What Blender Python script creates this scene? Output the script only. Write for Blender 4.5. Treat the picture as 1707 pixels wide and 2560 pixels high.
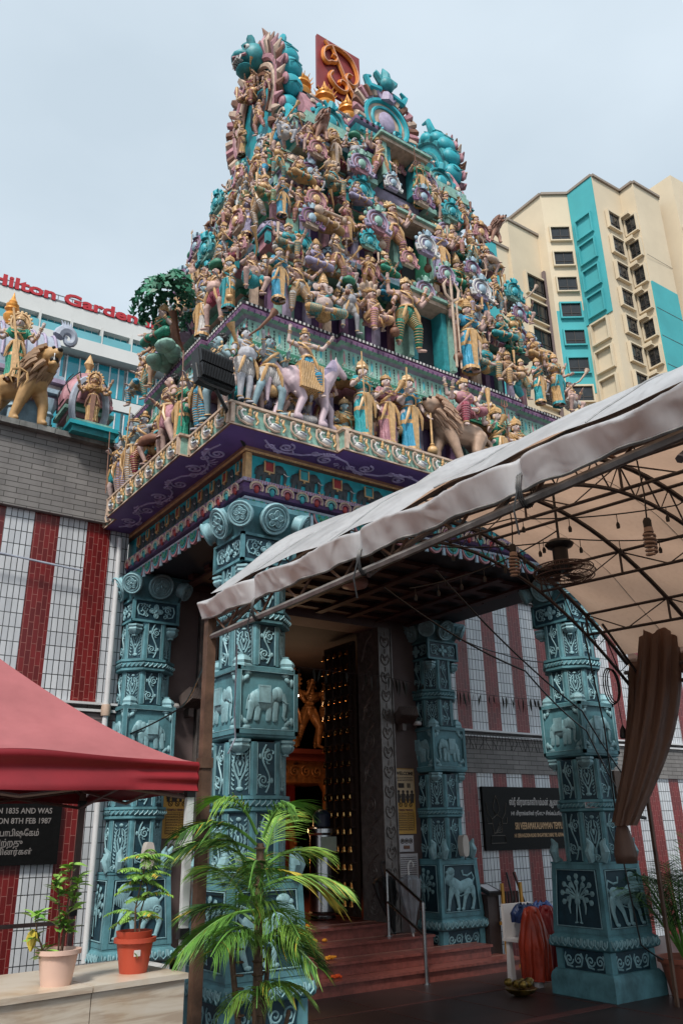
import bpy, math, random
from mathutils import Vector, Matrix
R = math.radians; PI = math.pi; sin = math.sin; cos = math.cos
rnd = random.Random(7)
for o in list(bpy.data.objects): bpy.data.objects.remove(o)
SC = bpy.context.scene; COL = SC.collection

# ---------------------------------------------------------------- camera
cd = bpy.data.cameras.new('camera'); cam = bpy.data.objects.new('camera', cd); COL.objects.link(cam)
cd.sensor_fit = 'VERTICAL'; cd.sensor_height = 36; cd.lens = 28.908; cd.clip_end = 600; cd.clip_start = .05
r_ = Vector((.8226571, -.56827464, -.01729839)); u_ = Vector((-.19355998, -.30855427, .93130489)); f_ = Vector((.53457445, .7627963, .36382959))
m = Matrix((r_, u_, -f_)).transposed().to_4x4(); m.translation = (0, 0, 1.6); cam.matrix_world = m
SC.camera = cam
# ---------------------------------------------------------------- world, sun, exposure
w = bpy.data.worlds.new('World'); SC.world = w; w.use_nodes = True; nt = w.node_tree; nt.nodes.clear()
def N(nt, t, **k):
    n = nt.nodes.new(t)
    for a, b in k.items():
        if a == 'ins':
            for i, v in b.items(): n.inputs[i].default_value = v
        else: setattr(n, a, b)
    return n
out = N(nt, 'ShaderNodeOutputWorld'); bg = N(nt, 'ShaderNodeBackground', ins={'Strength': .1})
sky = N(nt, 'ShaderNodeTexSky', sky_type='NISHITA', sun_disc=False, sun_elevation=R(52), sun_rotation=R(-125), air_density=1.2, dust_density=3.0)
tc = N(nt, 'ShaderNodeTexCoord'); mp = N(nt, 'ShaderNodeMapping', ins={'Scale': (1, 1, 2.2)})
no = N(nt, 'ShaderNodeTexNoise', ins={'Scale': 1.7, 'Detail': 5, 'Roughness': .5})
cr = N(nt, 'ShaderNodeValToRGB'); cr.color_ramp.elements[0].position = .35; cr.color_ramp.elements[1].position = .68
cr.color_ramp.elements[0].color = (4.2, 4.95, 5.55, 1); cr.color_ramp.elements[1].color = (5.2, 5.95, 6.55, 1)
mx = N(nt, 'ShaderNodeMix', data_type='RGBA', ins={0: .9})
L = nt.links.new
L(tc.outputs['Generated'], mp.inputs[0]); L(mp.outputs[0], no.inputs[0]); L(no.outputs[0], cr.inputs[0])
L(sky.outputs[0], mx.inputs[6]); L(cr.outputs[0], mx.inputs[7]); L(mx.outputs[2], bg.inputs[0]); L(bg.outputs[0], out.inputs[0])
sl = bpy.data.lights.new('sun', 'SUN'); sl.energy = 2.6; sl.angle = R(11); sl.color = (1, .96, .9)
so = bpy.data.objects.new('sun', sl); COL.objects.link(so)
so.rotation_euler = Vector((.62, .50, -.95)).to_track_quat('-Z', 'Y').to_euler()
SC.view_settings.view_transform = 'Standard'; SC.view_settings.look = 'None'; SC.view_settings.exposure = 0.6; SC.view_settings.gamma = 1
SC.cycles.max_bounces = 6; SC.cycles.diffuse_bounces = 3; SC.cycles.transmission_bounces = 4; SC.cycles.caustics_reflective = False; SC.cycles.caustics_refractive = False

# ---------------------------------------------------------------- materials
MC = {}
def M(name, rgb=None, rough=.6, var=.16, scale=7., bump=0., metal=0., grime=.0, gcol=(.06, .045, .035), fold=0., emit=0., spec=.4, rv=0.):
    if name in MC: return MC[name]
    m = bpy.data.materials.new(name); m.use_nodes = True; nt = m.node_tree; L = nt.links.new
    b = nt.nodes['Principled BSDF']; b.inputs['Roughness'].default_value = rough; b.inputs['Metallic'].default_value = metal
    b.inputs['Specular IOR Level'].default_value = spec
    tc = N(nt, 'ShaderNodeTexCoord'); no = N(nt, 'ShaderNodeTexNoise', ins={'Scale': scale, 'Detail': 6, 'Roughness': .62})
    L(tc.outputs['Object'], no.inputs[0])
    mx = N(nt, 'ShaderNodeMix', data_type='RGBA'); mx.inputs[6].default_value = tuple(c * (1 - var) for c in rgb) + (1,)
    mx.inputs[7].default_value = tuple(min(1, c * (1 + var)) for c in rgb) + (1,)
    mr = N(nt, 'ShaderNodeMapRange', ins={1: .32, 2: .68}); L(no.outputs[0], mr.inputs[0]); L(mr.outputs[0], mx.inputs[0]); c = mx.outputs[2]
    if rv:
        oi = N(nt, 'ShaderNodeObjectInfo'); hs = N(nt, 'ShaderNodeHueSaturation'); m2 = N(nt, 'ShaderNodeMapRange', ins={3: 1 - rv, 4: 1 + rv})
        L(oi.outputs['Random'], m2.inputs[0]); L(m2.outputs[0], hs.inputs['Value']); L(c, hs.inputs['Color']); c = hs.outputs[0]
    if grime:
        g = N(nt, 'ShaderNodeTexNoise', ins={'Scale': scale * .6, 'Detail': 8, 'Roughness': .7}); mp = N(nt, 'ShaderNodeMapping', ins={'Scale': (1, 1, .35), 'Location': (3, 1, 7)})
        L(tc.outputs['Object'], mp.inputs[0]); L(mp.outputs[0], g.inputs[0]); r = N(nt, 'ShaderNodeMapRange', ins={1: .5, 2: .72, 3: 0, 4: grime}); L(g.outputs[0], r.inputs[0])
        m3 = N(nt, 'ShaderNodeMix', data_type='RGBA'); m3.inputs[7].default_value = tuple(gcol) + (1,); L(r.outputs[0], m3.inputs[0]); L(c, m3.inputs[6]); c = m3.outputs[2]
    L(c, b.inputs['Base Color'])
    h = None
    if fold:
        wv = N(nt, 'ShaderNodeTexWave', ins={'Scale': fold, 'Distortion': 3.5, 'Detail': 2}); wv.bands_direction = 'X'; L(tc.outputs['Object'], wv.inputs[0]); h = wv.outputs['Fac']; bd = .012
    elif bump: h = no.outputs[0]; bd = bump
    if h:
        bp = N(nt, 'ShaderNodeBump', ins={'Strength': .7, 'Distance': bd}); L(h, bp.inputs['Height']); L(bp.outputs[0], b.inputs['Normal'])
    if emit: b.inputs['Emission Color'].default_value = tuple(rgb) + (1,); b.inputs['Emission Strength'].default_value = emit
    MC[name] = m; return m
def brick(name, c1, c2, mortar, bw, rh, ms, vert=False, off=.5, rough=.25, spec=.5, bump=.004, grime=0.):
    m = bpy.data.materials.new(name); m.use_nodes = True; nt = m.node_tree; L = nt.links.new; b = nt.nodes['Principled BSDF']
    b.inputs['Roughness'].default_value = rough; b.inputs['Specular IOR Level'].default_value = spec
    tc = N(nt, 'ShaderNodeTexCoord'); sx = N(nt, 'ShaderNodeSeparateXYZ'); L(tc.outputs['Object'], sx.inputs[0]); cb = N(nt, 'ShaderNodeCombineXYZ')
    ad = N(nt, 'ShaderNodeMath', operation='ADD'); L(sx.outputs[0], ad.inputs[0]); L(sx.outputs[1], ad.inputs[1])
    a, z = ad.outputs[0], sx.outputs[2]
    if vert: a, z = z, a
    L(a, cb.inputs[0]); L(z, cb.inputs[1])
    br = N(nt, 'ShaderNodeTexBrick', offset=off, squash=1.0, ins={'Scale': 1, 'Mortar Size': ms, 'Mortar Smooth': .1, 'Brick Width': bw, 'Row Height': rh, 'Bias': 0})
    for i, c in ((1, c1), (2, c2), (3, mortar)): br.inputs[i].default_value = tuple(c) + (1,)
    L(cb.outputs[0], br.inputs[0]); c = br.outputs[0]
    no = N(nt, 'ShaderNodeTexNoise', ins={'Scale': 2.3, 'Detail': 7, 'Roughness': .7}); L(tc.outputs['Object'], no.inputs[0])
    mp = N(nt, 'ShaderNodeMapping', ins={'Scale': (2.2, 2.2, .5)}); L(tc.outputs['Object'], mp.inputs[0]); L(mp.outputs[0], no.inputs[0]); r = N(nt, 'ShaderNodeMapRange', ins={1: .42, 2: .78, 3: 0, 4: .5 + grime}); L(no.outputs[0], r.inputs[0])
    mx = N(nt, 'ShaderNodeMix', data_type='RGBA'); mx.inputs[7].default_value = tuple(x * .45 for x in c1) + (1,); L(r.outputs[0], mx.inputs[0]); L(c, mx.inputs[6]); L(mx.outputs[2], b.inputs['Base Color'])
    bp = N(nt, 'ShaderNodeBump', ins={'Strength': .8, 'Distance': bump}); bp.invert = True; L(br.outputs['Fac'], bp.inputs['Height']); L(bp.outputs[0], b.inputs['Normal'])
    return m
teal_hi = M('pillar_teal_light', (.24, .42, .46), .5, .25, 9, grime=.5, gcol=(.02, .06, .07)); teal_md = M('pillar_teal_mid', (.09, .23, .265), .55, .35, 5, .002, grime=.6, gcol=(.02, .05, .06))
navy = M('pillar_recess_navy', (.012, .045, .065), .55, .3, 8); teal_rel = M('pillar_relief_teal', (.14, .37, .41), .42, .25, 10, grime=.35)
P = {
 'pink': M('paint_pink', (.42, .20, .23), .55, .25, 14, .004, grime=.5), 'mauve': M('paint_mauve', (.20, .10, .19), .5, .25, 14, .004, grime=.5),
 'purple': M('paint_purple', (.085, .04, .12), .5, .25, 12, .003, grime=.4), 'mint': M('paint_mint', (.24, .42, .35), .55, .25, 14, .004, grime=.5),
 'green': M('paint_green', (.035, .19, .115), .5, .25, 14, .004, grime=.45), 'teal': M('paint_teal', (.03, .26, .29), .5, .25, 12, .004, grime=.45),
 'aqua': M('paint_aqua', (.02, .34, .40), .5, .2, 10, .003, grime=.25), 'sky': M('paint_pale_blue', (.30, .42, .50), .55, .22, 14, .004, grime=.5),
 'cream': M('paint_cream', (.52, .38, .29), .55, .22, 14, .004, grime=.55), 'gold': M('paint_gold', (.55, .33, .14), .42, .28, 18, .004, grime=.4, spec=.6),
 'white': M('paint_white', (.60, .58, .56), .55, .2, 14, .003, grime=.55), 'lilac': M('paint_lilac', (.36, .30, .42), .55, .22, 14, .004, grime=.5),
 'red': M('paint_red', (.30, .03, .03), .5, .25, 12, grime=.3), 'brown': M('paint_brown', (.20, .09, .055), .55, .25, 12, grime=.4),
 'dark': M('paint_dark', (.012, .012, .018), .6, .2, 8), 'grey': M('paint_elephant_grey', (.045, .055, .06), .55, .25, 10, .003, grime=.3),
 'silver': M('paint_silver', (.38, .42, .5), .4, .2, 9, grime=.3),
}
black = M('black_metal', (.012, .012, .013), .45, .2, 9); steel = M('steel', (.45, .45, .45), .22, .1, 5, metal=1.0); rust = M('rusty_steel', (.10, .055, .035), .6, .5, 6, .002, grime=.5)
dsteel = M('dark_tube_steel', (.05, .04, .04), .5, .4, 8)
white_paint = M('white_paint', (.62, .62, .62), .4, .08, 4, grime=.25)

# ---------------------------------------------------------------- mesh builder
def frame(o, rz=0., tilt=0., s=1.): return Matrix.Translation(o) @ Matrix.Rotation(rz, 4, 'Z') @ Matrix.Rotation(tilt, 4, 'X') @ Matrix.Scale(s, 4)
class MB:
    def __init__(s): s.v = []; s.f = []; s.m = []; s.M = Matrix(); s.mi = 0
    def add(s, vs, fs):
        n = len(s.v); Mx = s.M
        s.v += [(Mx @ Vector(v))[:] for v in vs]; s.f += [tuple(i + n for i in f) for f in fs]; s.m += [s.mi] * len(fs)
    def box(s, x0, x1, y0, y1, z0, z1):
        s.add([(x0, y0, z0), (x1, y0, z0), (x1, y1, z0), (x0, y1, z0), (x0, y0, z1), (x1, y0, z1), (x1, y1, z1), (x0, y1, z1)],
              [(3, 2, 1, 0), (4, 5, 6, 7), (0, 1, 5, 4), (1, 2, 6, 5), (2, 3, 7, 6), (3, 0, 4, 7)])
    def fr(s, x0, x1, y0, y1, z0, z1, a=.8):  # frustum: top scaled
        cx, cy = (x0 + x1) / 2, (y0 + y1) / 2
        t = lambda x, y: (cx + (x - cx) * a, cy + (y - cy) * a, z1)
        s.add([(x0, y0, z0), (x1, y0, z0), (x1, y1, z0), (x0, y1, z0), t(x0, y0), t(x1, y0), t(x1, y1), t(x0, y1)],
              [(3, 2, 1, 0), (4, 5, 6, 7), (0, 1, 5, 4), (1, 2, 6, 5), (2, 3, 7, 6), (3, 0, 4, 7)])
    def tube(s, pts, r, n=6, caps=True, closed=False, flat=1.):
        pts = [Vector(p) for p in pts]; k = len(pts)
        if k < 2: return
        rs = r if isinstance(r, (list, tuple)) else [r] * k
        vs = []; up = None
        for i, p in enumerate(pts):
            a = pts[(i - 1) % k] if (closed or i) else p; b = pts[(i + 1) % k] if (closed or i < k - 1) else p
            d = (b - a); d = d.normalized() if d.length > 1e-9 else Vector((0, 0, 1))
            if up is None: up = Vector((0, -1, 0)) if abs(d.y) < .9 else Vector((0, 0, 1))
            x = d.cross(up); x = x.normalized() if x.length > 1e-6 else d.orthogonal().normalized(); y = x.cross(d).normalized(); up = y
            for j in range(n):
                t = 2 * PI * j / n; vs.append(p + x * cos(t) * rs[i] + y * sin(t) * rs[i] * flat)
        fs = []
        for i in range(k if closed else k - 1):
            for j in range(n):
                a, b = i * n + j, i * n + (j + 1) % n; c, e = ((i + 1) % k) * n + (j + 1) % n, ((i + 1) % k) * n + j
                fs.append((a, b, c, e))
        if caps and not closed: fs += [tuple(range(n - 1, -1, -1)), tuple((k - 1) * n + j for j in range(n))]
        s.add(vs, fs)
    def cap(s, p, q, r0, r1=None, n=10):
        r1 = r0 if r1 is None else r1; p = Vector(p); q = Vector(q); d = (q - p); l = d.length
        d = d.normalized() if l > 1e-6 else Vector((0, 0, 1)); k = 4; pts = []; rs = []
        for i in range(k + 1): a = PI / 2 * i / k; pts.append(p - d * r0 * cos(a)); rs.append(max(r0 * sin(a), r0 * .02))
        for i in range(k + 1): a = PI / 2 * i / k; pts.append(q + d * r1 * sin(a)); rs.append(max(r1 * cos(a), r1 * .02))
        s.tube(pts, rs, n)
    def ell(s, c, r, nu=10, nv=7):
        if not isinstance(r, (tuple, list)): r = (r, r, r)
        vs = [(c[0], c[1], c[2] - r[2])]
        for j in range(1, nv):
            a = -PI / 2 + PI * j / nv
            for i in range(nu): t = 2 * PI * i / nu; vs.append((c[0] + r[0] * cos(a) * cos(t), c[1] + r[1] * cos(a) * sin(t), c[2] + r[2] * sin(a)))
        vs.append((c[0], c[1], c[2] + r[2])); fs = [(0, 1 + (i + 1) % nu, 1 + i) for i in range(nu)]; e = len(vs) - 1
        for j in range(nv - 2):
            for i in range(nu): a = 1 + j * nu + i; b = 1 + j * nu + (i + 1) % nu; fs.append((a, b, b + nu, a + nu))
        fs += [(e, 1 + (nv - 2) * nu + i, 1 + (nv - 2) * nu + (i + 1) % nu) for i in range(nu)]
        s.add(vs, fs)
    def lathe(s, prof, c=(0, 0, 0), n=16, amp=0., k=8, ph=0.):
        vs = []
        for (r, z) in prof:
            for i in range(n): t = 2 * PI * i / n + ph; rr = r * (1 + amp * cos(k * t)); vs.append((c[0] + rr * cos(t), c[1] + rr * sin(t), c[2] + z))
        fs = [(j * n + i, j * n + (i + 1) % n, (j + 1) * n + (i + 1) % n, (j + 1) * n + i) for j in range(len(prof) - 1) for i in range(n)]
        fs += [tuple(range(n - 1, -1, -1)), tuple((len(prof) - 1) * n + i for i in range(n))]
        s.add(vs, fs)
    def prism(s, pts, y0, y1):   # outline in x,z extruded along y (counter-clockwise seen from -y)
        n = len(pts); s.add([(x, y0, z) for x, z in pts] + [(x, y1, z) for x, z in pts], [tuple(range(n)), tuple(range(2 * n - 1, n - 1, -1))] + [(i, i + n, (i + 1) % n + n, (i + 1) % n) for i in range(n)])
    def grid(s, fn, nu, nv, th=0.):
        vs = [fn(i / nu, j / nv) for j in range(nv + 1) for i in range(nu + 1)]
        s.add(vs, [(j * (nu + 1) + i, j * (nu + 1) + i + 1, (j + 1) * (nu + 1) + i + 1, (j + 1) * (nu + 1) + i) for j in range(nv) for i in range(nu)])
    def sweep(s, poly, prof, mis=None, cap=True):   # axis-aligned plan polygon (ccw), prof [(offset, z)]
        n = len(poly); vs = []
        for (o, z) in prof:
            for i in range(n):
                a, b, c = poly[i - 1], poly[i], poly[(i + 1) % n]; ox = oy = 0
                for p, q in ((a, b), (b, c)):
                    dx, dy = q[0] - p[0], q[1] - p[1]; l = math.hypot(dx, dy); nx, ny = dy / l, -dx / l
                    if abs(nx) > .5: ox = nx
                    else: oy = ny
                vs.append((b[0] + ox * o, b[1] + oy * o, z))
        k = len(s.v); s.v += [(s.M @ Vector(v))[:] for v in vs]
        for j in range(len(prof) - 1):
            for i in range(n): s.f.append((k + j * n + i, k + j * n + (i + 1) % n, k + (j + 1) * n + (i + 1) % n, k + (j + 1) * n + i)); s.m.append(mis[j] if mis else s.mi)
        if cap:
            s.f.append(tuple(k + (len(prof) - 1) * n + i for i in range(n))); s.m.append(mis[-1] if mis else s.mi)
            s.f.append(tuple(k + n - 1 - i for i in range(n))); s.m.append(mis[0] if mis else s.mi)
    def mesh(s, name, ang=38):
        me = bpy.data.meshes.new(name); me.from_pydata(s.v, [], s.f); me.polygons.foreach_set('material_index', s.m)
        me.polygons.foreach_set('use_smooth', [True] * len(s.f)); me.update()
        if ang < 180: me.set_sharp_from_angle(angle=R(ang))
        return me
    def build(s, name, mats, parent=None, ang=38, kind=None, loc=None):
        if not isinstance(mats, (list, tuple)): mats = [mats]
        me = s.mesh(name, ang)
        for m in mats: me.materials.append(m)
        return O(name, me, parent, kind, loc)
def O(name, me, parent=None, kind=None, loc=None, rz=0., s=1.):
    o = bpy.data.objects.new(name, me); COL.objects.link(o)
    if parent: o.parent = parent
    if loc: o.location = loc
    o.rotation_euler = (0, 0, rz)
    if s != 1: o.scale = (s, s, s)
    if kind: o['kind'] = kind
    return o
def tag(o, label, cat, group=None, kind=None):
    o['label'] = label; o['category'] = cat
    if group: o['group'] = group
    if kind: o['kind'] = kind
    return o
def T(name, label, cat, loc=(0, 0, 0), rz=0., group=None):
    return tag(O(name, None, None, None, loc, rz), label, cat, group)
def dup(root, loc, rz=0., label=None, s=None, parent=None, keep=True):
    r = root.copy(); COL.objects.link(r); r.location = loc; r.rotation_euler = (0, 0, rz)
    if s: r.scale = (s, s, s)
    if label: r['label'] = label
    if parent: r.parent = parent
    for ch in [c for c in root.children]:
        c = ch.copy(); COL.objects.link(c); c.parent = r
        for g in [g for g in ch.children]: d = g.copy(); COL.objects.link(d); d.parent = c
    return r
def ev(o):
    dg = bpy.context.evaluated_depsgraph_get(); dg.update(); me = bpy.data.meshes.new_from_object(o.evaluated_get(dg)); return me
def blob(mb, name, vox, sm=2):
    me = mb.mesh('tmp', 180); o = bpy.data.objects.new('tmp', me); COL.objects.link(o)
    md = o.modifiers.new('r', 'REMESH'); md.mode = 'VOXEL'; md.voxel_size = vox; md.use_smooth_shade = True
    if sm: s2 = o.modifiers.new('s', 'SMOOTH'); s2.iterations = sm; s2.factor = .5
    bpy.context.view_layer.update(); r = ev(o); bpy.data.objects.remove(o); r.name = name; return r
def text(body, size, name, mat, parent=None, M4=None, ext=.004, align='CENTER', off=0., wx=1.):
    c = bpy.data.curves.new('t', 'FONT'); c.body = body; c.size = size; c.extrude = ext; c.align_x = align; c.offset = off; c.resolution_u = 3
    o = bpy.data.objects.new('t', c); COL.objects.link(o); bpy.context.view_layer.update(); me = ev(o); bpy.data.objects.remove(o)
    me.materials.clear(); me.materials.append(mat); Mx = Matrix.Diagonal((wx, 1, 1, 1)); Mx = Matrix.Rotation(PI / 2, 4, 'X') @ Mx
    me.transform(Mx)
    if M4: me.transform(M4)
    me.name = name or 'lettering'
    return O(name, me, parent) if name else me
def spiral(cx, cz, r0, turns, a0, d=1, n=None, r1=.12):
    n = n or int(14 * turns); return [(cx + (r0 * (1 - t) + r0 * r1 * t) * cos(a0 + d * 2 * PI * turns * t), 0, cz + (r0 * (1 - t) + r0 * r1 * t) * sin(a0 + d * 2 * PI * turns * t)) for t in [i / n for i in range(n + 1)]]
def flower(mb, cx, cz, r, n=4, ph=0., y=0., t=.35):
    for i in range(n):
        a = ph + 2 * PI * i / n; s = mb.M; mb.M = s @ Matrix.Translation((cx + cos(a) * r * .55, y, cz + sin(a) * r * .55)) @ Matrix.Rotation(-a, 4, 'Y'); mb.ell((0, 0, 0), (r * .45, r * .16, r * t), 8, 5)
        mb.tube([(r * .42 * cos(q), -r * .12, r * t * .9 * sin(q)) for q in [2 * PI * k / 8 for k in range(8)]], r * .06, 4, closed=True); mb.M = s
    mb.ell((cx, y - r * .08, cz), r * .22, 8, 5)
def panel_vine(mb, w, h, sd=0, r=.007):   # local x in [-w/2,w/2], z in [0,h], raised on y<0
    rn = random.Random(sd); n = max(2, int(h / (w * .95))); st = h / n
    mb.tube([(sin(PI * k / 8 * n) * w * .2 * (1 if sd % 2 else -1), 0, h * k / (8 * n) * n) for k in range(9)] if False else [(sin(PI * t * n) * w * .22, 0, h * t) for t in [k / (8 * n) for k in range(8 * n + 1)]], r * 1.1, 5)
    for i in range(n):
        sg = 1 if i % 2 else -1; cz = st * (i + .5)
        mb.tube(spiral(sg * w * .16, cz, w * .27, 1.5, PI * .5 * sg, sg), [r * 1.3 * (1 - .5 * t / 22) for t in range(22)], 5)
        for k in range(5):
            a = PI * (.15 + .3 * k) * sg; x, z = sg * w * .16, cz
            mb.tube([(x + cos(a) * w * .27, 0, z + sin(a) * w * .27), (x + cos(a + .3) * w * .36, 0, z + sin(a + .3) * w * .36), (x + cos(a + .7) * w * .33, 0, z + sin(a + .7) * w * .36)], [r * 1.2, r, r * .3], 4)
        mb.ell((-sg * w * .34, 0, cz), (w * .09, r, w * .14), 6, 4)
def panel_lyre(mb, w, h, sd=0, r=.007):
    for sg in (1, -1):
        mb.tube([(sg * w * x, 0, h * z) for x, z in ((.02, .06), (.05, .25), (.26, .42), (.36, .6), (.26, .8), (.08, .86), (.1, .74), (.18, .7))], r * 1.2, 5)
        mb.tube([(sg * w * x, 0, h * z) for x, z in ((.03, .35), (.12, .5), (.2, .6), (.1, .7), (.03, .62))], r, 5)
        for k in range(int(h / .035)):
            z = h * .06 + k * .035
            if z > h * .94: break
            mb.tube([(sg * w * .30, 0, z), (sg * w * .40, 0, z + .012), (sg * w * .43, 0, z + .03)], [r, r * .9, r * .3], 4)
    mb.ell((0, 0, h * .60), (w * .08, r * 1.5, h * .07), 8, 5); mb.ell((0, 0, h * .08), (w * .2, r * 1.8, h * .05), 8, 5); mb.ell((0, 0, h * .93), (w * .14, r * 1.5, h * .04), 8, 5)
def panel_medal(mb, w, h, r=.008):  # centred at origin
    flower(mb, 0, 0, h * .42, 4, 0)
    for sg in (1, -1):
        mb.tube([(sg * w * x, 0, h * z) for x, z in ((.16, .2), (.28, .38), (.42, .34), (.45, .05), (.40, -.25), (.30, -.3), (.27, -.1), (.33, 0), (.36, -.1))], r, 5)
        mb.tube(spiral(sg * w * .28, h * .12, h * .2, 1.3, 0, sg), r * .9, 5); mb.tube(spiral(sg * w * .22, -h * .24, h * .15, 1.2, PI / 2, -sg), r * .9, 5)
        for k in range(4): mb.tube([(sg * w * (.15 + .06 * k), 0, h * .36), (sg * w * (.18 + .06 * k), 0, h * .22)], [r, r * .4], 4)
def eleph_relief(mb, w, h, sgn=1, mats=(0, 0, 0)):   # fits w x h centred, raised toward -y
    s0 = mb.M; mb.M = s0 @ Matrix.Diagonal((sgn * w, .5 * w, h, 1)); mb.mi = mats[0]
    mb.ell((-.08, 0, .06), (.31, .18, .29), 14, 9); mb.ell((-.27, 0, .03), (.16, .14, .24), 10, 7); mb.ell((.27, -.02, .2), (.14, .13, .2), 12, 8)
    for x, k, fx in ((-.36, .0, -.42), (-.2, -.02, -.24), (.06, 0, .04), (.2, .02, .2)): mb.cap((x, -.02, -.05), (x + (fx - x) * .5, -.03, -.25), .10, .07, 8); mb.cap((x + (fx - x) * .5, -.03, -.25), (fx, -.02, -.43), .07, .065, 8)
    mb.tube([(.36, -.06, .22), (.43, -.06, .05), (.43, -.06, -.15), (.40, -.06, -.33), (.44, -.06, -.43), (.49, -.06, -.38)], [.075, .06, .045, .035, .03, .02], 8)
    mb.tube([(-.42, -.02, .15), (-.47, -.02, 0), (-.48, -.02, -.2)], [.02, .015, .02], 5)
    mb.mi = mats[1]; mb.ell((.17, -.13, .2), (.085, .03, .15), 10, 6)
    mb.tube([(.36, -.12, .06), (.46, -.13, -.02), (.52, -.13, .0)], [.022, .018, .006], 5)
    mb.mi = mats[2]; mb.box(-.22, .03, -.2, -.1, .0, .38); mb.mi = mats[1]
    for a in ((-.24, .05, -.03, .0), (-.24, .05, .36, .40)): mb.box(a[0], a[1], -.21, -.1, a[2], a[3])
    for a in ((-.24, -.215), (.02, .05)): mb.box(a[0], a[1], -.212, -.1, .001, .359)
    mb.M = s0
def lion_relief(mb, w, h, sgn=1):
    s0 = mb.M; mb.M = s0 @ Matrix.Diagonal((sgn * w, .4 * w, h, 1))
    mb.cap((-.28, 0, .08), (.02, 0, .02), .13, .12); mb.cap((.02, 0, .02), (.2, 0, .1), .13, .14); mb.ell((.27, -.03, .37), (.12, .1, .085), 12, 8); mb.ell((.38, -.04, .34), (.06, .07, .045), 8, 6)
    for x, kx, fx in ((-.36, -.40, -.34), (-.22, -.10, -.04), (.14, .12, .10), (.27, .37, .41)):
        mb.cap((x, -.02, -.02), (kx, -.04, -.22), .095, .05); mb.cap((kx, -.04, -.22), (fx, -.03, -.40), .05, .04); mb.ell((fx + .03, -.05, -.43), (.06, .06, .035), 8, 5)
    mb.tube([(-.36, 0, .1), (-.46, 0, .2), (-.40, 0, .32), (-.25, 0, .26), (-.12, 0, .28), (-.10, 0, .38)], [.03, .025, .02, .02, .02, .03], 6)
    for k in range(7):
        x = .2 + .035 * k; mb.tube([(x - .02, -.06, .32), (x + .06, -.08, .2), (x + .06, -.07, .0 + .02 * k)], [.016, .018, .008], 5)
    for c in ((-.33, 0), (.25, -.02)): mb.tube([(p[0], -.13, p[2]) for p in spiral(c[0], c[1], .07, 1.5, 0)], .013, 5)
    mb.tube([(-.3, -.1, -.1), (-.1, -.12, -.12), (.05, -.12, -.16), (.15, -.1, -.12)], .012, 5); mb.M = s0
def peacock_relief(mb, w, h):
    s0 = mb.M; mb.M = s0 @ Matrix.Diagonal((w, .4 * w, h, 1))
    for ring, n, rr in ((0, 9, .40), (1, 7, .26)):
        for i in range(n):
            a = R(-25 + 230 * i / (n - 1)); x, z = cos(a) * rr, .08 + sin(a) * rr * .85
            mb.tube([(0, 0, 0), (x * .6, -.01, .08 + (z - .08) * .6), (x, -.02, z)], [.008, .014, .02], 5); mb.ell((x, -.03, z), (.055, .05, .05), 8, 5); mb.tube([(x + .05 * cos(q), -.06, z + .05 * sin(q)) for q in [PI * k / 3 for k in range(6)]], .008, 4, closed=True)
    mb.cap((0, -.06, -.05), (0, -.06, .12), .075, .04); mb.tube([(0, -.08, .1), (.03, -.09, .2), (0, -.1, .28)], [.035, .022, .02], 7); mb.ell((.01, -.1, .3), (.03, .03, .025), 8, 5)
    for sg in (1, -1): mb.tube([(sg * .05, -.08, .02), (sg * .17, -.1, .03), (sg * .22, -.1, -.15), (sg * .2, -.08, -.28)], [.03, .04, .03, .01], 6); mb.cap((sg * .03, -.06, -.12), (sg * .06, -.05, -.42), .02, .014, 6); mb.tube([(sg * .02, -.06, -.43), (sg * .1, -.07, -.44)], .014, 5)
    mb.M = s0

# ---------------------------------------------------------------- setting
WL = {}
def W(name, label, cat, loc, group=None):      # a thing whose parts are built in world coordinates
    t = T(name, label, cat, loc, 0, group); WL[t.name] = t; return t
def part(mb, name, mats, root, ang=38, kind=None): return mb.build(name, mats, root, ang, kind, loc=tuple(-Vector(root.location)))
def tile_ground():
    m = M('shade_dark_paving', (.036, .019, .017), .42, .35, 1.3, .004, grime=.5, gcol=(.015, .01, .01), spec=.5)  # tent shade is put into this dark brown-red base colour
    g = MB(); g.box(-90, 140, -40, 160, -.3, 0); g.build('ground', m, kind='structure')
    s = MB(); st = M('red_paving_strip', (.10, .035, .03), .5, .3, 5)
    s.box(4.6, 7.35, 6.02, 6.14, .0005, .004); s.box(3.9, 7.9, 7.35, 7.40, .0005, .004)
    for k in range(9): s.box(1.0 + k * .9, 1.012 + k * .9, 2.0, 8.1, .0005, .003)
    s.build('paving_strips', st, kind='structure')
tile_ground()
granite = M('red_granite', (.23, .07, .055), .32, .3, 16, .001, grime=.35, gcol=(.05, .02, .02), spec=.5)
edge = M('red_granite_edge', (.34, .17, .13), .3, .2, 9)
t = W('entrance_steps', 'red granite steps with pale nosings leading up to the temple doorway', 'steps', (5.69, 8.2, 0))
for i, (x0, x1, y0, z) in enumerate(((3.05, 8.33, 8.19, .14), (3.3, 8.06, 8.42, .28), (4.0, 7.38, 8.71, .42), (4.5, 6.9, 9.0, .56))):
    b = MB(); b.box(x0, x1, y0 + .02, 9.3, z - .14 if i else 0, z - .03); b.box(x0 - .01, x1 + .01, y0 - .01, 9.29, z - .03, z - .002); part(b, 'step', granite, t)
    b = MB(); b.box(x0, x1, y0 + .26, y0 + .27, z - .001, z + .006); part(b, 'joint_strip', edge, t)
wt = brick('white_wall_tiles', (.64, .66, .68), (.52, .54, .57), (.02, .02, .02), .0635, .155, .0045, off=0., rough=.18)
rt = brick('red_wall_bricks', (.19, .012, .012), (.11, .008, .008), (.33, .12, .10), .155, .056, .003, vert=True, off=.5, rough=.35)
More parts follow.
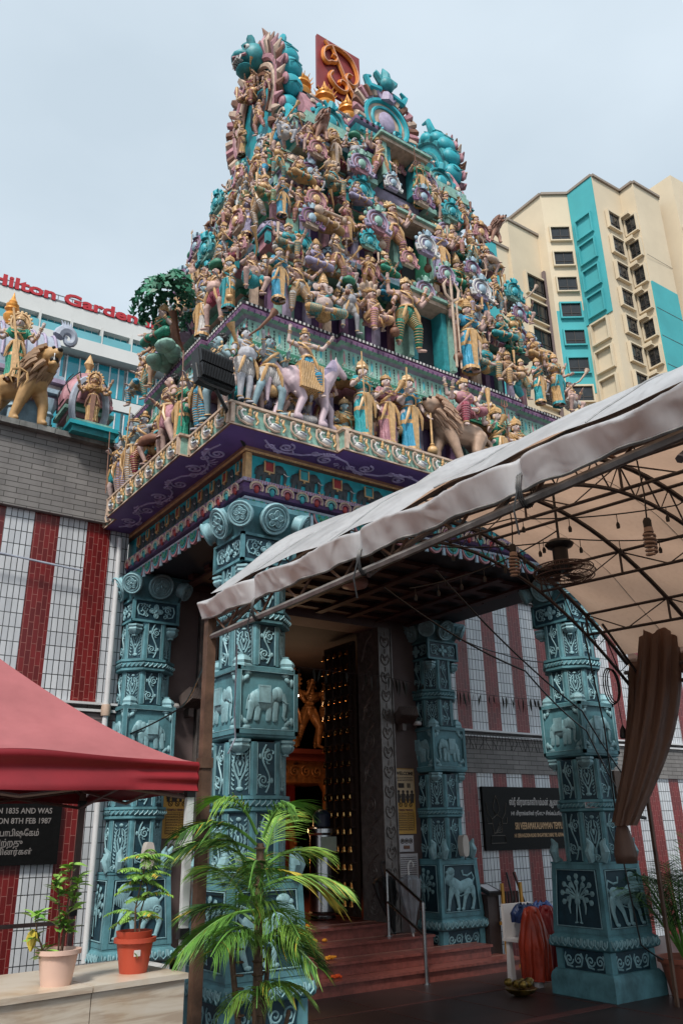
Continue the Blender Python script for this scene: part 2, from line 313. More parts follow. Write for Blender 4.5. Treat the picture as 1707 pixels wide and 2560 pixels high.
gb = brick('grey_wall_bricks', (.25, .235, .225), (.19, .18, .175), (.07, .065, .06), .26, .066, .004, rough=.8, spec=.2, bump=.006, grime=.2)
gb2 = brick('purple_grey_bricks', (.17, .145, .145), (.13, .11, .11), (.045, .035, .035), .22, .07, .004, rough=.8, spec=.2, bump=.006, grime=.2)
def wall(x0, x1, base, lab, side):
    t = W('striped_wall', lab, 'wall', ((x0 + x1) / 2, 9.1, 0)); b = MB(); b.mi = 3; b.box(x0, x1, 9.14, 9.5, 0, 6.04)
    segs = []; x = base
    while x > x0: x -= .6
    while x < x1:
        segs.append((max(x, x0), min(x + .28, x1), 1)); segs.append((max(x + .28, x0), min(x + .6, x1), 0)); x += .6
    for a, c, k in segs:
        if c - a < .005: continue
        b.mi = k; b.box(a, c, 9.1, 9.139, 0, 2.38); b.box(a, c, 9.1, 9.139, 2.985, 5.06)
    part(b, 'tiled_face', [wt, rt, gb, gb], t)
    b = MB(); b.mi = 0 if side else 1; b.box(x0, x1, 9.07, 9.139, 2.382, 2.88); b.mi = 0; b.box(x0, x1, 9.03, 9.139, 5.062, 6.0); part(b, 'brick_band', [gb, gb2], t)
    b = MB(); b.box(x0, x1, 9.04, 9.139, 2.882, 2.91); b.box(x0, x1, 9.02, 9.099, 2.955, 2.98); part(b, 'white_trim', white_paint, t)
    b = MB(); x = x0; r = random.Random(3)
    while x < x1: b.box(x + .004, min(x + .2, x1), 8.93 + r.uniform(-.006, .006), 9.5, 6.002, 6.07); x += .2
    part(b, 'coping', M('mossy_coping', (.22, .22, .21), .8, .45, 5, .01, grime=.7, gcol=(.03, .03, .025)), t)
    return t
wall(-9, 3.25, 2.74, 'red and white striped tile wall with grey brick bands behind the red gazebo', 0)
wall(8.15, 19, 8.38, 'red and white striped tile wall behind the dark pillar and the black temple sign', 1)
plaster = M('brown_plaster', (.155, .115, .11), .75, .2, 1.5, .002, grime=.3)
t = W('doorway_wall', 'brown plastered wall around the tall temple doorway', 'wall', (5.69, 9.1, 0))
b = MB(); b.box(3.251, 4.22, 9.12, 9.55, 0, 4.5); b.box(7.16, 8.149, 9.12, 9.55, 0, 4.5); b.box(4.221, 7.159, 9.12, 9.55, 4.3, 4.5); part(b, 'plaster_face', plaster, t)
jm = M('embossed_silver_jamb', (.16, .14, .13), .4, .3, 12, grime=.5, metal=.35)
def jamb(sg):
    x = lambda v: 5.69 + sg * v
    b = MB(); xs = sorted((x(1.24), x(1.465))); b.box(xs[0], xs[1], 9.06, 9.56, .43, 4.3)
    b.M = frame((x(1.352), 9.055, .5)); 
    for k in range(15):
        z = k * .25
        for q in (1, -1): b.tube([(q * xx, 0, z + zz) for xx, zz in ((0, .02), (.05, .05), (.075, .11), (.05, .17), (.02, .15), (.03, .12))], .008, 5)
        b.ell((0, 0, z + .11), (.025, .01, .03), 6, 4); b.tube([(0, 0, z + .18), (0, 0, z + .25)], .006, 4)
    b.M = Matrix(); b.box(xs[0] - .006, xs[0] + .012, 9.045, 9.06, .43, 4.3); b.box(xs[1] - .012, xs[1] + .006, 9.045, 9.06, .43, 4.3)
    # reveal facing into the opening
    b.M = frame((x(1.235), 9.32, .6), R(-90) if sg > 0 else R(90))
    for k in range(9):
        z = k * .41; b.tube(spiral(0, z + .13, .12, 2, k, 1 if k % 2 else -1), .011, 5); b.tube([(-.13, 0, z), (.0, 0, z + .26), (.13, 0, z + .34), (.05, 0, z + .41)], .012, 5)
    b.M = Matrix(); return b
for sg in (1, -1): part(jamb(sg), 'carved_jamb', jm, t)
# ---------------------------------------------------------------- temple interior behind the doorway
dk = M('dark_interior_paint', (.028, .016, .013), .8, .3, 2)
t = W('inner_hall', 'dim inner hall of the temple seen through the doorway', 'hall', (5.69, 12, 0))
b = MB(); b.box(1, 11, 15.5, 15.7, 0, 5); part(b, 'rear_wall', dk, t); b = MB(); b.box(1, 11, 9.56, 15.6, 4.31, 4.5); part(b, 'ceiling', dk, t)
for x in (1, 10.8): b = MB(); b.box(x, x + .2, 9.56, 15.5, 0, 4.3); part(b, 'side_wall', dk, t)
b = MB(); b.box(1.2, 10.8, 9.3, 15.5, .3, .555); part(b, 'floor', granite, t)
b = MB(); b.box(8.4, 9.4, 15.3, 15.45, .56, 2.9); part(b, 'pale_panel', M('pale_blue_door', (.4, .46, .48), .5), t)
brass = M('old_brass', (.46, .20, .05), .35, .35, 9, metal=.75, grime=.4); gold_w = M('gilded_wood', (.30, .12, .04), .45, .4, 14, .004, metal=.3, grime=.6)
t = W('inner_shrine', 'gilded shrine with carved figures glowing inside the dark hall', 'shrine', (6.9, 12.6, .56))
b = MB(); b.box(5.8, 8.6, 12.2, 13.6, 2.75, 2.86); b.box(5.7, 8.7, 12.1, 13.7, 2.86, 2.93); part(b, 'canopy_slab', M('shrine_red', (.16, .03, .02), .5), t)
b = MB(); b.box(5.9, 8.5, 12.3, 13.5, 2.4, 2.749)
for k in range(12): b.tube(spiral(6.0 + .22 * k, 2.56, .1, 1.5, k), .012, 5)
b.M = frame((0, 12.28, 0)); [b.tube(spiral(6.02 + .22 * k, 2.58, .1, 1.5, k), .012, 5) for k in range(12)]; b.M = Matrix(); part(b, 'carved_frieze', gold_w, t)
for x in (5.95, 7.1, 8.3):
    b = MB(); b.M = frame((x, 12.4, .56)); b.lathe([(.16, 0), (.16, .3), (.1, .34), (.1, 1.2), (.14, 1.25), (.1, 1.3), (.1, 1.7), (.17, 1.84)], n=12); part(b, 'column', gold_w, t)
b = MB(); b.box(6.5, 8.0, 13.0, 13.2, .56, 2.4); part(b, 'red_backing', M('shrine_red_cloth', (.22, .02, .02), .7), t)
b = MB(); b.M = frame((7.3, 12.9, 1.3)); b.tube([(.62 * cos(a), 0, .8 * sin(a)) for a in [PI * k / 20 for k in range(21)]], .07, 8); [b.ell((.62 * cos(a), -.06, .8 * sin(a)), .045, 8, 5) for a in [PI * k / 16 for k in range(17)]]
b.box(-.7, -.55, 0, .1, -.7, 0); b.box(.55, .7, 0, .1, -.7, 0); part(b, 'archway', gold_w, t)
def plamp(name, loc, col, e, sz):
    l = bpy.data.lights.new(name, 'POINT'); l.energy = e; l.color = col; l.shadow_soft_size = sz; o = bpy.data.objects.new(name, l); COL.objects.link(o); o.location = loc; return o
t = W('tube_light', 'lit white tube light hanging in the dark doorway', 'lamp', (6.7, 11.2, 3.6))
b = MB(); b.tube([(6.4, 11.4, 3.56), (6.9, 11.1, 3.62)], .014, 8); part(b, 'tube', M('lit_tube', (1, .95, .85), .5, 0, emit=5), t); b = MB(); b.box(6.63, 6.67, 11.24, 11.28, 3.62, 4.3); part(b, 'hanger', black, t)
l = plamp('tube_glow', (6.9, 11.2, 3.5), (1, .68, .4), 11, .25); l.parent = t; l.location = Vector(l.location) - Vector(t.location)
t = W('oil_lamp', 'small glowing oil lamp standing before the inner shrine', 'lamp', (6.6, 12.0, .56))
b = MB(); b.lathe([(.12, 0), (.03, .05), (.03, .5), (.1, .56), (.1, .6)], (6.6, 11.9, .56), 12); part(b, 'stand', brass, t); b = MB(); b.ell((6.6, 11.9, 1.22), (.02, .02, .05)); part(b, 'flame', M('flame', (1, .45, .1), .5, 0, emit=12), t)
l = plamp('flame_glow', (6.6, 11.7, 1.7), (1, .5, .2), 12, .12); l.parent = t; l.location = Vector(l.location) - Vector(t.location)
# open door leaf hung with bells
t = W('bell_door', 'dark open door leaf covered with rows of small brass bells', 'door', (6.86, 9.9, .56))
b = MB(); 
b.box(6.88, 6.93, 9.6, 10.35, .58, 4.2); part(b, 'leaf', M('dark_teak', (.03, .018, .013), .5), t)
b = MB()
for j in range(4): b.box(6.84, 6.88, 9.66 + .2 * j, 9.68 + .2 * j, .6, 4.15)
for i in range(16): b.box(6.845, 6.88, 9.62, 10.33, .78 + .22 * i, .80 + .22 * i)
part(b, 'lattice', dk, t)
b = MB()
for i in range(16):
    for j in range(5):
        b.lathe([(.012, .075), (.02, .06), (.024, .03), (.036, .005), (.03, 0)], (6.815, 9.66 + .15 * j, .70 + .22 * i), 8); b.tube([(6.84, 9.66 + .15 * j, .8 + .22 * i), (6.815, 9.66 + .15 * j, .77 + .22 * i)], .006, 4)
part(b, 'brass_bells', M('polished_brass_bell', (.62, .38, .14), .2, .1, 5, metal=1), t, kind=None)
t = W('steel_drum', 'tall polished steel drum with ringed bands standing in the doorway', 'water drum', (6.55, 9.95, .56))
b = MB(); b.lathe([(.17, 0), (.19, .02), (.17, .05), (.19, .08), (.17, .1), (.165, .75), (.19, .78), (.165, .8), (.165, 1.02), (.19, 1.05), (.19, 1.1), (.15, 1.13)], (6.55, 9.95, .56), 28); part(b, 'body', steel, t)
b = MB(); b.lathe([(.12, 0), (.12, .14), (.08, .2), (.02, .22)], (6.55, 9.95, 1.69), 20); part(b, 'lid', M('blue_lid', (.012, .02, .045), .4), t)
b = MB(); b.box(6.42, 6.66, 9.76, 9.77, 1.38, 1.56); part(b, 'notice', M('pale_green_notice', (.35, .42, .34), .6), t)

# ---------------------------------------------------------------- pillars
def pillar(label, loc, turn=0):
    t = T('carved_pillar', label, 'pillar', loc, 0, 'carved teal pillars of the gateway')
    def seg(name, mats=(teal_md, teal_hi, navy)):
        return lambda b: b.build(name, list(mats), t)
    sq = lambda h: [(-.001, -.001), (.001, -.001), (.001, .001), (-.001, .001)]
    oc = lambda mb, ap, z0, z1: mb.lathe([(ap / cos(PI / 8), z0), (ap / cos(PI / 8), z1)], n=8, ph=PI / 8)
    b = MB(); b.sweep(sq(0), [(.41, 0), (.41, .16), (.40, .2), (.37, .235), (.37, .24)]); seg('plinth')(b)
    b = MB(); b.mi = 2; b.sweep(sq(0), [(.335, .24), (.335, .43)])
    b.mi = 0
    for q in range(4):
        b.M = Matrix.Rotation(PI / 2 * q, 4, 'Z'); b.box(-.355, -.27, -.355, -.33, .24, .43); b.box(.27, .352, -.354, -.33, .24, .43); b.mi = 1; b.M = b.M @ Matrix.Translation((0, -.335, .335))
        for sx in (-.14, .14):
            for sg in (1, -1): b.tube(spiral(sx + sg * .06, .0, .055, 1.5, 0, sg), .009, 5); b.tube([(sx + sg * .02, 0, -.07), (sx + sg * .09, 0, -.06), (sx + sg * .12, 0, .02), (sx + sg * .1, 0, .06)], .009, 5)
        b.mi = 0
    b.M = Matrix(); seg('scroll_band')(b)
    b = MB(); b.sweep(sq(0), [(.34, .43), (.385, .445), (.40, .46), (.405, .50), (.38, .545), (.355, .565), (.355, .585)]); b.mi = 1
    for q in range(4):
        b.M = Matrix.Rotation(PI / 2 * q, 4, 'Z')
        for k in range(9): x = -.34 + .085 * k; b.tube([(x - .034, -.40, .545), (x - .03, -.413, .49), (x, -.412, .462), (x + .03, -.413, .49), (x + .034, -.40, .545)], .007, 5); b.ell((x, -.405, .51), (.016, .012, .026), 6, 4)
    seg('lotus_moulding')(b)
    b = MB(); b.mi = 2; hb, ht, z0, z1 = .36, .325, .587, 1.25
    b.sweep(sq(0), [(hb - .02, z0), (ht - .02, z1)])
    tl = math.atan2(hb - ht, z1 - z0)
    for q in range(4):
        b.M = Matrix.Rotation(PI / 2 * q, 4, 'Z'); b.mi = 0
        for a in ((-hb, -ht, .05), (hb - .05, ht - .05, .05)): pass
        Q = b.M
        b.M = Q @ Matrix.Translation((0, -hb, z0)) @ Matrix.Rotation(-tl, 4, 'X'); H = (z1 - z0)
        k = (hb - ht) / H
        b.mi = 0
        for sg in (-1, 1): b.add([(sg * hb, 0, 0), (sg * (hb - .055), 0, 0), (sg * (ht - .05), 0, H), (sg * ht, 0, H), (sg * (hb - .055), .03, 0), (sg * (ht - .05), .03, H)], [(0, 1, 2, 3) if sg < 0 else (3, 2, 1, 0), (1, 4, 5, 2) if sg < 0 else (2, 5, 4, 1)])
        b.box(-hb + .05, hb - .05, 0, .03, .001, .05); b.box(-ht + .04, ht - .04, 0, .03, H - .05, H - .001); b.mi = 1
        b.tube([(-hb + .065, -.004, .06), (-ht + .065, -.004, H - .06), (ht - .065, -.004, H - .06), (hb - .065, -.004, .06)], .007, 5, closed=True)
        b.mi = 1; b.M = b.M @ Matrix.Translation((0, .012, H / 2 - .005))
        if q in (0, 1, 2): lion_relief(b, .55, .56, 1 if turn == 0 else -1)
        else: peacock_relief(b, .5, .52)
    b.M = Matrix(); seg('animal_relief_block')(b)
    b = MB(); b.mi = 1
    for q in range(4):
        b.M = Matrix.Rotation(PI / 2 * q, 4, 'Z')
        for sg in (1, -1):
            b.M = Matrix.Rotation(PI / 2 * q, 4, 'Z') @ Matrix.Translation((sg * .28, -.24, 1.26)); b.tube([(sg * x, 0, z) for x, z in ((-.03, .02), (.05, .03), (.075, .11), (.05, .19), (.09, .24))], [.02, .04, .05, .035, .008], 7); b.tube([(p[0], -.045, p[2]) for p in spiral(sg * .01, .05, .035, 1.3, 0, sg)], .008, 5)
    b.M = Matrix(); b.mi = 0; b.sweep(sq(0), [(.33, 1.25), (.33, 1.268)]); seg('corner_leaves')(b)
    for z0, z1, rv in ((1.27, 1.77, 0), (1.9, 2.32, 1), (2.96, 3.32, 0), (3.46, 3.88, 1)):
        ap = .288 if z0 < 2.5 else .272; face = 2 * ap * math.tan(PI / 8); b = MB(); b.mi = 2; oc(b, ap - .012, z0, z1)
        for q in range(8):
            b.M = Matrix.Rotation(PI / 4 * q, 4, 'Z'); b.mi = 0
            for sg in (1, -1): x = sg * (face / 2 - .014); b.box(x - .013, x + .013, -ap, -ap + .03, z0, z1)
            b.mi = 1
            for sg in (1, -1): x = sg * (face / 2 - .034); b.box(x - .003, x + .003, -ap - .002, -ap + .03, z0 + .01, z1 - .01)
            b.M = b.M @ Matrix.Translation((0, -ap + .008, z0 + .02))
            (panel_lyre if q % 2 else panel_vine)(b, face - .075, z1 - z0 - .04, q + rv, .0075)
        seg('octagonal_shaft')(b)
    for z0, z1 in ((1.77, 1.9), (3.32, 3.46)):
        b = MB(); c8 = 1 / cos(PI / 8); b.lathe([(.29 * c8, z0), (.308 * c8, z0 + .012), (.308 * c8, z0 + .035), (.296 * c8, z0 + .04), (.314 * c8, z0 + .055), (.314 * c8, z0 + .085), (.296 * c8, z1 - .035), (.318 * c8, z1 - .03), (.318 * c8, z1 - .003)], n=8, ph=PI / 8); b.mi = 1
        for q in range(8):
            b.M = Matrix.Rotation(PI / 4 * q, 4, 'Z')
            for k in range(5): x = -.11 + .052 * k; b.tube([(x, -.312, z0 + .045), (x + .03, -.323, z0 + .07), (x + .045, -.312, z0 + .092)], .006, 4)
        seg('rope_ring')(b)
    b = MB(); b.mi = 1
    for q in range(4):   # lotus drops at the block corners
        b.M = Matrix.Rotation(PI / 2 * q + PI / 4, 4, 'Z')
        for z, s in ((2.33, -1), (2.945, 1), (3.83, -1)):
            b.M = Matrix.Rotation(PI / 2 * q + PI / 4, 4, 'Z') @ Matrix.Translation((0, -.305, z)) @ Matrix.Diagonal((1, 1, s, 1)); b.lathe([(.085, -.01), (.085, .01), (.07, .02), (.08, .045), (.065, .075), (.03, .1), (.035, .115)], n=12, amp=.1, k=6)
    b.M = Matrix(); b.mi = 0; b.sweep(sq(0), [(.26, 2.345), (.285, 2.36), (.285, 2.381)]); b.sweep(sq(0), [(.285, 2.939), (.26, 2.955)]); seg('lotus_bracket')(b)
    b = MB(); b.mi = 0; b.sweep(sq(0), [(.27, 2.381), (.27, 2.939)])
    for q in range(4):
        b.M = Matrix.Rotation(PI / 2 * q, 4, 'Z'); h = .298; b.mi = 0
        b.box(-h, h, -h, -.265, 2.38, 2.415); b.box(-h, h, -h, -.265, 2.905, 2.94); b.box(-h, -h + .035, -h + .001, -.265, 2.416, 2.904); b.box(h - .035, h, -h + .001, -.265, 2.416, 2.904); b.mi = 1
        z = 2.66; b.tube([(-.26, -.294, 2.42), (-.26, -.294, 2.90), (.26, -.294, 2.90), (.26, -.294, 2.42)], .006, 4, closed=True)
        for sx in (-1, 1):
            for sz in (-1, 1):
                for k in range(3): a = k * PI / 4; b.M = Matrix.Rotation(PI / 2 * q, 4, 'Z') @ Matrix.Translation((sx * (.245 - .06 * cos(a)), -.275, z + sz * (.225 - .06 * sin(a)))) @ Matrix.Rotation(a * sx * sz, 4, 'Y'); b.ell((0, 0, 0), (.04, .018, .022), 8, 5)
        b.M = Matrix.Rotation(PI / 2 * q, 4, 'Z') @ Matrix.Translation((0, -.272, z - .01)); eleph_relief(b, .40, .34, (1 if turn == 0 else -1) if q == 0 else 1, (1, 1, 1))
    b.M = Matrix(); seg('elephant_relief_block')(b)
    b = MB(); b.mi = 2; b.sweep(sq(0), [(.262, 3.88), (.262, 4.14)]); b.mi = 0
    for q in range(4):
        b.M = Matrix.Rotation(PI / 2 * q, 4, 'Z'); h = .284
        b.box(-h, h, -h, -.25, 3.875, 3.9); b.box(-h, h, -h, -.25, 4.12, 4.145); b.box(-h, -h + .025, -h + .001, -.25, 3.901, 4.119); b.box(h - .025, h, -h + .001, -.25, 3.901, 4.119)
        b.mi = 1; b.M = b.M @ Matrix.Translation((0, -.266, 4.01)); panel_medal(b, .5, .2, .0085); b.mi = 0
    b.M = Matrix(); seg('flower_block')(b)
    b = MB(); b.mi = 0; b.sweep(sq(0), [(.25, 4.145), (.27, 4.2), (.33, 4.32), (.37, 4.37), (.37, 4.415)]); b.mi = 1
    for q in range(8):
        dg = q % 2; rr = .105 if dg else .135; d = .46 if dg else .36
        for ox in ((0,) if dg else (0,)):
            b.M = Matrix.Rotation(PI / 4 * q, 4, 'Z') @ Matrix.Translation((ox, -d, 4.29)) @ Matrix.Rotation(R(24), 4, 'X')
            b.M = b.M @ Matrix.Rotation(0, 4, 'Y')
            b.prism([(rr * cos(a), rr * sin(a)) for a in [-2 * PI * k / 20 for k in range(20)]][::-1], -.02, .07)
            b.tube([(rr * cos(a), -.02, rr * sin(a)) for a in [2 * PI * k / 20 for k in range(20)]], .016, 5, closed=True); b.tube([(rr * .76 * cos(a), -.028, rr * .76 * sin(a)) for a in [2 * PI * k / 18 for k in range(18)]], .009, 5, closed=True)
            flower(b, 0, 0, rr * .62, 5, PI / 2, -.03); b.M = b.M @ Matrix.Translation((0, -.03, rr * .2)); b.tube([(-.03, 0, .02), (0, 0, -.05), (.03, 0, .02), (0, 0, .045)], .008, 4, closed=True)
    b.M = Matrix(); seg('scroll_capital')(b)
    return t
pa = pillar('pale teal carved pillar with elephant relief standing behind the front palm', (3.53, 6.47, 0))
def dup2(root, loc, label): return dup(root, loc, 0, label)
dup2(pa, (7.82, 6.47, 0), 'shadowed dark teal carved pillar under the white tent, peacock on its base')
pc = pillar('carved teal pillar engaged in the wall behind the red gazebo and the potted plants', (3.53, 9.05, 0), 1)
dup2(pc, (7.87, 9.05, 0), 'carved teal pillar on the steps beside the umbrellas and yellow poster')

# ---------------------------------------------------------------- gateway tower
TW = W('temple_tower', 'tall tiered gateway tower crowded with painted plaster figures', 'tower', (5.69, 7.75, 4.42))
PK = ['pink', 'mauve', 'purple', 'mint', 'green', 'teal', 'aqua', 'sky', 'cream', 'gold', 'white', 'lilac', 'red', 'brown', 'dark', 'grey', 'silver']
PM = [P[k] for k in PK]; I = {k: i for i, k in enumerate(PK)}
def rect(x0, x1, y0, y1): return [(x0, y0), (x1, y0), (x1, y1), (x0, y1)]
def bay(x0, x1, y0, y1, bx, d, b0, b1):
    return [(x0, y0), (bx, y0), (bx, y0 - d), (11.38 - bx, y0 - d), (11.38 - bx, y0), (x1, y0), (x1, b0), (x1 + d, b0), (x1 + d, b1), (x1, b1), (x1, y1), (x0, y1), (x0, b1), (x0 - d, b1), (x0 - d, b0), (x0, b0)]
ent = rect(3.53, 7.85, 6.47, 9.09)
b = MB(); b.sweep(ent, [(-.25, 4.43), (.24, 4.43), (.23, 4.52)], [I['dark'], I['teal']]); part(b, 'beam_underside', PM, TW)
b = MB()
for k in range(6): b.box(3.8, 7.58, 6.75 + .42 * k, 6.87 + .42 * k, 4.38, 4.428)
for k in range(8): b.box(3.85 + .5 * k, 3.95 + .5 * k, 6.6, 9.0, 4.35, 4.379)
part(b, 'ceiling_beams', M('maroon_ceiling_beam', (.05, .014, .012), .6, .3, 5), TW)
b = MB()
b.sweep(ent, [(.235, 4.478), (.255, 4.482), (.262, 4.498), (.245, 4.512)], [I['silver']] * 4); part(b, 'silver_edge', PM, TW)
# hanging rosettes, petals, dots and elephants along front (0) and left side (1)
runs = [(frame((3.53 - .24, 6.47 - .24, 0)), 4.80), (frame((3.53 - .24, 9.09, 0), R(-90)), 2.86)]
b = MB()
for Fm, ln in runs:
    n = int(ln / .235); st = ln / n
    for k in range(n):
        b.M = Fm @ Matrix.Translation((st * (k + .5), -.012, 4.478)); b.mi = I['pink']; b.prism([(.1 * cos(a), .125 * sin(a)) for a in [PI + PI * q / 12 for q in range(13)]], 0, .03)
        b.mi = I['teal']; b.prism([(.082 * cos(a), .1 * sin(a)) for a in [PI + PI * q / 12 for q in range(13)]], -.006, 0); b.mi = I['green']
        for q in range(5): a = PI + PI * (q + .5) / 5; b.ell((.045 * cos(a), -.01, .055 * sin(a)), (.02, .01, .024), 6, 4)
        b.mi = I['sky']; b.prism([(st / 2 - .02, -.13), (st / 2 + .02, -.13), (st / 2 + .01, -.02), (st / 2 - .01, -.02)], 0, .02)
part(b, 'rosette_fringe', PM, TW)
b = MB(); b.sweep(ent, [(.22, 4.513), (.285, 4.53), (.305, 4.57), (.29, 4.62), (.262, 4.64)], [I['purple']] * 5)
for Fm, ln in runs:
    n = int(ln / .165); st = ln / n
    for k in range(n):
        b.M = Fm @ Matrix.Translation((st * (k + .5), -.052, 4.575)) @ Matrix.Rotation(R(8), 4, 'X'); b.mi = I['cream']
        b.tube([(.066 * cos(a) * 1.0, -.012, .055 * sin(a) + .012) for a in [-.5 + (PI + 1) * q / 10 for q in range(11)]], .011, 5); b.mi = I['mint'] if k % 2 else I['pink']
        b.tube([(.045 * cos(a), -.016, .04 * sin(a) + .006) for a in [-.5 + (PI + 1) * q / 8 for q in range(9)]], .008, 5); b.mi = I['teal'] if k % 2 else I['red']; b.ell((0, -.012, -.005), (.028, .014, .038), 8, 5)
part(b, 'lotus_petal_band', PM, TW)
b = MB(); b.sweep(ent, [(.25, 4.642), (.285, 4.645), (.285, 4.68), (.22, 4.682)], [I['lilac']] * 4)
for Fm, ln in runs:
    b.mi = I['red']
    for k in range(int(ln / .028)):
        for z in (4.655, 4.67): b.M = Fm @ Matrix.Translation((.028 * k, -.047, z)); b.box(-.006, .006, 0, .005, -.004, .004)
part(b, 'dotted_band', PM, TW)
b = MB(); b.sweep(ent, [(.205, 4.683), (.205, 4.955)], [I['aqua']] * 2); part(b, 'frieze_back', PM, TW)
ei = 0
for Fm, ln in runs:
    n = 12 if ln > 4 else 10; st = (ln - .1) / n
    for k in range(n):
        b = MB(); b.M = Fm @ Matrix.Translation((.09 + st * (k + .5), -.0 + .03, 4.815)) @ Matrix.Diagonal((1, .75, 1, 1)); eleph_relief(b, .36 if ln > 4 else .27, .25, 1, (I['grey'], I['grey'], I['red'] if k % 2 == 0 else I['teal'])); b.mi = I['gold']
        s0 = b.M; b.M = s0 @ Matrix.Diagonal(((.36 if ln > 4 else .27), .18, .25, 1))
        for a in ((-.25, .06, -.06, .0), (-.25, -.215, 0, .4), (.025, .06, 0, .4), (-.12, -.07, -.14, -.06)): b.box(a[0], a[1], -.235, -.12, a[2], a[3])
        b.mi = I['white']; b.tube([(.36, -.14, .06), (.46, -.16, -.02), (.54, -.16, .02)], [.02, .018, .006], 5); b.mi = I['gold']; b.tube([(.40, -.1, -.33), (.46, -.1, -.45), (.54, -.1, -.36)], .028, 5)
        part(b, 'elephant_relief', PM, TW)
b = MB(); b.sweep(ent, [(.215, 4.956), (.26, 4.96), (.275, 4.975), (.285, 5.0)], [I['brown'], I['gold'], I['brown'], I['brown']])
for (x, y, a) in ((3.325, 6.265, 0),): b.mi = I['gold']; b.box(x - .045, x + .02, y - .045, y + .02, 4.684, 4.955)
b.mi = I['gold']
for Fm, ln in runs:
    for k in range(int(ln / .03)): b.M = Fm @ Matrix.Translation((.03 * k, -.03, 4.967)); b.ell((0, 0, 0), (.008, .01, .008), 5, 4)
part(b, 'gold_trim', PM, TW)
sof = bay(2.95, 8.43, 5.89, 9.09, 4.1, .1, 6.74, 8.69)
b = MB(); b.sweep(sof, [(-.3, 5.003), (-.0, 5.003), (.0, 5.02)], [I['purple']] * 3); b.add([(2.95, 5.8, 5.002), (8.43, 5.8, 5.002), (8.43, 9.09, 5.002), (2.95, 9.09, 5.002)][::-1] if False else [(2.97, 5.9, 5.002), (8.4, 5.9, 5.002), (8.4, 9.09, 5.002), (2.97, 9.09, 5.002)], [(3, 2, 1, 0)]); b.m[-1] = I['purple']
part(b, 'purple_soffit', [M('soffit_purple', (.12, .07, .25), .5, .2, 3, grime=.3) if k == 'purple' else P[k] for k in PK], TW)
b = MB(); lav = M('soffit_scroll_lavender', (.40, .35, .58), .5, .2, 9)
def soff(M0, ln, w, sd):
    rn = random.Random(sd); n = int(ln / .42); st = ln / n
    for k in range(n):
        b.M = M0 @ Matrix.Translation((st * (k + .5), w * .5, 4.999)) @ Matrix.Rotation(R(90), 4, 'X'); sg = 1 if k % 2 else -1
        b.tube([(-st / 2, 0, -sg * .05), (-st * .2, 0, sg * .07), (st * .15, 0, sg * .09), (st / 2, 0, sg * .05)], .011, 5)
        b.tube(spiral(.02, -sg * .02, .085, 1.7, PI / 2, sg), .011, 5); b.tube(spiral(-.13, sg * .05, .05, 1.4, 0, -sg), .009, 5)
        for q in range(5): a = q * .5 + rn.random(); b.tube([(.02 + .09 * cos(a), 0, sg * .09 * sin(a)), (.02 + .13 * cos(a + .3), 0, sg * .125 * sin(a + .3)), (.02 + .115 * cos(a + .7), 0, sg * .12 * sin(a + .7))], [.008, .013, .004], 4)
        if k % 3 == 1:
            for q in range(5): a = -PI / 3 + q * PI / 6; b.M = M0 @ Matrix.Translation((st * (k + 1.) + .05 * sin(a), w * .5 + .05 * cos(a), 4.999)); b.tube([(0, 0, 0), (.05 * sin(a), .05 * cos(a), 0), (.07 * sin(a) + .02, .07 * cos(a), 0)], [.003, .009, .004], 4)
soff(frame((3.35, 5.91, 0)), 4.6, .26, 1); part(b, 'soffit_scrolls', lav, TW); b = MB(); soff(frame((2.97, 8.9, 0), R(-90)), 2.6, .26, 2); part(b, 'soffit_scrolls', lav, TW)
# swan band
b = MB(); b.sweep(sof, [(-.02, 5.004), (.02, 5.004), (.02, 5.02), (.005, 5.024), (.005, 5.205), (.035, 5.21), (.035, 5.232), (-.4, 5.236)], [I['brown'], I['cream'], I['cream'], I['mint'], I['cream'], I['cream'], I['dark'], I['dark']])
def swans(F0, ln):
    n = max(1, round(ln / .262)); st = ln / n
    for k in range(n):
        b.M = F0 @ Matrix.Translation((st * (k + .5), -.01, 5.115)); b.mi = I['white']; b.ell((.01, -.012, -.035), (.06, .03, .036), 10, 6); b.tube([(-.04, -.015, -.02), (-.065, -.02, .02), (-.045, -.02, .05), (-.02, -.02, .045)], [.016, .011, .01, .013], 6)
        b.mi = I['silver']
        for q in range(3): b.tube([(-.02 + .02 * q, -.04, -.02), (.03 + .01 * q, -.045, -.04), (.065, -.03, -.02 - .008 * q)], .005, 4)
        b.mi = I['cream']; b.tube([(-.06, -.01, .07), (-.1, -.015, .06), (-.105, -.015, -.01), (-.07, -.015, -.06), (.0, -.015, -.08), (.06, -.012, -.072)], .012, 5); b.tube([(p[0], -.012, p[2]) for p in spiral(-.07, .06, .024, 1.4, 0)], .007, 4)
        b.tube([(p[0], -.012, p[2]) for p in spiral(.085, .045, .02, 1.3, 0)], .007, 4); b.mi = I['gold']; b.ell((.03, -.018, .05), (.018, .016, .024), 8, 5); b.ell((.03, -.02, .078), (.012, .012, .01), 6, 4); b.ell((.03, -.014, .02), (.024, .014, .012), 6, 4)
        b.tube([(.105, -.015, .06), (.09, -.02, .01), (.115, -.02, -.03), (.095, -.015, -.07)], [.008, .012, .011, .009], 5)
    b.mi = I['cream']; b.M = F0; b.box(-.018, .018, -.03, .0, 5.02, 5.215); b.box(ln - .018, ln + .018, -.03, 0, 5.02, 5.215)
swans(frame((2.95, 5.885, 0)), 1.13); swans(frame((4.12, 5.785, 0)), 3.14); swans(frame((7.3, 5.885, 0)), 1.1); swans(frame((2.945, 6.72, 0), R(-90)), .81); swans(frame((2.845, 8.69, 0), R(-90)), 1.93); swans(frame((2.945, 9.09, 0), R(-90)), .36)
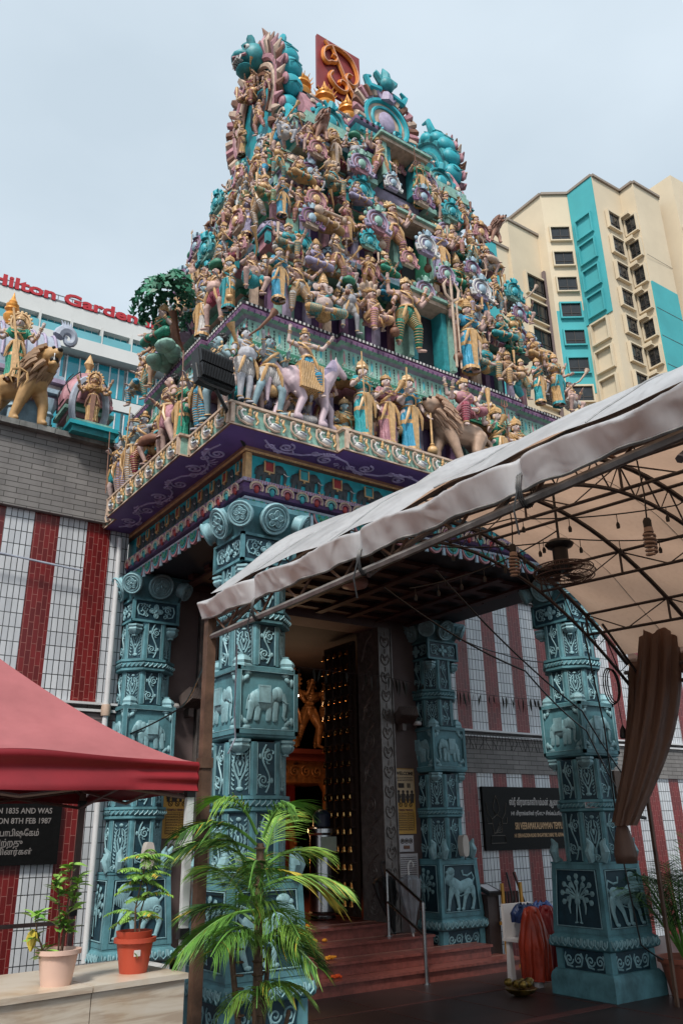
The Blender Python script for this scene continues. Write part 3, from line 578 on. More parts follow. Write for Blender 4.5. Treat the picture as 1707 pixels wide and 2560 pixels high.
part(b, 'swan_frieze', PM, TW)
# tiers
inset = lambda z: (3.2 + (z - 6.6) * .279, 6.2 + (z - 6.6) * .187)
def poly(z, d=.07, bx=None):
    x, y = inset(z); bx = bx or 4.34 + (z - 6.6) * .12; return bay(x, 11.38 - x, y, 15.5 - y, bx, d, 7.0 + (z - 6.6) * .05, 8.5 - (z - 6.6) * .05)
def kudu(b, w, c1, c2, c3, n=16):   # horseshoe gable ornament facing -y, centred on base
    b.mi = I[c1]; q = [(w * .5 * cos(a), w * .5 * sin(a) + w * .42) for a in [-.75 + (PI + 1.5) * k / n for k in range(n + 1)]]
    b.prism([(w * .36, 0)] + q + [(-w * .36, 0)], -.02, .05); b.mi = I[c2]
    b.tube([(x, -.025, z) for x, z in q], w * .055, 6); b.tube([(x * .68, -.03, w * .42 + (z - w * .42) * .68) for x, z in q], w * .035, 5); b.mi = I[c3]
    for k in range(7):
        a = -.3 + (PI + .6) * k / 6; b.ell((w * .6 * cos(a), -.01, w * .42 + w * .6 * sin(a)), (w * .1, .03, w * .1), 6, 4)
    b.ell((0, -.04, w * .42), (w * .2, .04, w * .24), 8, 6); b.mi = I[c2]
    for sg in (1, -1): b.tube([(sg * w * x, -.03, w * z) for x, z in ((.35, .1), (.6, .02), (.66, .2), (.52, .25))], [w * .06, w * .07, w * .05, w * .03], 6); b.tube([(p[0], -.05, p[2]) for p in spiral(sg * w * .22, w * .2, w * .1, 1.3, 0, sg)], w * .03, 4)
    b.mi = I[c3]; b.tube([(0, -.03, w * .9), (0, -.05, w * 1.05), (-.0, -.03, w * 1.25)], [w * .16, w * .13, w * .02], 7)
    for sg in (1, -1): b.tube([(sg * w * .1, -.03, w * .95), (sg * w * .22, -.04, w * 1.08), (sg * w * .16, -.03, w * 1.2)], [w * .06, w * .05, w * .01], 5)
def face_runs(p):   # visible front and left edges of a plan: (frame, length)
    o = []; n = len(p)
    for i in range(n):
        a, c = p[i], p[(i + 1) % n]; dx, dy = c[0] - a[0], c[1] - a[1]; l = math.hypot(dx, dy)
        if l < .15: continue
        if dx > .1: o.append((frame((a[0], a[1], 0)), l, 0))
        elif dy < -.1: o.append((frame((a[0], a[1], 0), R(-90)), l, 1))
    return o
ZT = [(5.236, 6.62), (6.62, 8.0), (8.0, 9.35), (9.35, 10.1)]
for ti, (zb, zt) in enumerate(ZT):
    pl = poly(zt if ti else 6.6); H = zt - zb; c = [('lilac', 'mauve', 'purple'), ('pink', 'mauve', 'purple'), ('cream', 'pink', 'purple'), ('pink', 'lilac', 'mauve')][ti]  # last paint of each: dark wall colour standing in for shadow behind figures
    b = MB(); bo = -.30; zw = zt - (.55 if ti == 0 else .5 if ti < 3 else .25)
    b.sweep(pl, [(bo + .08, zb), (bo + .08, zb + .06), (bo + .03, zb + .08), (bo, zb + .1), (bo, zw)], [I['mint'], I['teal'], I[c[1]], I[c[2]], I[c[2]]])
    for Fm, l, sd in face_runs(pl):       # pilasters and niche shading stones
        n = max(1, round(l / .24))
        for k in range(n + 1):
            x = l * k / n; b.M = Fm @ Matrix.Translation((min(max(x, .0), l), -bo, 0)); b.mi = I[[c[0], 'cream', c[1], 'mint', 'lilac'][(k + ti) % 5]]
            b.box(-.04, .04, -.07, 0, zb + .1, zw - .12); b.box(-.055, .055, -.09, 0, zb + .1, zb + .16)
            for q in range(3): b.mi = I[[c[1], 'gold', 'mint'][q]]; b.box(-.045 - .013 * q, .045 + .013 * q, -.075 - .013 * q, 0, zw - .12 + .035 * q, zw - .087 + .035 * q)
    part(b, 'tier_wall', PM, TW)
    b = MB()
    if ti == 0:
        b.sweep(pl, [(-.3, 5.95), (-.16, 5.96), (-.10, 6.0), (-.13, 6.03), (-.02, 6.05), (.0, 6.06), (.0, 6.17), (-.04, 6.18), (-.05, 6.44), (-.01, 6.46), (.03, 6.48), (.035, 6.52), (.01, 6.545), (.02, 6.55), (.02, 6.59), (-.3, 6.6)],
                [I[k] for k in ('cream', 'pink', 'pink', 'gold', 'green', 'green', 'mint', 'mint', 'lilac', 'mint', 'mauve', 'mauve', 'mauve', 'dark', 'white', 'mauve')])
    elif ti < 3:
        b.sweep(pl, [(-.3, zw), (-.16, zw + .01), (-.13, zw + .06), (-.17, zw + .1), (-.06, zw + .12), (-.03, zw + .18), (-.06, zw + .24), (-.09, zw + .26), (.01, zw + .28), (.03, zw + .33), (-.02, zw + .42), (-.08, zw + .46), (-.05, zw + .5), (-.3, zw + .5)],
                [I[k] for k in ('cream', 'green', 'green', 'mint', 'pink', 'mauve', 'mint', 'teal', 'sky', 'lilac', 'pink', 'cream', 'mint', 'mint')])
    else:
        b.sweep(pl, [(-.3, zw), (-.1, zw + .02), (-.08, zw + .08), (.02, zw + .1), (.05, zw + .15), (.0, zw + .22), (-.3, zw + .25)], [I[k] for k in ('cream', 'mint', 'teal', 'sky', 'purple', 'white', 'mint')])
    for Fm, l, sd in face_runs(pl):
        if ti == 0:
            n = max(1, round(l / .125))
            for k in range(n):
                x = l * (k + .5) / n; b.M = Fm @ Matrix.Translation((x, .05, 6.31)); b.mi = I['white' if k % 2 else 'cream']
                b.tube([(.034 * cos(a) if abs(cos(a)) < 1 else 0, -.004, z) for a, z in ((0, .1), (0, -.04), (-PI / 4, -.08), (-PI / 2, -.095), (-3 * PI / 4, -.08), (PI, -.04), (PI, .1))], .008, 4); b.mi = I['aqua' if k % 2 else 'pink']; b.ell((0, -.004, .01), (.014, .01, .075), 6, 5)
                b.mi = I['dark']; 
                for q in range(6): b.M = Fm @ Matrix.Translation((x + l / n / 2, .045, 6.22 + .035 * q)); b.box(-.005, .005, -.004, .005, -.011, .011)
                b.mi = I['mint']; b.M = Fm @ Matrix.Translation((x, -.004, 6.115))
                for q in (-.03, .03): b.tube([(p[0], 0, p[2]) for p in spiral(q, 0, .026, 1.3, k)], .006, 4)
            b.mi = I['white']; n = int(l / .05)
            for k in range(n): b.M = Fm @ Matrix.Translation((l * (k + .5) / n, -.024, 6.57)); b.box(-.012, .012, -.003, .01, -.014, .014)
            b.mi = I['purple']; n = int(l / .07)
            for k in range(n): b.M = Fm @ Matrix.Translation((l * (k + .5) / n, -.034, 6.5)); b.tube([(0, .012, -.03), (0, -.006, 0), (0, .012, .03)], .006, 4)
        elif ti < 3:
            n = max(1, round(l / .11))
            for k in range(n):
                x = l * (k + .5) / n; b.M = Fm @ Matrix.Translation((x, 0, zw + .18)); b.mi = I['purple' if k % 2 else 'white']; b.tube([(0, .055, -.05), (0, .022, 0), (0, .055, .05)], .012, 4)
                b.mi = I[('mint', 'cream', 'pink', 'sky')[k % 4]]; b.M = Fm @ Matrix.Translation((x, -.0, zw + .36)); b.ell((0, .0, 0), (.035, .03, .05), 6, 5); b.mi = I['gold']; b.M = Fm @ Matrix.Translation((x, .09, zw + .51)); b.box(-.03, .03, -.03, .05, -.01, .03)
    part(b, 'cornice', PM, TW)
# doorways up the middle of the front
for zc, w, h, y, dc in ((7.1, .40, .80, 6.44, 'aqua'), (8.5, .36, .72, 6.66, 'red'), (9.88, .40, .55, 6.76, 'dark')):
    b = MB(); x0 = 5.69 - w / 2; b.mi = I['teal' if dc != 'red' else 'green']; z0 = zc - h / 2
    for sg in (1, -1): b.box(5.69 + sg * (w / 2 + .04) - .04, 5.69 + sg * (w / 2 + .04) + .04, y - .22, y + .1, z0, z0 + h); b.mi = I['mint']; b.box(5.69 + sg * (w / 2 + .13) - .035, 5.69 + sg * (w / 2 + .13) + .035, y - .26, y, z0, z0 + h); b.mi = I['teal']
    b.mi = I['cream']; b.box(x0 - .2, x0 + w + .2, y - .3, y + .1, z0 + h + .001, z0 + h + .06); b.mi = I['mint']; b.box(x0 - .24, x0 + w + .24, y - .34, y + .1, z0 + h + .061, z0 + h + .1)
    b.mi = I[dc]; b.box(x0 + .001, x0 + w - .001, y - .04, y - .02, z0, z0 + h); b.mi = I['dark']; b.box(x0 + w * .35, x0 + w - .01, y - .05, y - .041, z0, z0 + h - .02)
    part(b, 'niche_door', PM, TW)
# ornaments: gables, miniature shrines, lotus stands
def orn(cfg, w):
    b = MB(); kudu(b, w, *cfg); return b.mesh('gable_ornament')
km = [orn(c, .34) for c in (('mint', 'teal', 'aqua'), ('lilac', 'white', 'sky'), ('cream', 'pink', 'gold'), ('cream', 'mauve', 'sky'), ('pink', 'lilac', 'mint'))]
for me in km: [me.materials.append(m) for m in PM]
def putorn(me, name, x, y, z, rz, s): o = O(name, me, TW, None, Vector((x, y, z)) - Vector(TW.location), rz, s); return o
k = 0
for zc, off, st in ((7.62, -.06, .62), (7.95, -.2, .55), (9.02, -.04, .6), (9.36, -.18, .5), (10.0, -.05, .5), (8.25, -.26, .7)):
    pl = poly(zc); 
    for Fm, l, sd in face_runs(pl):
        n = int(l / st)
        for j in range(n):
            p = Fm @ Vector((l * (j + .5) / n, off, zc)); 
            if sd == 1 and k > 84: continue
            if k < 92: putorn(km[(k * 7 + sd) % 5], 'gable_ornament', p.x, p.y, zc, R(-90) if sd else 0, rnd.uniform(.62, .95)); k += 1
b = MB()
def kuta(b, w, cs):
    z = 0; b.mi = I[cs[0]]; b.box(-w * .42, w * .42, -w * .42, w * .42, 0, w * .5)
    for q in (-1, 1):
        b.mi = I[cs[1]]
        for r in (-1, 1): b.box(q * w * .44 - .03, q * w * .44 + .03, r * w * .44 - .03, r * w * .44 + .03, 0, w * .5)
    for i, (o, h) in enumerate(((.52, .08), (.62, .06), (.5, .1), (.58, .07))): b.mi = I[cs[i % 4]]; b.box(-w * o, w * o, -w * o, w * o, w * .5 + z, w * (.5) + z + w * h); z += w * h + .0005
    b.mi = I[cs[3]]; b.lathe([(w * .66, w * .5 + z), (w * .68, w * .62 + z), (w * .58, w * .85 + z), (w * .34, w * 1.05 + z), (w * .1, w * 1.12 + z)], n=8, ph=PI / 8, amp=0)
    b.mi = I['dark']
    for q in range(8):
        for sg in (1, -1): b.tube([((w * .69 - k * w * .02 * k) * cos(q * PI / 4 + sg * k * .2), (w * .69 - k * w * .02 * k) * sin(q * PI / 4 + sg * k * .2), w * .56 + z + k * w * .125) for k in range(5)], .006, 4)
    b.mi = I['gold']; b.lathe([(.05 * w * 2, w * 1.1 + z), (.03 * w * 2, w * 1.2 + z), (.07 * w * 2, w * 1.3 + z), (.0 * w + .004, w * 1.5 + z)], n=8)
kt = []
for cs in (('lilac', 'mint', 'sky', 'cream'), ('pink', 'teal', 'mint', 'lilac'), ('mint', 'purple', 'cream', 'sky')):
    b = MB(); kuta(b, .3, cs); me = b.mesh('miniature_shrine'); [me.materials.append(m) for m in PM]; kt.append(me)
for z, dxs in ((6.62, ()), (7.62, (.2, 1.0)), (9.0, (.2, .85)), (9.98, (.15, .75))):
    x0, y0 = inset(z)
    for i, dx in enumerate(dxs):
        for j, xx in enumerate((x0 + dx, 11.38 - x0 - dx)): putorn(kt[(i + j + int(z)) % 3], 'miniature_shrine', xx, y0 + .12, z, 0, .9)
    for i, yy in enumerate((.7, 1.5, 2.2)[:3 if z > 7 else 0]): putorn(kt[(i + int(z)) % 3], 'miniature_shrine', x0 + .12, y0 + yy, z, 0, .85)
# barrel roof with lattice
b = MB(); prof = [(.97, 10.1), (.9, 10.18), (.92, 10.3), (.90, 10.55), (.76, 10.88), (.54, 11.18), (.28, 11.44), (.1, 11.62), (0, 11.68)]
pts = [(-r, z) for r, z in prof] + [(r, z) for r, z in prof[-2::-1]]
s0 = Matrix.Translation((0, 7.75, 0)) @ Matrix.Rotation(R(90), 4, 'Z') ; b.M = Matrix.Translation((5.69, 7.75, 0)) @ Matrix.Rotation(R(-90), 4, 'Z'); b.mi = I['pink']; b.prism(pts[::-1] if False else pts, -1.36, 1.36)
b.M = Matrix(); b.mi = I['dark']
arc = [(7.75 - r, z) for r, z in prof[1:]]
def onarc(t):
    t = t * (len(arc) - 1); i = min(int(t), len(arc) - 2); f = t - i; return (arc[i][0] + (arc[i + 1][0] - arc[i][0]) * f - .012, arc[i][1] + (arc[i + 1][1] - arc[i][1]) * f + .012)
for k in range(-8, 16):
    for sg in (1, -1):
        pp = []
        for q in range(13):
            x = 4.4 + .2 * k + sg * q * .09 + (0 if sg > 0 else .3); y, z = onarc(q / 12)
            if 4.4 < x < 6.98: pp.append((x, y, z))
        if len(pp) > 1: b.tube(pp, .012, 4)
b.mi = I['cream']
for k in range(13):
    for q in range(7): y, z = onarc((q + .5) / 7); b.ell((4.5 + .2 * k + (.1 if q % 2 else 0), y, z), (.045, .03, .045), 6, 4)
b.mi = I['mint']; b.box(4.3, 7.08, 6.72, 6.80, 10.1, 10.2); b.box(4.3, 7.08, 6.76, 6.84, 10.2, 10.32)
part(b, 'barrel_roof', PM, TW)
def kal(s): return [(r * s, z * s) for r, z in ((.10, 0), (.14, .03), (.10, .06), (.12, .1), (.17, .16), (.185, .22), (.15, .28), (.10, .31), (.13, .35), (.17, .37), (.17, .40), (.12, .42), (.15, .46), (.15, .49), (.09, .52), (.10, .56), (.06, .62), (.03, .70), (.002, .80))]
fin = M('gilded_finial', (.72, .31, .06), .35, .2, 12, grime=.3, metal=.3)
b = MB(); b.lathe(kal(.95), n=18)
for q in range(14): a = 2 * PI * q / 14; b.cap((.13 * cos(a), .13 * sin(a), .40), (.195 * cos(a), .195 * sin(a), .48), .014, .004, 5)
fme = b.mesh('finial'); fme.materials.append(fin)
for i in range(5): putorn(fme, 'finial', 4.83 + .43 * i, 7.75, 11.62, 0, 1)
# great arches closing both ends of the roof
def arch(sg):
    b = MB(); b.M = Matrix.Translation((5.69 + sg * 1.46, 7.75, 10.1)) @ Matrix.Rotation(R(90) if sg > 0 else R(-90), 4, 'Z') @ Matrix.Diagonal((.84, .8, 1.04, 1))   # local -y points outwards
    c = .95; A = lambda a, r, zz=1.12: (r * cos(a), c + r * zz * sin(a))
    n = 30; ang = [-.95 + (PI + 1.9) * k / n for k in range(n + 1)]
    b.mi = I['aqua']; b.prism([(.62, 0)] + [A(a, .80) for a in ang] + [(-.62, 0)], -.12, .12)
    b.mi = I['teal']; b.tube([(A(a, .80)[0], .13, A(a, .80)[1]) for a in ang], .05, 6); b.tube([(A(a, .62)[0], .13, A(a, .62)[1]) for a in ang], .03, 6)
    for k in range(15):     # oval jewels on the rim
        a = -.85 + (PI + 1.7) * k / 14; x, z = A(a, .86); s = b.M; b.M = s @ Matrix.Translation((x, -.02, z)) @ Matrix.Rotation(-a, 4, 'Y'); b.mi = I['cream']; b.ell((0, 0, 0), (.05, .13, .10), 10, 6); b.mi = I['pink']; b.ell((.025, 0, 0), (.045, .10, .075), 8, 6); b.mi = I['teal']; b.ell((.05, 0, 0), (.035, .055, .04), 8, 5)
        b.M = s
    for k in range(15):      # big teal lobes outside the rim
        a = -.8 + (PI + 1.6) * k / 14; x, z = A(a, .86); s = b.M; b.M = s @ Matrix.Translation((x, .02, z)) @ Matrix.Rotation(-a, 4, 'Y'); b.mi = I['aqua']; b.ell((0, 0, 0), (.13, .21, .16), 12, 8); b.mi = I['teal']; b.tube([(.13, -.12, -.05), (.14, .0, .0), (.13, .12, -.05)], .012, 4); b.mi = I['pink']; b.ell((.07, -.17, .0), (.07, .06, .09), 8, 6); b.M = s
    for k in range(27):     # flames on the outer face
        a = -.8 + (PI + 1.6) * k / 26; b.mi = I[('brown', 'cream', 'pink')[k % 3]]; x, z = A(a, .78); x2, z2 = A(a + .05, 1.0)
        b.tube([(x, -.14, z), ((x + x2) / 2, -.24, (z + z2) / 2 + .02), (x2, -.20, z2 + .05)], [.085, .06, .012], 6)
    for rr, m, w in ((.72, 'pink', .06), (.60, 'cream', .05), (.48, 'brown', .05)): b.mi = I[m]; b.tube([(A(a, rr)[0], -.16, A(a, rr)[1]) for a in ang[2:-2]], w, 6)
    b.mi = I['dark']; b.ell((0, -.12, c), (.28, .05, .32))
    for sx in (1, -1): b.mi = I['aqua']; b.tube([(sx * x, -.05, z) for x, z in ((.55, .12), (.85, .02), (.98, .2), (.86, .38), (.74, .28))], [.1, .15, .13, .09, .05], 8); b.mi = I['cream']; b.tube([(p[0], -.2, p[2]) for p in spiral(sx * .86, .2, .12, 1.4, 0, sx)], .02, 5)
    part(b, 'end_arch', PM, TW)
    b = MB(); b.M = Matrix.Translation((5.69 + sg * 1.36, 7.75, 11.86)) @ Matrix.Rotation(R(90) if sg > 0 else R(-90), 4, 'Z')   # guardian mask
    b.mi = I['teal']; b.ell((0, -.28, .12), (.24, .24, .24), 14, 9); b.ell((0, -.5, .02), (.16, .14, .09), 10, 7); b.ell((0, -.42, -.16), (.15, .14, .06), 10, 6)
    b.mi = I['white']; 
    for sx in (1, -1): b.ell((sx * .11, -.46, .16), (.055, .045, .055)); b.tube([(sx * .1, -.55, -.03), (sx * .11, -.57, -.12)], [.022, .004], 6)
    for q in (-.06, -.02, .02, .06): b.box(q - .014, q + .014, -.6, -.5, -.085, -.045)
    b.mi = I['dark']; [b.ell((sx * .115, -.5, .16), (.025, .02, .028)) for sx in (1, -1)]; b.mi = I['pink']; b.tube([(-.16, -.5, -.03), (0, -.62, -.03), (.16, -.5, -.03)], .022, 6)
    for sx in (1, -1):
        b.mi = I['brown']; b.tube([(sx * .16, -.2, .25), (sx * .22, -.2, .45), (sx * .15, -.25, .66)], [.075, .06, .005], 7); b.mi = I['teal']; b.tube([(sx * .05, -.35, .3), (sx * .08, -.4, .42), (sx * .02, -.35, .52)], [.07, .06, .01], 6)
        b.mi = I['aqua']; b.tube([(sx * .2, -.1, .1), (sx * .36, -.05, .25), (sx * .33, .0, .46), (sx * .2, .0, .5)], [.07, .07, .05, .02], 7)
    part(b, 'guardian_mask', PM, TW)
for sg in (-1, 1): arch(sg)
# dormer in the middle of the front
b = MB(); dp = rect(5.08, 6.30, 6.72, 7.5)
b.sweep(dp, [(-.02, 9.4), (-.02, 10.22), (.02, 10.24), (.02, 10.32), (-.03, 10.33), (.03, 10.36), (.06, 10.44), (0, 10.52), (.05, 10.54), (.05, 10.6), (-.04, 10.61), (-.04, 10.66)], [I[k] for k in ('lilac', 'mint', 'cream', 'pink', 'mint', 'teal', 'purple', 'sky', 'mauve', 'mint', 'lilac', 'lilac')])
for k in range(12): b.mi = I['dark']; b.box(5.1 + .1 * k, 5.14 + .1 * k, 6.655, 6.70, 10.55, 10.59); b.mi = I['teal']; b.box(5.1 + .1 * k, 5.15 + .1 * k, 6.655, 6.70, 10.37, 10.42)
for k in range(8):
    b.mi = I[('mint', 'purple', 'pink', 'green')[k % 4]]
    for sg in (1, -1): b.box(5.69 + sg * .5 - .08 + .004 * k, 5.69 + sg * .5 + .08 - .004 * k, 6.56 + .006 * k, 6.74, 9.42 + .11 * k, 9.5 + .11 * k)
b.M = Matrix.Translation((5.69, 6.86, 10.66)); kudu(b, .74, 'cream', 'aqua', 'lilac', 22); b.mi = I['cream']
for sg in (1, -1):
    for q in range(7): a = R(10 + 24 * q); x, z = .5 * cos(a) * 1.0, .31 + .5 * sin(a) * .95
    for q in range(9):
        a = R(-20 + 14 * q); b.mi = I[('cream', 'pink', 'brown')[q % 3]]; b.tube([(sg * .42 * cos(a), 0, .34 + .42 * sin(a)), (sg * .55 * cos(a), -.03, .36 + .53 * sin(a)), (sg * .56 * cos(a + .15), 0, .42 + .6 * sin(a + .1))], [.06, .055, .008], 6)
b.mi = I['teal']; b.ell((0, -.08, .98), (.12, .1, .12)); b.tube([(0, -.05, 1.05), (0, -.05, 1.2), (0, 0, 1.38)], [.09, .07, .01], 7)
for sg in (1, -1): b.tube([(sg * .08, -.05, 1.0), (sg * .17, -.05, 1.12), (sg * .12, 0, 1.28)], [.05, .05, .008], 6); b.mi = I['aqua']; b.tube([(sg * x, -.05, z) for x, z in ((.1, .85), (.3, .8), (.36, .95), (.27, 1.02))], [.05, .06, .045, .02], 6); b.mi = I['teal']
b.M = Matrix(); part(b, 'front_dormer', PM, TW)
for sx, me in ((4.72, 0), (6.66, 0)): putorn(km[me], 'gable_ornament', sx, 6.86, 10.2, 0, 1.35)
# red sign board above the roof
t = W('emblem_sign', 'red metal board with golden Tamil om emblem on posts above the tower', 'sign', (5.72, 8.0, 11.6))
red = M('sign_red', (.25, .035, .035), .45, .15, 4, grime=.2)
b = MB(); b.box(5.30, 6.14, 8.0, 8.05, 12.54, 13.68); part(b, 'board', red, t)
for x in (5.46, 5.98): b = MB(); b.box(x - .025, x + .025, 8.06, 8.11, 11.3, 13.4); part(b, 'post', red, t)
og = M('emblem_gold', (.66, .22, .03), .35, .15, 8)
b = MB(); b.M = Matrix.Translation((5.72, 7.965, 13.11))
def om(b, dy, r):
    e = [(-.20, .05), (-.27, .0), (-.33, .08), (-.31, .26), (-.18, .40), (.02, .43), (.22, .33), (.33, .1), (.32, -.1), (.22, -.22), (.1, -.16), (.14, -.02), (.22, -.02)]
    def sm(p, n=5):
        o = []; p = [p[0]] + p + [p[-1]]
        for i in range(1, len(p) - 2):
            for k in range(n):
                t = k / n; o.append(tuple(.5 * (2 * p[i][j] + (p[i + 1][j] - p[i - 1][j]) * t + (2 * p[i - 1][j] - 5 * p[i][j] + 4 * p[i + 1][j] - p[i + 2][j]) * t * t + (3 * p[i][j] - p[i - 1][j] - 3 * p[i + 1][j] + p[i + 2][j]) * t ** 3) for j in (0, 1)))
        return o + [p[-1]]
    for c in (e, [(-.2, .05), (-.1, .1), (-.08, .2), (-.16, .22)], [(-.16, -.14), (-.22, -.28), (-.12, -.42), (.02, -.46), (.12, -.38), (.1, -.26), (.0, -.24), (-.03, -.32)]): b.tube([(x, dy, z) for x, z in sm(c)], r, 6)
    b.tube([(-.17, dy, .40), (.18, dy, -.36)], r * .8, 6); b.tube([(.05, dy, -.12), (.26, dy, -.46)], r, 6); b.tube([(-.3, dy, .46), (-.22, dy, .36)], r * .7, 5)
om(b, 0, .036); part(b, 'gold_emblem', og, t)
b = MB(); b.M = Matrix.Translation((5.72, 7.925, 13.11)); om(b, 0, .010); part(b, 'neon_tube', M('emblem_tube', (.75, .40, .25), .3), t)

# ---------------------------------------------------------------- painted plaster figures
V = Vector
def hand(b, w, d, side=1, s=1.):
    w = V(w); d = V(d).normalized(); x = d.cross(V((0, 1, .2))); x = x.normalized() if x.length > .1 else V((1, 0, 0))
    b.cap(w, w + d * .03 * s, .018 * s, .02 * s, 7)
    for k, (o, l) in enumerate(((-.018, .034), (-.006, .042), (.006, .04), (.018, .03))):
        p = w + d * .035 * s + x * o * s; q = p + d * l * .6 * s + x * o * .2 * s; b.cap(p, q, .0085 * s, .008 * s, 5); b.cap(q, q + (d + V((0, -.5, -.2))) * l * .4 * s, .008 * s, .006 * s, 5)
    b.cap(w + x * side * .012 * s, w + (d * .7 + x * side * .9).normalized() * .04 * s, .009 * s, .007 * s, 5)
def ring(b, p, q, t, r, w=.008):
    p = V(p); q = V(q); d = (q - p).normalized(); c = p.lerp(q, t); x = d.orthogonal().normalized(); y = d.cross(x)
    b.tube([c + x * r * cos(a) + y * r * sin(a) for a in [2 * PI * k / 12 for k in range(12)]], w, 5, closed=True)
CR = {'tall': [(.058, 0), (.066, .012), (.06, .03), (.066, .045), (.055, .07), (.058, .085), (.044, .11), (.046, .125), (.03, .15), (.032, .16), (.012, .185), (.002, .21)],
      'low': [(.058, 0), (.068, .012), (.062, .03), (.066, .045), (.05, .07), (.03, .09), (.015, .10), (.002, .13)], 'bun': [(.05, 0), (.052, .02), (.03, .04), (.04, .06), (.03, .09), (.002, .1)]}
FIG = {}
def figure(key, arms, legs='stand', skirt='sari', crown='tall', prop=None, fem=False, fat=1., lean=0., head='man', halo=False, nz=0.):
    B = MB(); G = MB(); K = MB(); Hm = MB(); E = MB(); Pp = MB()
    pz = {'stand': .52, 'step': .50, 'sit': .13, 'chair': .30, 'crouch': .26}[legs]; L = lean
    pel = V((0, 0, pz)); wa = V((L * .4, 0, pz + .10)); ch = V((L, -.005, pz + .19)); nk = V((L * 1.1, 0, pz + .275)); hd = V((L * 1.15, -.012, pz + .355))
    B.cap(pel, wa, .078 * fat, (.056 if fem else .064) * fat ** 1.5); B.cap(wa, ch, (.056 if fem else .064) * fat ** 1.5, .078 if fem else .088); B.cap(ch + V((-.07, 0, .045)), ch + V((.07, 0, .045)), .042, .042)
    if fat > 1.1: B.ell(wa + V((0, -.035, -.02)), (.115, .11, .105))
    if fem:
        for s in (1, -1): B.ell(ch + V((s * .04, -.06, .0)), (.038, .036, .036))
    B.cap(nk, hd, .032, .034)
    # head
    if head == 'elephant':
        B.ell(hd + V((0, 0, .01)), (.068, .066, .065)); B.tube([hd + V(p) for p in ((0, -.05, -.01), (0, -.095, -.06), (.01, -.09, -.12), (.04, -.09, -.15), (.06, -.1, -.13))], [.035, .028, .022, .018, .014], 8)
        for s in (1, -1): B.ell(hd + V((s * .09, .01, .0)), (.05, .012, .06)); Pp.tube([hd + V((s * .035, -.06, -.03)), hd + V((s * .055, -.11, -.05))], [.01, .004], 5)
    else:
        B.ell(hd, (.052, .058, .064), 14, 10); B.ell(hd + V((0, -.022, -.034)), (.034, .034, .03)); B.cap(hd + V((0, -.056, .01)), hd + V((0, -.068, -.014)), .008, .012, 6)
        for s in (1, -1): B.ell(hd + V((s * .053, 0, -.005)), (.01, .016, .022)); B.ell(hd + V((s * .022, -.05, .014)), (.012, .006, .006))
        B.ell(hd + V((0, -.056, -.034)), (.018, .01, .006))
    for s in (1, -1):
        E.M = Matrix(); c = hd + V((s * .021, -.0545, .006)); E.mi = 0; E.ell(c, (.012, .006, .006), 8, 5); E.mi = 1; E.ell(c + V((0, -.004, 0)), (.0055, .004, .0058), 6, 5); E.tube([c + V((-.015, -.003, .014)), c + V((0, -.006, .019)), c + V((.015, -.001, .013))], .0032, 4)
    E.mi = 2; E.ell(hd + V((0, -.064, -.034)), (.013, .006, .0045), 8, 4)
    if not fem and head in ('man', 'sage') and skirt != 'kid':
        E.mi = 1; [E.tube([hd + V((0, -.07, -.024)), hd + V((s * .02, -.064, -.027)), hd + V((s * .034, -.05, -.018))], [.005, .0055, .002], 5) for s in (1, -1)]
    if head == 'sage': Hm.tube([hd + V((0, -.05, -.04)), hd + V((0, -.075, -.09)), hd + V((0, -.07, -.16))], [.04, .036, .005], 8)
    Hm.ell(hd + V((0, .02, .018)), (.058, .056, .058), 12, 8)
    if fem: Hm.ell(hd + V((0, .06, -.03)), (.04, .035, .05)); 
    if head == 'wild':
        for k in range(16): a = 2 * PI * k / 16; q = hd + V((.06 * cos(a), .02 + .02 * (k % 2), .03 + .06 * sin(a) * (1 if sin(a) > 0 else .5))); Hm.ell(q, .026, 7, 5)
    if crown: [K.ell(hd + V((.062 * cos(a), .005 + .062 * sin(a), .055)), .009, 6, 4) for a in [2 * PI * k / 8 for k in range(8)]]
    for s in (1, -1): K.ell(hd + V((s * .06, -.01, -.035)), (.014, .014, .02), 7, 5)
    if halo:
        K.tube([hd + V((.12 * cos(a), .05, .04 + .15 * sin(a))) for a in [-.7 + (PI + 1.4) * k / 18 for k in range(19)]], .016, 6); G.M = Matrix.Translation(hd + V((0, .055, .04))) ; G.mi = 1; G.prism([(.11 * cos(a), .14 * sin(a)) for a in [2 * PI * k / 20 for k in range(20)]], 0, .01); G.M = Matrix(); G.mi = 0
        for k in range(13): a = -.6 + (PI + 1.2) * k / 12; K.ell(hd + V((.14 * cos(a), .05, .04 + .17 * sin(a))), (.02, .012, .022), 6, 4)
    # arms: (side, elbow offset, hand offset) from shoulder
    hands = []
    for (s, e, h) in arms:
        sh = ch + V((s * .105, 0, .05)); el = sh + V(e); wr = sh + V(h); B.cap(sh, el, .036, .027); B.cap(el, wr, .027, .018); d = (wr - el); hand(B, wr, d, -s); hands.append(wr + d.normalized() * .04)
        ring(K, sh, el, .55, .037); ring(K, el, wr, .85, .024, .007); ring(K, el, wr, .7, .026, .004)
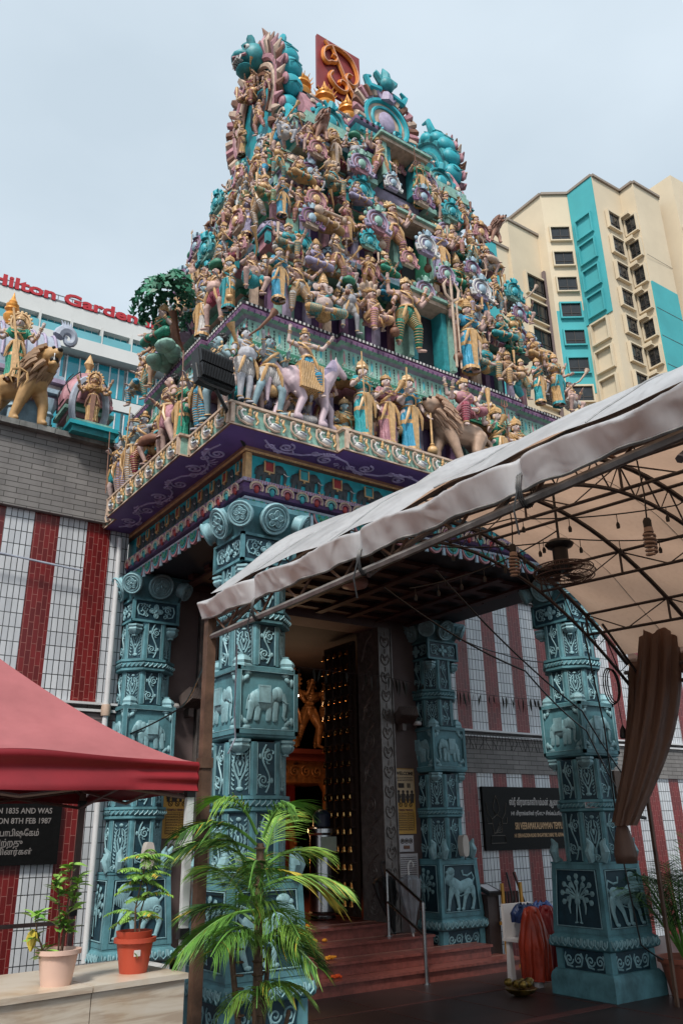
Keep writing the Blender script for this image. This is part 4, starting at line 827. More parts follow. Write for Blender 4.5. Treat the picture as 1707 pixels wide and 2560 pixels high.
    # legs
    if legs == 'stand': LG = [((s * .05, 0, pz - .02), (s * .055, -.02, .28), (s * .05, 0, .045), (s * .065, -.075, .02)) for s in (1, -1)]
    elif legs == 'step': LG = [((.05, 0, pz - .02), (.14, -.05, .29), (.13, 0, .045), (.17, -.07, .02)), ((-.05, 0, pz - .02), (-.12, -.05, .30), (-.17, .02, .05), (-.21, -.05, .02))]
    elif legs == 'sit': LG = [((.05, 0, pz), (.22, -.12, .08), (.03, -.19, .05), (-.04, -.2, .045)), ((-.05, 0, pz), (-.22, -.12, .08), (-.02, -.15, .07), (.05, -.17, .07))]
    elif legs == 'chair': LG = [((.05, 0, pz), (.20, -.12, .30), (.05, -.17, .26), (-.02, -.19, .25)), ((-.05, 0, pz), (-.10, -.17, .29), (-.10, -.15, .05), (-.11, -.21, .02))]
    else: LG = [((.06, 0, pz), (.18, -.14, .26), (.12, -.06, .04), (.15, -.13, .02)), ((-.06, 0, pz), (-.18, -.14, .26), (-.12, -.06, .04), (-.15, -.13, .02))]
    for (a, k, n, t) in LG:
        B.cap(a, k, .066 * fat ** .4, .043); B.cap(k, n, .043, .026); B.cap(n, t, .024, .02, 7); ring(K, k, n, .88, .033)
        if skirt in ('dhoti', 'armor'):
            a2, k2, n2 = V(a), V(k), V(n); G.cap(a2, k2, .078 * fat ** .4, .056, 12); G.cap(k2, k2.lerp(n2, .75), .056, .042, 12)
            G.mi = 1
            for q in range(8): ring(G, a2, k2, .15 + q * .11, (.079 * fat ** .4) * (1 - (.15 + q * .11)) + .056 * (.15 + q * .11) + .002, .005)
            for q in range(6): ring(G, k2, n2, .06 + q * .12, .057 - .013 * q / 5 * 1., .005)
            G.mi = 0
        elif skirt in ('short', 'kid'): G.cap(V(a), V(a).lerp(V(k), .5), .082 * fat ** .4, .068, 12)
    G.cap(pel + V((0, 0, -.02)), pel + V((0, 0, .045)), .086 * fat, .076 * fat, 14)
    if skirt == 'sari' and legs in ('stand', 'step'):
        n = 48; vs = []; lv = 12
        for j in range(lv + 1):
            t = j / lv; z = pz + .06 - t * (pz + .035); w = .082 + .03 * sin(PI * min(1, t * 1.6)) + .028 * t; dp = .075 + .03 * t
            for i in range(n): a = 2 * PI * i / n; am = 1 + t * (.05 * cos(12 * a + 2.5 * t) + .03 * cos(5 * a)); vs.append((w * am * cos(a) * (1 + (.12 if legs == 'step' else 0) * t), dp * am * sin(a) - .01, z))
        for j in range(lv):
            G.mi = 1 if j in (lv - 1,) or j == 4 else 0; G.add([vs[j * n + i] for i in range(n)] + [vs[(j + 1) * n + i] for i in range(n)], [(i, i + n, (i + 1) % n + n, (i + 1) % n) for i in range(n)])
        G.mi = 1; G.prism([(-.03, .06), (.03, .06), (.045, pz + .04), (-.045, pz + .04)][::-1] if 0 else [(-.045, pz + .04), (-.03, .06), (.03, .06), (.045, pz + .04)], -.112, -.07); G.mi = 0
    elif skirt == 'sari':
        for (a, k, nn, t) in LG: G.cap(V(a), V(k), .082, .062, 14); G.cap(V(k), V(nn), .062, .045, 14); G.mi = 1; ring(G, k, nn, .8, .052, .012); [ring(G, a, k, q, .075, .006) for q in (.3, .5, .7)]; G.mi = 0
        G.ell((0, -.08, pz - .06), (.16, .12, .07), 16, 8)
    if fem: G.cap(ch + V((-.05, -.012, 0)), ch + V((.05, -.012, 0)), .074, .074, 12); [G.ell(ch + V((s * .04, -.06, 0)), (.043, .04, .041), 10, 8) for s in (1, -1)]; [G.cap(ch + V((s * .1, 0, .05)), ch + V((s * .1, 0, .05)) + V(e) * .5, .043, .036, 10) for (s, e, h) in arms[:2]]
    if skirt == 'armor': G.mi = 1; G.cap(ch + V((-.045, -.01, 0)), ch + V((.045, -.01, 0)), .082, .082, 12); G.mi = 0
    # sash, belt and necklaces
    G.mi = 1; G.tube([ch + V((.095, -.03, .07)), ch + V((.05, -.088, .02)), ch + V((-.02, -.1, -.05)), wa + V((-.075, -.04, -.02)), wa + V((-.07, .05, -.03)), ch + V((.04, .09, .0)), ch + V((.095, .03, .07))], .016, 6, closed=True, flat=.5)
    for s in (1, -1): G.tube([pel + V((s * .06, -.085, .03)), pel + V((s * .10, -.10, -.08)), pel + V((s * .13, -.07, -.2 if legs in ('stand', 'step') else -.1))], [.016, .022, .01], 6)
    G.mi = 0
    K.tube([pel + V((.088 * fat * cos(a), .088 * fat * sin(a), .05)) for a in [2 * PI * k / 18 for k in range(18)]], .013, 6, closed=True); K.ell(pel + V((0, -.095 * fat, .045)), (.024, .014, .02))
    for rr, dz in ((.05, .07), (.068, .045), (.085, .0)): K.tube([ch + V((rr * sin(a), -.045 - .045 * cos(a * .9) - (.02 if fem else 0), dz - rr * .75 * cos(a) * .6)) for a in [-1.5 + 3 * k / 12 for k in range(13)]], .0065, 5)
    if crown: K.tube([V((hd.x + .058 * cos(a), hd.y + .058 * sin(a), hd.z + .035)) for a in [2 * PI * k / 14 for k in range(14)]], .008, 5, closed=True)
    # props
    if hands:
        h0 = hands[0]
        if prop == 'mace': Pp.tube([h0 + V((0, -.01, .05)), V((h0.x, h0.y - .01, .14))], .013, 7); Pp.lathe([(.01, 0), (.05, .02), (.062, .055), (.05, .09), (.02, .11), (.03, .125), (.02, .14)], (h0.x, h0.y - .01, .02), 12, .06, 8)
        if prop == 'club': Pp.tube([h0 + V((0, 0, -.1)), h0 + V((0, 0, .22))], [.012, .035], 7)
        if prop in ('staff', 'trident'): Pp.tube([V((h0.x - .03, h0.y - .02, .03)), V((h0.x + .02, h0.y - .02, h0.z + .30))], .008, 6)
        if prop == 'trident': q = V((h0.x + .02, h0.y - .02, h0.z + .30)); [Pp.tube([q, q + V((s * .045, 0, .03)), q + V((s * .035, 0, .12))], [.01, .01, .002], 5) for s in (-1, 0, 1)]
        if prop == 'sword': Pp.tube([h0, h0 + V((.0, -.02, .30))], [.008, .016], 5, flat=.3); Pp.box(h0.x - .03, h0.x + .03, h0.y - .01, h0.y + .01, h0.z + .02, h0.z + .03)
        if prop == 'horn': q = hd + V((0, -.07, -.03)); Pp.tube([q, q + V((.05, -.12, .05)), q + V((.14, -.2, .2)), q + V((.18, -.22, .28))], [.008, .016, .022, .05], 10)
        if prop == 'bow': Pp.tube([h0 + V((.03 * cos(a) * 3 - .09, 0, .22 * sin(a))) for a in [-PI / 2 + PI * k / 10 for k in range(11)]], .01, 5)
        if prop == 'veena': Pp.tube([V((-.22, -.17, pz + .05)), V((.28, -.17, pz + .16))], .02, 8); Pp.ell((-.22, -.17, pz + .03), (.075, .06, .07)); Pp.ell((.24, -.16, pz + .12), (.045, .045, .05))
        if prop == 'drum': Pp.tube([V((-.17, -.14, pz + .06)), V((-.06, -.16, pz + .08)), V((.06, -.16, pz + .08)), V((.17, -.14, pz + .06))], [.05, .07, .07, .05], 12)
        if prop == 'pot': Pp.ell(hd + V((0, 0, .12)), (.13, .1, .065), 14, 8); Pp.ell(hd + V((0, 0, .18)), (.07, .06, .04))
        if prop == 'fan': Pp.ell(h0 + V((0, 0, .13)), (.055, .015, .09)); Pp.tube([h0 + V((0, 0, -.02)), h0 + V((0, 0, .08))], .008, 5)
        if prop == 'snakes':
            for k in range(5): a = R(40 + 25 * k); Pp.tube([hd + V((.03 * cos(a), .06, 0)), hd + V((.1 * cos(a), .07, .1 * sin(a))), hd + V((.17 * cos(a), .03, .19 * sin(a))), hd + V((.17 * cos(a), -.01, .19 * sin(a) + .01))], [.04, .05, .045, .02], 8)
        if prop == 'flute': Pp.tube([hd + V((-.03, -.075, -.03)), hd + V((.22, -.1, -.05))], .01, 6)
        if prop == 'ball': Pp.ell(h0 + V((0, -.02, .02)), .035)
        if prop == 'peacock': Pp.cap((.16, -.03, .18), (.2, -.05, .3), .05, .02); Pp.ell((.2, -.07, .35), (.03, .035, .03)); Pp.tube([(.14, 0, .18), (.2, .02, .08), (.26, .03, .0)], [.05, .07, .05], 8)
    d = {'body': blob(B, key + '_body', .0095, 2), 'garment': G.mesh(key + '_garment', 50), 'jewellery': K.mesh(key + '_jewellery', 60), 'face_paint': E.mesh(key + '_face', 60)}
    if Hm.v: d['hair'] = Hm.mesh(key + '_hair', 60)
    if Pp.v: d['held_object'] = Pp.mesh(key + '_prop', 60)
    nslot = {'body': 1, 'garment': 2, 'jewellery': 1, 'face_paint': 3, 'hair': 1, 'held_object': 1}
    for k, me in [i for i in d.items() if i[0] in nslot]:
        while len(me.materials) < nslot[k]: me.materials.append(P['gold'])
    d['hd'] = hd + V((0, .005, .03)); d['cr'] = crown
    d['h'] = hd.z + .07 + (.15 if crown == 'tall' else .07 if crown else 0); FIG[key] = d
dn = (.05, -.02, -.16); up = (.09, -.02, .02)
figure('lady', [(1, (.06, -.01, -.15), (.06, -.10, -.24)), (-1, (-.07, -.02, -.14), (-.02, -.14, -.08))], fem=True, prop=None)
figure('lady_staff', [(1, (.09, -.03, -.13), (.09, -.15, -.10)), (-1, (-.06, .0, -.15), (-.07, -.06, -.27))], fem=True, prop='staff', crown='low')
figure('lady_mace', [(-1, (-.08, -.02, -.14), (-.10, -.09, -.24)), (1, (.07, -.02, -.14), (.02, -.15, -.09))], fem=True, prop='mace')
figure('lady_sword', [(1, (.10, -.04, -.12), (.08, -.14, -.03)), (-1, (-.08, -.02, -.14), (-.03, -.14, -.1))], fem=True, prop='sword')
figure('lady_halo', [(1, (.08, -.01, -.14), (.14, -.10, -.17)), (-1, (-.08, -.02, -.14), (-.13, -.12, -.12)), (1, (.12, .02, -.04), (.17, -.02, .1)), (-1, (-.12, .02, -.04), (-.17, -.02, .1))], fem=True, halo=True, prop='ball', crown='low')
figure('lady_trident', [(1, (.09, -.03, -.12), (.12, -.12, -.03)), (-1, (-.07, .0, -.15), (-.06, -.1, -.22))], fem=True, prop='trident', crown='low')
figure('dvara', [(1, (.09, -.02, -.14), (.15, -.09, -.24)), (-1, (-.10, -.02, -.1), (-.16, -.10, .0)), (1, (.13, .02, -.02), (.16, -.02, .13)), (-1, (-.13, .02, -.02), (-.17, -.02, .13))], 'step', 'dhoti', 'tall', 'mace', fat=1.08)
figure('dvara_lady', [(-1, (-.10, -.02, -.14), (-.16, -.09, -.25)), (1, (.10, -.02, -.1), (.15, -.10, .0)), (-1, (-.13, .02, -.02), (-.16, -.02, .13)), (1, (.13, .02, -.02), (.17, -.02, .13))], 'stand', 'sari', 'tall', 'mace', fem=True, halo=True)
figure('guard', [(1, (.08, -.02, -.14), (.04, -.14, -.08)), (-1, (-.10, -.02, -.12), (-.15, -.10, -.2))], 'step', 'short', None, None, fat=1.1, head='wild')
figure('guard_horn', [(1, (.11, -.06, -.08), (.02, -.16, .08)), (-1, (-.07, -.02, -.14), (-.12, -.1, -.24))], 'stand', 'short', None, 'horn', fat=1.15, head='wild')
figure('warrior', [(1, (.11, -.02, -.06), (.15, -.07, .08)), (-1, (-.09, -.02, -.12), (-.04, -.14, -.1))], 'step', 'armor', 'tall', 'club')
figure('archer', [(1, (.12, -.05, -.04), (.23, -.10, .0)), (-1, (-.13, -.03, .0), (-.03, -.12, .02))], 'step', 'armor', 'low', 'bow')
figure('dancer', [(1, (.11, -.01, .03), (.10, -.05, .18)), (-1, (-.12, -.02, -.04), (-.2, -.08, .06))], 'step', 'dhoti', 'bun', None, lean=.03)
figure('carrier', [(1, (.12, -.01, .04), (.07, -.03, .17)), (-1, (-.12, -.01, .04), (-.07, -.03, .17))], 'step', 'short', None, 'pot', fat=1.15)
figure('sage', [(1, (.08, -.03, -.13), (.01, -.14, -.05)), (-1, (-.08, -.03, -.13), (-.01, -.14, -.05))], 'stand', 'dhoti', 'bun', 'staff', head='sage', lean=.02)
figure('flutist', [(1, (.10, -.06, -.06), (.08, -.12, .05)), (-1, (-.09, -.05, -.07), (-.02, -.14, .03))], 'step', 'dhoti', 'low', 'flute')
figure('seat', [(1, (.09, -.03, -.13), (.12, -.14, -.18)), (-1, (-.09, -.03, -.13), (-.08, -.14, -.05))], 'sit', 'sari', 'tall', None, fem=True)
figure('seat_lord', [(1, (.09, -.03, -.13), (.12, -.14, -.16)), (-1, (-.10, -.03, -.1), (-.13, -.12, .02)), (1, (.12, .02, -.03), (.17, -.02, .1)), (-1, (-.12, .02, -.03), (-.17, -.02, .1))], 'chair', 'armor', 'tall', 'club')
figure('snake_lord', [(1, (.09, -.03, -.13), (.10, -.14, -.1)), (-1, (-.09, -.03, -.13), (-.1, -.14, -.1))], 'chair', 'dhoti', 'tall', 'snakes')
figure('veena', [(1, (.10, -.05, -.12), (.16, -.15, -.14)), (-1, (-.09, -.05, -.13), (-.07, -.17, -.18))], 'sit', 'sari', 'tall', 'veena', fem=True)
figure('drummer', [(1, (.10, -.05, -.10), (.10, -.15, -.17)), (-1, (-.10, -.05, -.10), (-.10, -.15, -.17))], 'crouch', 'short', 'low', 'drum')
figure('gana', [(1, (.10, -.05, -.09), (.04, -.15, -.02)), (-1, (-.10, -.05, -.10), (-.05, -.15, -.02))], 'crouch', 'kid', None, 'horn', fat=1.35)
figure('ganesha', [(1, (.10, -.04, -.1), (.13, -.13, -.05)), (-1, (-.10, -.04, -.1), (-.12, -.12, -.15)), (1, (.13, .02, -.02), (.18, -.02, .1)), (-1, (-.13, .02, -.02), (-.18, -.02, .1))], 'sit', 'dhoti', 'tall', 'ball', fat=1.3, head='elephant')
figure('peacock_rider', [(1, (.10, -.04, -.1), (.14, -.12, -.12)), (-1, (-.10, -.04, -.1), (-.1, -.13, .0))], 'chair', 'dhoti', 'tall', 'peacock')
CRM = []
for nm, pr, n, am in (('tall', CR['tall'], 14, 0), ('tall', [(r * 1.12, z * .8) for r, z in CR['tall']], 12, .08), ('low', CR['low'], 14, 0), ('low', [(r * 1.08, z * 1.1) for r, z in CR['low']], 10, .12), ('bun', CR['bun'], 12, 0), ('fan', [(.055, 0), (.07, .02), (.06, .04)], 14, 0)):
    b = MB(); b.lathe(pr, (0, 0, 0), n, am, 5)
    if nm == 'fan': [b.tube([(.05 * cos(a), .02, .03), (.10 * cos(a), .03, .03 + .10 * sin(a)), (.12 * cos(a), .03, .03 + .14 * sin(a))], [.03, .03, .008], 5) for a in [PI * k / 6 for k in range(7)]]
    me = b.mesh('crown_' + nm); me.materials.append(P['gold']); CRM.append(me)
HT = {k: v['h'] for k, v in FIG.items()}
SK = {'pale': M('skin_pale', (.52, .40, .37), .62, .25, 12, .005, grime=.5, rv=.15), 'rosy': M('skin_rosy', (.48, .32, .28), .62, .28, 12, .005, grime=.5, rv=.15), 'blue': M('skin_blue', (.26, .38, .42), .62, .28, 10, .005, grime=.5, rv=.12),
      'grey': M('skin_grey', (.36, .36, .39), .62, .28, 10, .005, grime=.5, rv=.15), 'green': M('skin_green', (.07, .30, .24), .62, .28, 10, .005, grime=.5), 'tan': M('skin_tan', (.40, .25, .17), .62, .3, 12, .005, grime=.5, rv=.15)}
CL = {'teal': M('cloth_teal', (.03, .30, .33), .5, .25, 9, fold=14, grime=.3, rv=.15), 'blue': M('cloth_blue', (.05, .32, .50), .5, .25, 9, fold=14, grime=.3, rv=.15), 'green': M('cloth_green', (.03, .26, .17), .5, .25, 9, fold=14, grime=.3, rv=.15),
      'pink': M('cloth_pink', (.45, .21, .25), .5, .25, 9, fold=14, grime=.35, rv=.15), 'maroon': M('cloth_maroon', (.28, .06, .09), .5, .25, 9, fold=14, grime=.3, rv=.15), 'gold': M('cloth_gold', (.50, .30, .13), .5, .25, 9, fold=14, grime=.35, rv=.15),
      'white': M('cloth_white', (.50, .47, .45), .5, .2, 9, fold=14, grime=.4, rv=.15), 'lilac': M('cloth_lilac', (.33, .30, .45), .5, .25, 9, fold=14, grime=.35, rv=.15)}
HR = M('hair_black', (.018, .016, .016), .5, .3, 10); EW = M('eye_white', (.7, .68, .66), .4); LIP = M('lip_red', (.35, .05, .04), .4)
DESC = {'lady': 'lady standing with one hand raised', 'lady_staff': 'lady holding a slanting staff', 'lady_mace': 'lady resting a hand on a mace', 'lady_sword': 'lady raising a sword', 'lady_halo': 'four armed haloed goddess', 'lady_trident': 'lady with a trident', 'dvara': 'four armed door guardian with a mace', 'dvara_lady': 'four armed haloed lady with a mace',
        'guard': 'wild haired stout guard', 'guard_horn': 'stout guard blowing a gold horn', 'warrior': 'crowned warrior lifting a club', 'archer': 'archer drawing a bow', 'dancer': 'dancing man with one arm up', 'carrier': 'man with a load overhead', 'sage': 'bearded sage with a staff', 'flutist': 'flute player', 'seat': 'cross legged crowned lady',
        'seat_lord': 'four armed enthroned lord', 'snake_lord': 'enthroned lord under snake hoods', 'veena': 'seated lady playing a veena', 'drummer': 'squatting drummer', 'gana': 'fat squatting horn blower', 'ganesha': 'elephant headed seated deity', 'peacock_rider': 'crowned lord beside a peacock'}
SPN = {'mace': 'gold'}
SHR = [o for o in bpy.data.objects if o.name.startswith('inner_shrine')][0]
for k in range(7):
    me = FIG[('dvara', 'lady_halo', 'dancer')[k % 3]]['body'].copy(); me.name = 'gilded_figure'; me.materials.clear(); me.materials.append(gold_w); o = O('gilded_figure', me, SHR, None, V((6.0 + .36 * k, 12.22, 2.94)) - SHR.location, R(-25 + 10 * (k % 4)), 1.25)
    g = FIG[('dvara', 'lady_halo', 'dancer')[k % 3]]['garment'].copy(); g.name = 'gilded_garment'; g.materials.clear(); [g.materials.append(gold_w) for q in (0, 1)]; O('gilded_garment', g, o)
    g = FIG[('dvara', 'lady_halo', 'dancer')[k % 3]]['jewellery'].copy(); g.name = 'gilded_jewellery'; g.materials.clear(); g.materials.append(gold_w); O('gilded_jewellery', g, o)
cnt_ = []
GL2 = M('paint_pale_gold', (.62, .42, .22), .45, .3, 16, .004, grime=.45)
def place(kind, x, y, z, h, rz=0., skin='pale', cl='teal', sash='gold', where='', propm='gold'):
    d = FIG[kind]; s = h / d['h']; cnt_.append(1)
    t = T('plaster_statue', DESC[kind] + ' in ' + cl + ', ' + where, 'statue', (x, y, z), rz, 'painted plaster statues on the temple')
    t.scale = (s * (-1 if len(cnt_) % 2 and kind not in ('guard_horn',) else 1), s, s)
    if d['cr']:
        o = O('crown', CRM[{'tall': (0, 1, 5, 2, 3), 'low': (2, 3, 5, 2, 1), 'bun': (4, 4, 2, 4, 4)}[d['cr']][(len(cnt_) * 7 + len(kind)) % 5]], t, None, d['hd']); o.scale = (1, 1, .75 + .12 * (len(cnt_) * 5 % 4))
        if len(cnt_) % 4 == 1: o.material_slots[0].link = 'OBJECT'; o.material_slots[0].material = GL2
    for k in ('body', 'garment', 'jewellery', 'face_paint', 'hair', 'held_object'):
        if k not in d: continue
        o = O(k, d[k], t); ms = {'body': [SK[skin]], 'garment': [CL[cl], P[sash]], 'jewellery': [P['gold'] if (len(cnt_) % 3) else GL2], 'face_paint': [EW, HR, LIP], 'hair': [HR if kind != 'sage' else SK['grey']], 'held_object': [P[propm]]}[k]
        for i, m in enumerate(ms):
            if o.material_slots[i].material != m: o.material_slots[i].link = 'OBJECT'; o.material_slots[i].material = m
    return t
ORD = ['first', 'second', 'third', 'fourth', 'fifth', 'sixth', 'seventh', 'eighth', 'ninth', 'tenth', 'eleventh', 'twelfth', 'thirteenth', 'fourteenth', 'fifteenth', 'sixteenth', 'seventeenth', 'eighteenth', 'nineteenth', 'twentieth'] + ['far'] * 40
# (kind, x, y, z of feet, height)
ST = [('guard_horn', 3.12, 5.99, 5.30, .80, 'grey', 'white'), ('guard', 3.38, 5.99, 5.26, .84, 'blue', 'white'), ('lady_staff', 4.47, 5.97, 5.26, .93, 'pale', 'teal'), ('lady_sword', 4.78, 5.97, 5.26, .97, 'pale', 'pink'), ('lady_mace', 5.08, 5.97, 5.26, 1.06, 'pale', 'blue'),
 ('lady_halo', 6.40, 5.97, 5.26, .97, 'pale', 'green'), ('lady_trident', 6.72, 5.97, 5.26, .90, 'pale', 'gold'), ('sage', 7.05, 5.99, 5.26, .85, 'tan', 'white'), ('lady', 7.4, 5.99, 5.26, .9, 'rosy', 'teal'), ('warrior', 7.8, 5.99, 5.26, .9, 'rosy', 'pink'),
 ('gana', 3.24, 6.13, 6.64, .50, 'rosy', 'teal'), ('lady', 3.56, 6.14, 6.68, .76, 'pale', 'blue'), ('dancer', 3.83, 6.16, 6.64, .72, 'rosy', 'white'), ('ganesha', 4.10, 6.12, 6.64, .62, 'pale', 'gold'), ('carrier', 4.44, 6.12, 6.64, .62, 'grey', 'white'), ('snake_lord', 4.75, 6.12, 6.64, .78, 'rosy', 'pink'),
 ('dvara', 5.24, 6.10, 6.68, 1.06, 'rosy', 'green'), ('dvara_lady', 6.20, 6.10, 6.68, 1.10, 'rosy', 'blue'), ('seat_lord', 6.50, 6.14, 6.64, .72, 'rosy', 'gold'), ('peacock_rider', 6.86, 6.12, 6.64, .66, 'tan', 'gold'), ('warrior', 7.12, 6.13, 6.64, .62, 'rosy', 'teal'), ('lady', 7.42, 6.13, 6.64, .74, 'rosy', 'teal'), ('lady_halo', 7.76, 6.12, 6.70, .80, 'rosy', 'gold'), ('gana', 8.02, 6.13, 6.64, .52, 'rosy', 'white'),
 ('seat_lord', 3.71, 6.20, 7.28, .58, 'rosy', 'gold'), ('flutist', 4.34, 6.20, 7.32, .60, 'pale', 'pink'), ('seat', 4.05, 6.18, 7.30, .46, 'pale', 'lilac'), ('warrior', 4.78, 6.2, 7.40, .50, 'rosy', 'pink'), ('seat', 5.05, 6.2, 7.66, .40, 'rosy', 'green'), ('guard', 6.66, 6.28, 7.60, .64, 'rosy', 'blue'), ('seat', 6.94, 6.24, 7.46, .50, 'rosy', 'teal'), ('archer', 7.2, 6.25, 7.40, .6, 'green', 'teal'), ('seat', 7.52, 6.24, 7.36, .48, 'rosy', 'gold'), ('seat_lord', 6.42, 6.25, 7.62, .5, 'rosy', 'lilac'),
 ('seat_lord', 3.50, 6.36, 8.02, .52, 'rosy', 'green'), ('lady', 3.73, 6.38, 8.02, .62, 'pale', 'blue'), ('dancer', 3.97, 6.38, 8.02, .56, 'rosy', 'pink'), ('veena', 4.27, 6.36, 8.04, .60, 'rosy', 'gold'), ('lady_staff', 4.62, 6.38, 8.06, .64, 'rosy', 'pink'), ('drummer', 4.90, 6.38, 8.06, .55, 'rosy', 'green'),
 ('dvara', 5.31, 6.36, 8.10, .98, 'rosy', 'pink'), ('dvara_lady', 6.07, 6.36, 8.10, .96, 'rosy', 'lilac'), ('seat', 6.39, 6.40, 8.10, .60, 'rosy', 'green'), ('archer', 6.62, 6.42, 8.08, .66, 'tan', 'gold'), ('lady_mace', 6.86, 6.42, 8.08, .66, 'rosy', 'teal'), ('warrior', 7.1, 6.41, 8.08, .64, 'rosy', 'blue'), ('guard', 7.35, 6.40, 8.08, .58, 'rosy', 'white'), ('gana', 7.6, 6.40, 8.06, .45, 'rosy', 'teal'),
 ('seat', 4.02, 6.46, 8.72, .46, 'rosy', 'gold'), ('snake_lord', 4.48, 6.44, 8.70, .60, 'tan', 'gold'), ('seat', 4.85, 6.46, 8.8, .44, 'pale', 'lilac'), ('seat_lord', 6.45, 6.48, 8.72, .58, 'rosy', 'pink'), ('archer', 6.8, 6.5, 8.75, .6, 'rosy', 'teal'), ('drummer', 7.1, 6.5, 8.72, .5, 'rosy', 'white'), ('warrior', 3.72, 6.46, 8.66, .54, 'rosy', 'teal'),
 ('gana', 3.90, 6.62, 9.40, .42, 'grey', 'white'), ('guard', 4.24, 6.60, 9.38, .54, 'rosy', 'pink'), ('lady_halo', 4.62, 6.60, 9.40, .62, 'rosy', 'gold'), ('carrier', 4.94, 6.60, 9.42, .64, 'grey', 'green'), ('dvara', 5.30, 6.56, 9.44, .88, 'rosy', 'pink'), ('lady_staff', 5.98, 6.56, 9.42, .84, 'rosy', 'green'), ('guard', 6.28, 6.62, 9.40, .66, 'rosy', 'gold'), ('dancer', 6.55, 6.62, 9.40, .60, 'rosy', 'white'), ('warrior', 6.82, 6.63, 9.40, .62, 'rosy', 'pink'), ('drummer', 7.1, 6.64, 9.38, .5, 'rosy', 'teal')]
LEDG = ['lowest ledge', 'second ledge', 'second tier top', 'third ledge', 'third tier top', 'top ledge']
def lv(z): return 0 if z < 6 else 1 if z < 7 else 2 if z < 7.9 else 3 if z < 8.5 else 4 if z < 9.2 else 5
cnt = {}
for s in sorted(ST, key=lambda s: (lv(s[3]), s[1])):
    k = lv(s[3]); c = cnt.get(k, 0); cnt[k] = c + 1
    place(s[0], s[1], s[2], s[3], s[4], R(rnd.uniform(-14, 10)), s[5], s[6], 'gold' if s[6] != 'gold' else rnd.choice(['cream', 'teal']), ORD[c] + ' on the ' + LEDG[k] + ' front', rnd.choice(['gold', 'cream', 'brown']) if s[0] not in ('carrier', 'snake_lord', 'peacock_rider') else {'carrier': 'green', 'snake_lord': 'cream', 'peacock_rider': 'teal'}[s[0]])
kinds = ['guard', 'lady', 'warrior', 'seat', 'dancer', 'lady_staff', 'drummer', 'archer', 'seat_lord', 'lady_mace', 'carrier', 'lady_halo', 'guard', 'flutist', 'snake_lord', 'gana', 'lady_trident']
sks = ['pale', 'rosy', 'grey', 'rosy', 'blue', 'tan', 'rosy']; cls = ['teal', 'pink', 'white', 'blue', 'gold', 'lilac', 'green', 'maroon']
rs = random.Random(11); q = 0
for k, (z, hh, stp, y0, y1, off) in enumerate(((5.25, .88, .33, 6.25, 9.0, .30), (6.64, .74, .30, 6.5, 9.0, .05), (7.34, .50, .42, 6.6, 8.9, .14), (8.03, .68, .30, 6.6, 8.8, .05), (8.72, .52, .42, 6.75, 8.7, .12), (9.40, .60, .30, 6.8, 8.6, .06))):
    y = y0; c = 0
    while y < y1:
        kd = kinds[q % len(kinds)]; x = (3.18 if k == 0 else inset(z)[0] - off + .02)
        if k == 0: kd = ['guard', 'sage', 'lady', 'guard', 'drummer', 'dancer', 'sage', 'sage'][c % 8]
        if k == 1 and 7.2 < y < 8.1: y += stp; continue
        place(kd, x if k else (2.98 if 6.74 > y or y > 8.69 else 2.94), y, z, hh * (FIG[kd]['h'] / 1.05 if FIG[kd]['h'] < .8 else 1) * rs.uniform(.92, 1.08), R(-90 + rs.uniform(-12, 30)), sks[q % 7] if k else ['blue', 'grey', 'pale', 'rosy', 'rosy', 'grey'][c % 6], cls[(q * 3 + k) % 8], 'gold' if (q * 3 + k) % 8 != 4 else 'teal', ORD[c] + ' on the ' + LEDG[k] + ' side', ['gold', 'brown', 'cream'][q % 3] if kd != 'carrier' else 'green')
        y += stp * (.9 + .2 * rs.random()); c += 1; q += 1
for k, (y, z, h, kd) in enumerate(((7.45, 10.35, .6, 'dancer'), (7.95, 10.35, .6, 'lady'), (7.7, 10.95, .62, 'seat_lord'), (7.25, 10.85, .42, 'guard'), (8.1, 10.85, .42, 'guard'), (7.7, 11.35, .34, 'gana'))): place(kd, 4.0, y, z, h, R(-90 + 12 * (k % 3)), 'tan' if k % 2 else 'rosy', ['pink', 'gold', 'maroon'][k % 3], 'gold' if k % 3 != 1 else 'brown', ORD[k] + ' inside the left roof arch')
# extra small figures filling the front between the larger ones
fill = [(k, z, h, y) for k, z, h, y in ((0, 5.27, .62, 6.14), (1, 6.9, .42, 6.28), (2, 7.42, .36, 6.32), (3, 8.2, .40, 6.5), (4, 8.86, .34, 6.58), (5, 9.55, .34, 6.72))]
for k, z, h, y in fill:
    xs = inset(z)[0] + .1; n = 17 - k; c = 0
    for j in range(n):
        x = xs + (11.38 - 2 * xs) * (j + .5) / n + rs.uniform(-.06, .06)
        if abs(x - 5.69) < .5: continue
        kd = ['gana', 'drummer', 'seat', 'carrier', 'seat'][(j + k) % 5]
        place(kd, x, y, z, h, R(rs.uniform(-20, 20)), sks[(j + 2 * k) % 7], cls[(j * 5 + k) % 8], 'gold' if (j * 5 + k) % 8 != 4 else 'mint', ORD[c] + ' of small back row, ' + LEDG[k], 'gold'); c += 1
# pedestals: lotus discs under some figures, trident standards, front pedestal blocks
def thing1(name, label, cat, mb, mats, group=None, ang=38):
    o = mb.build(name, mats, None, ang); return tag(o, label, cat, group)
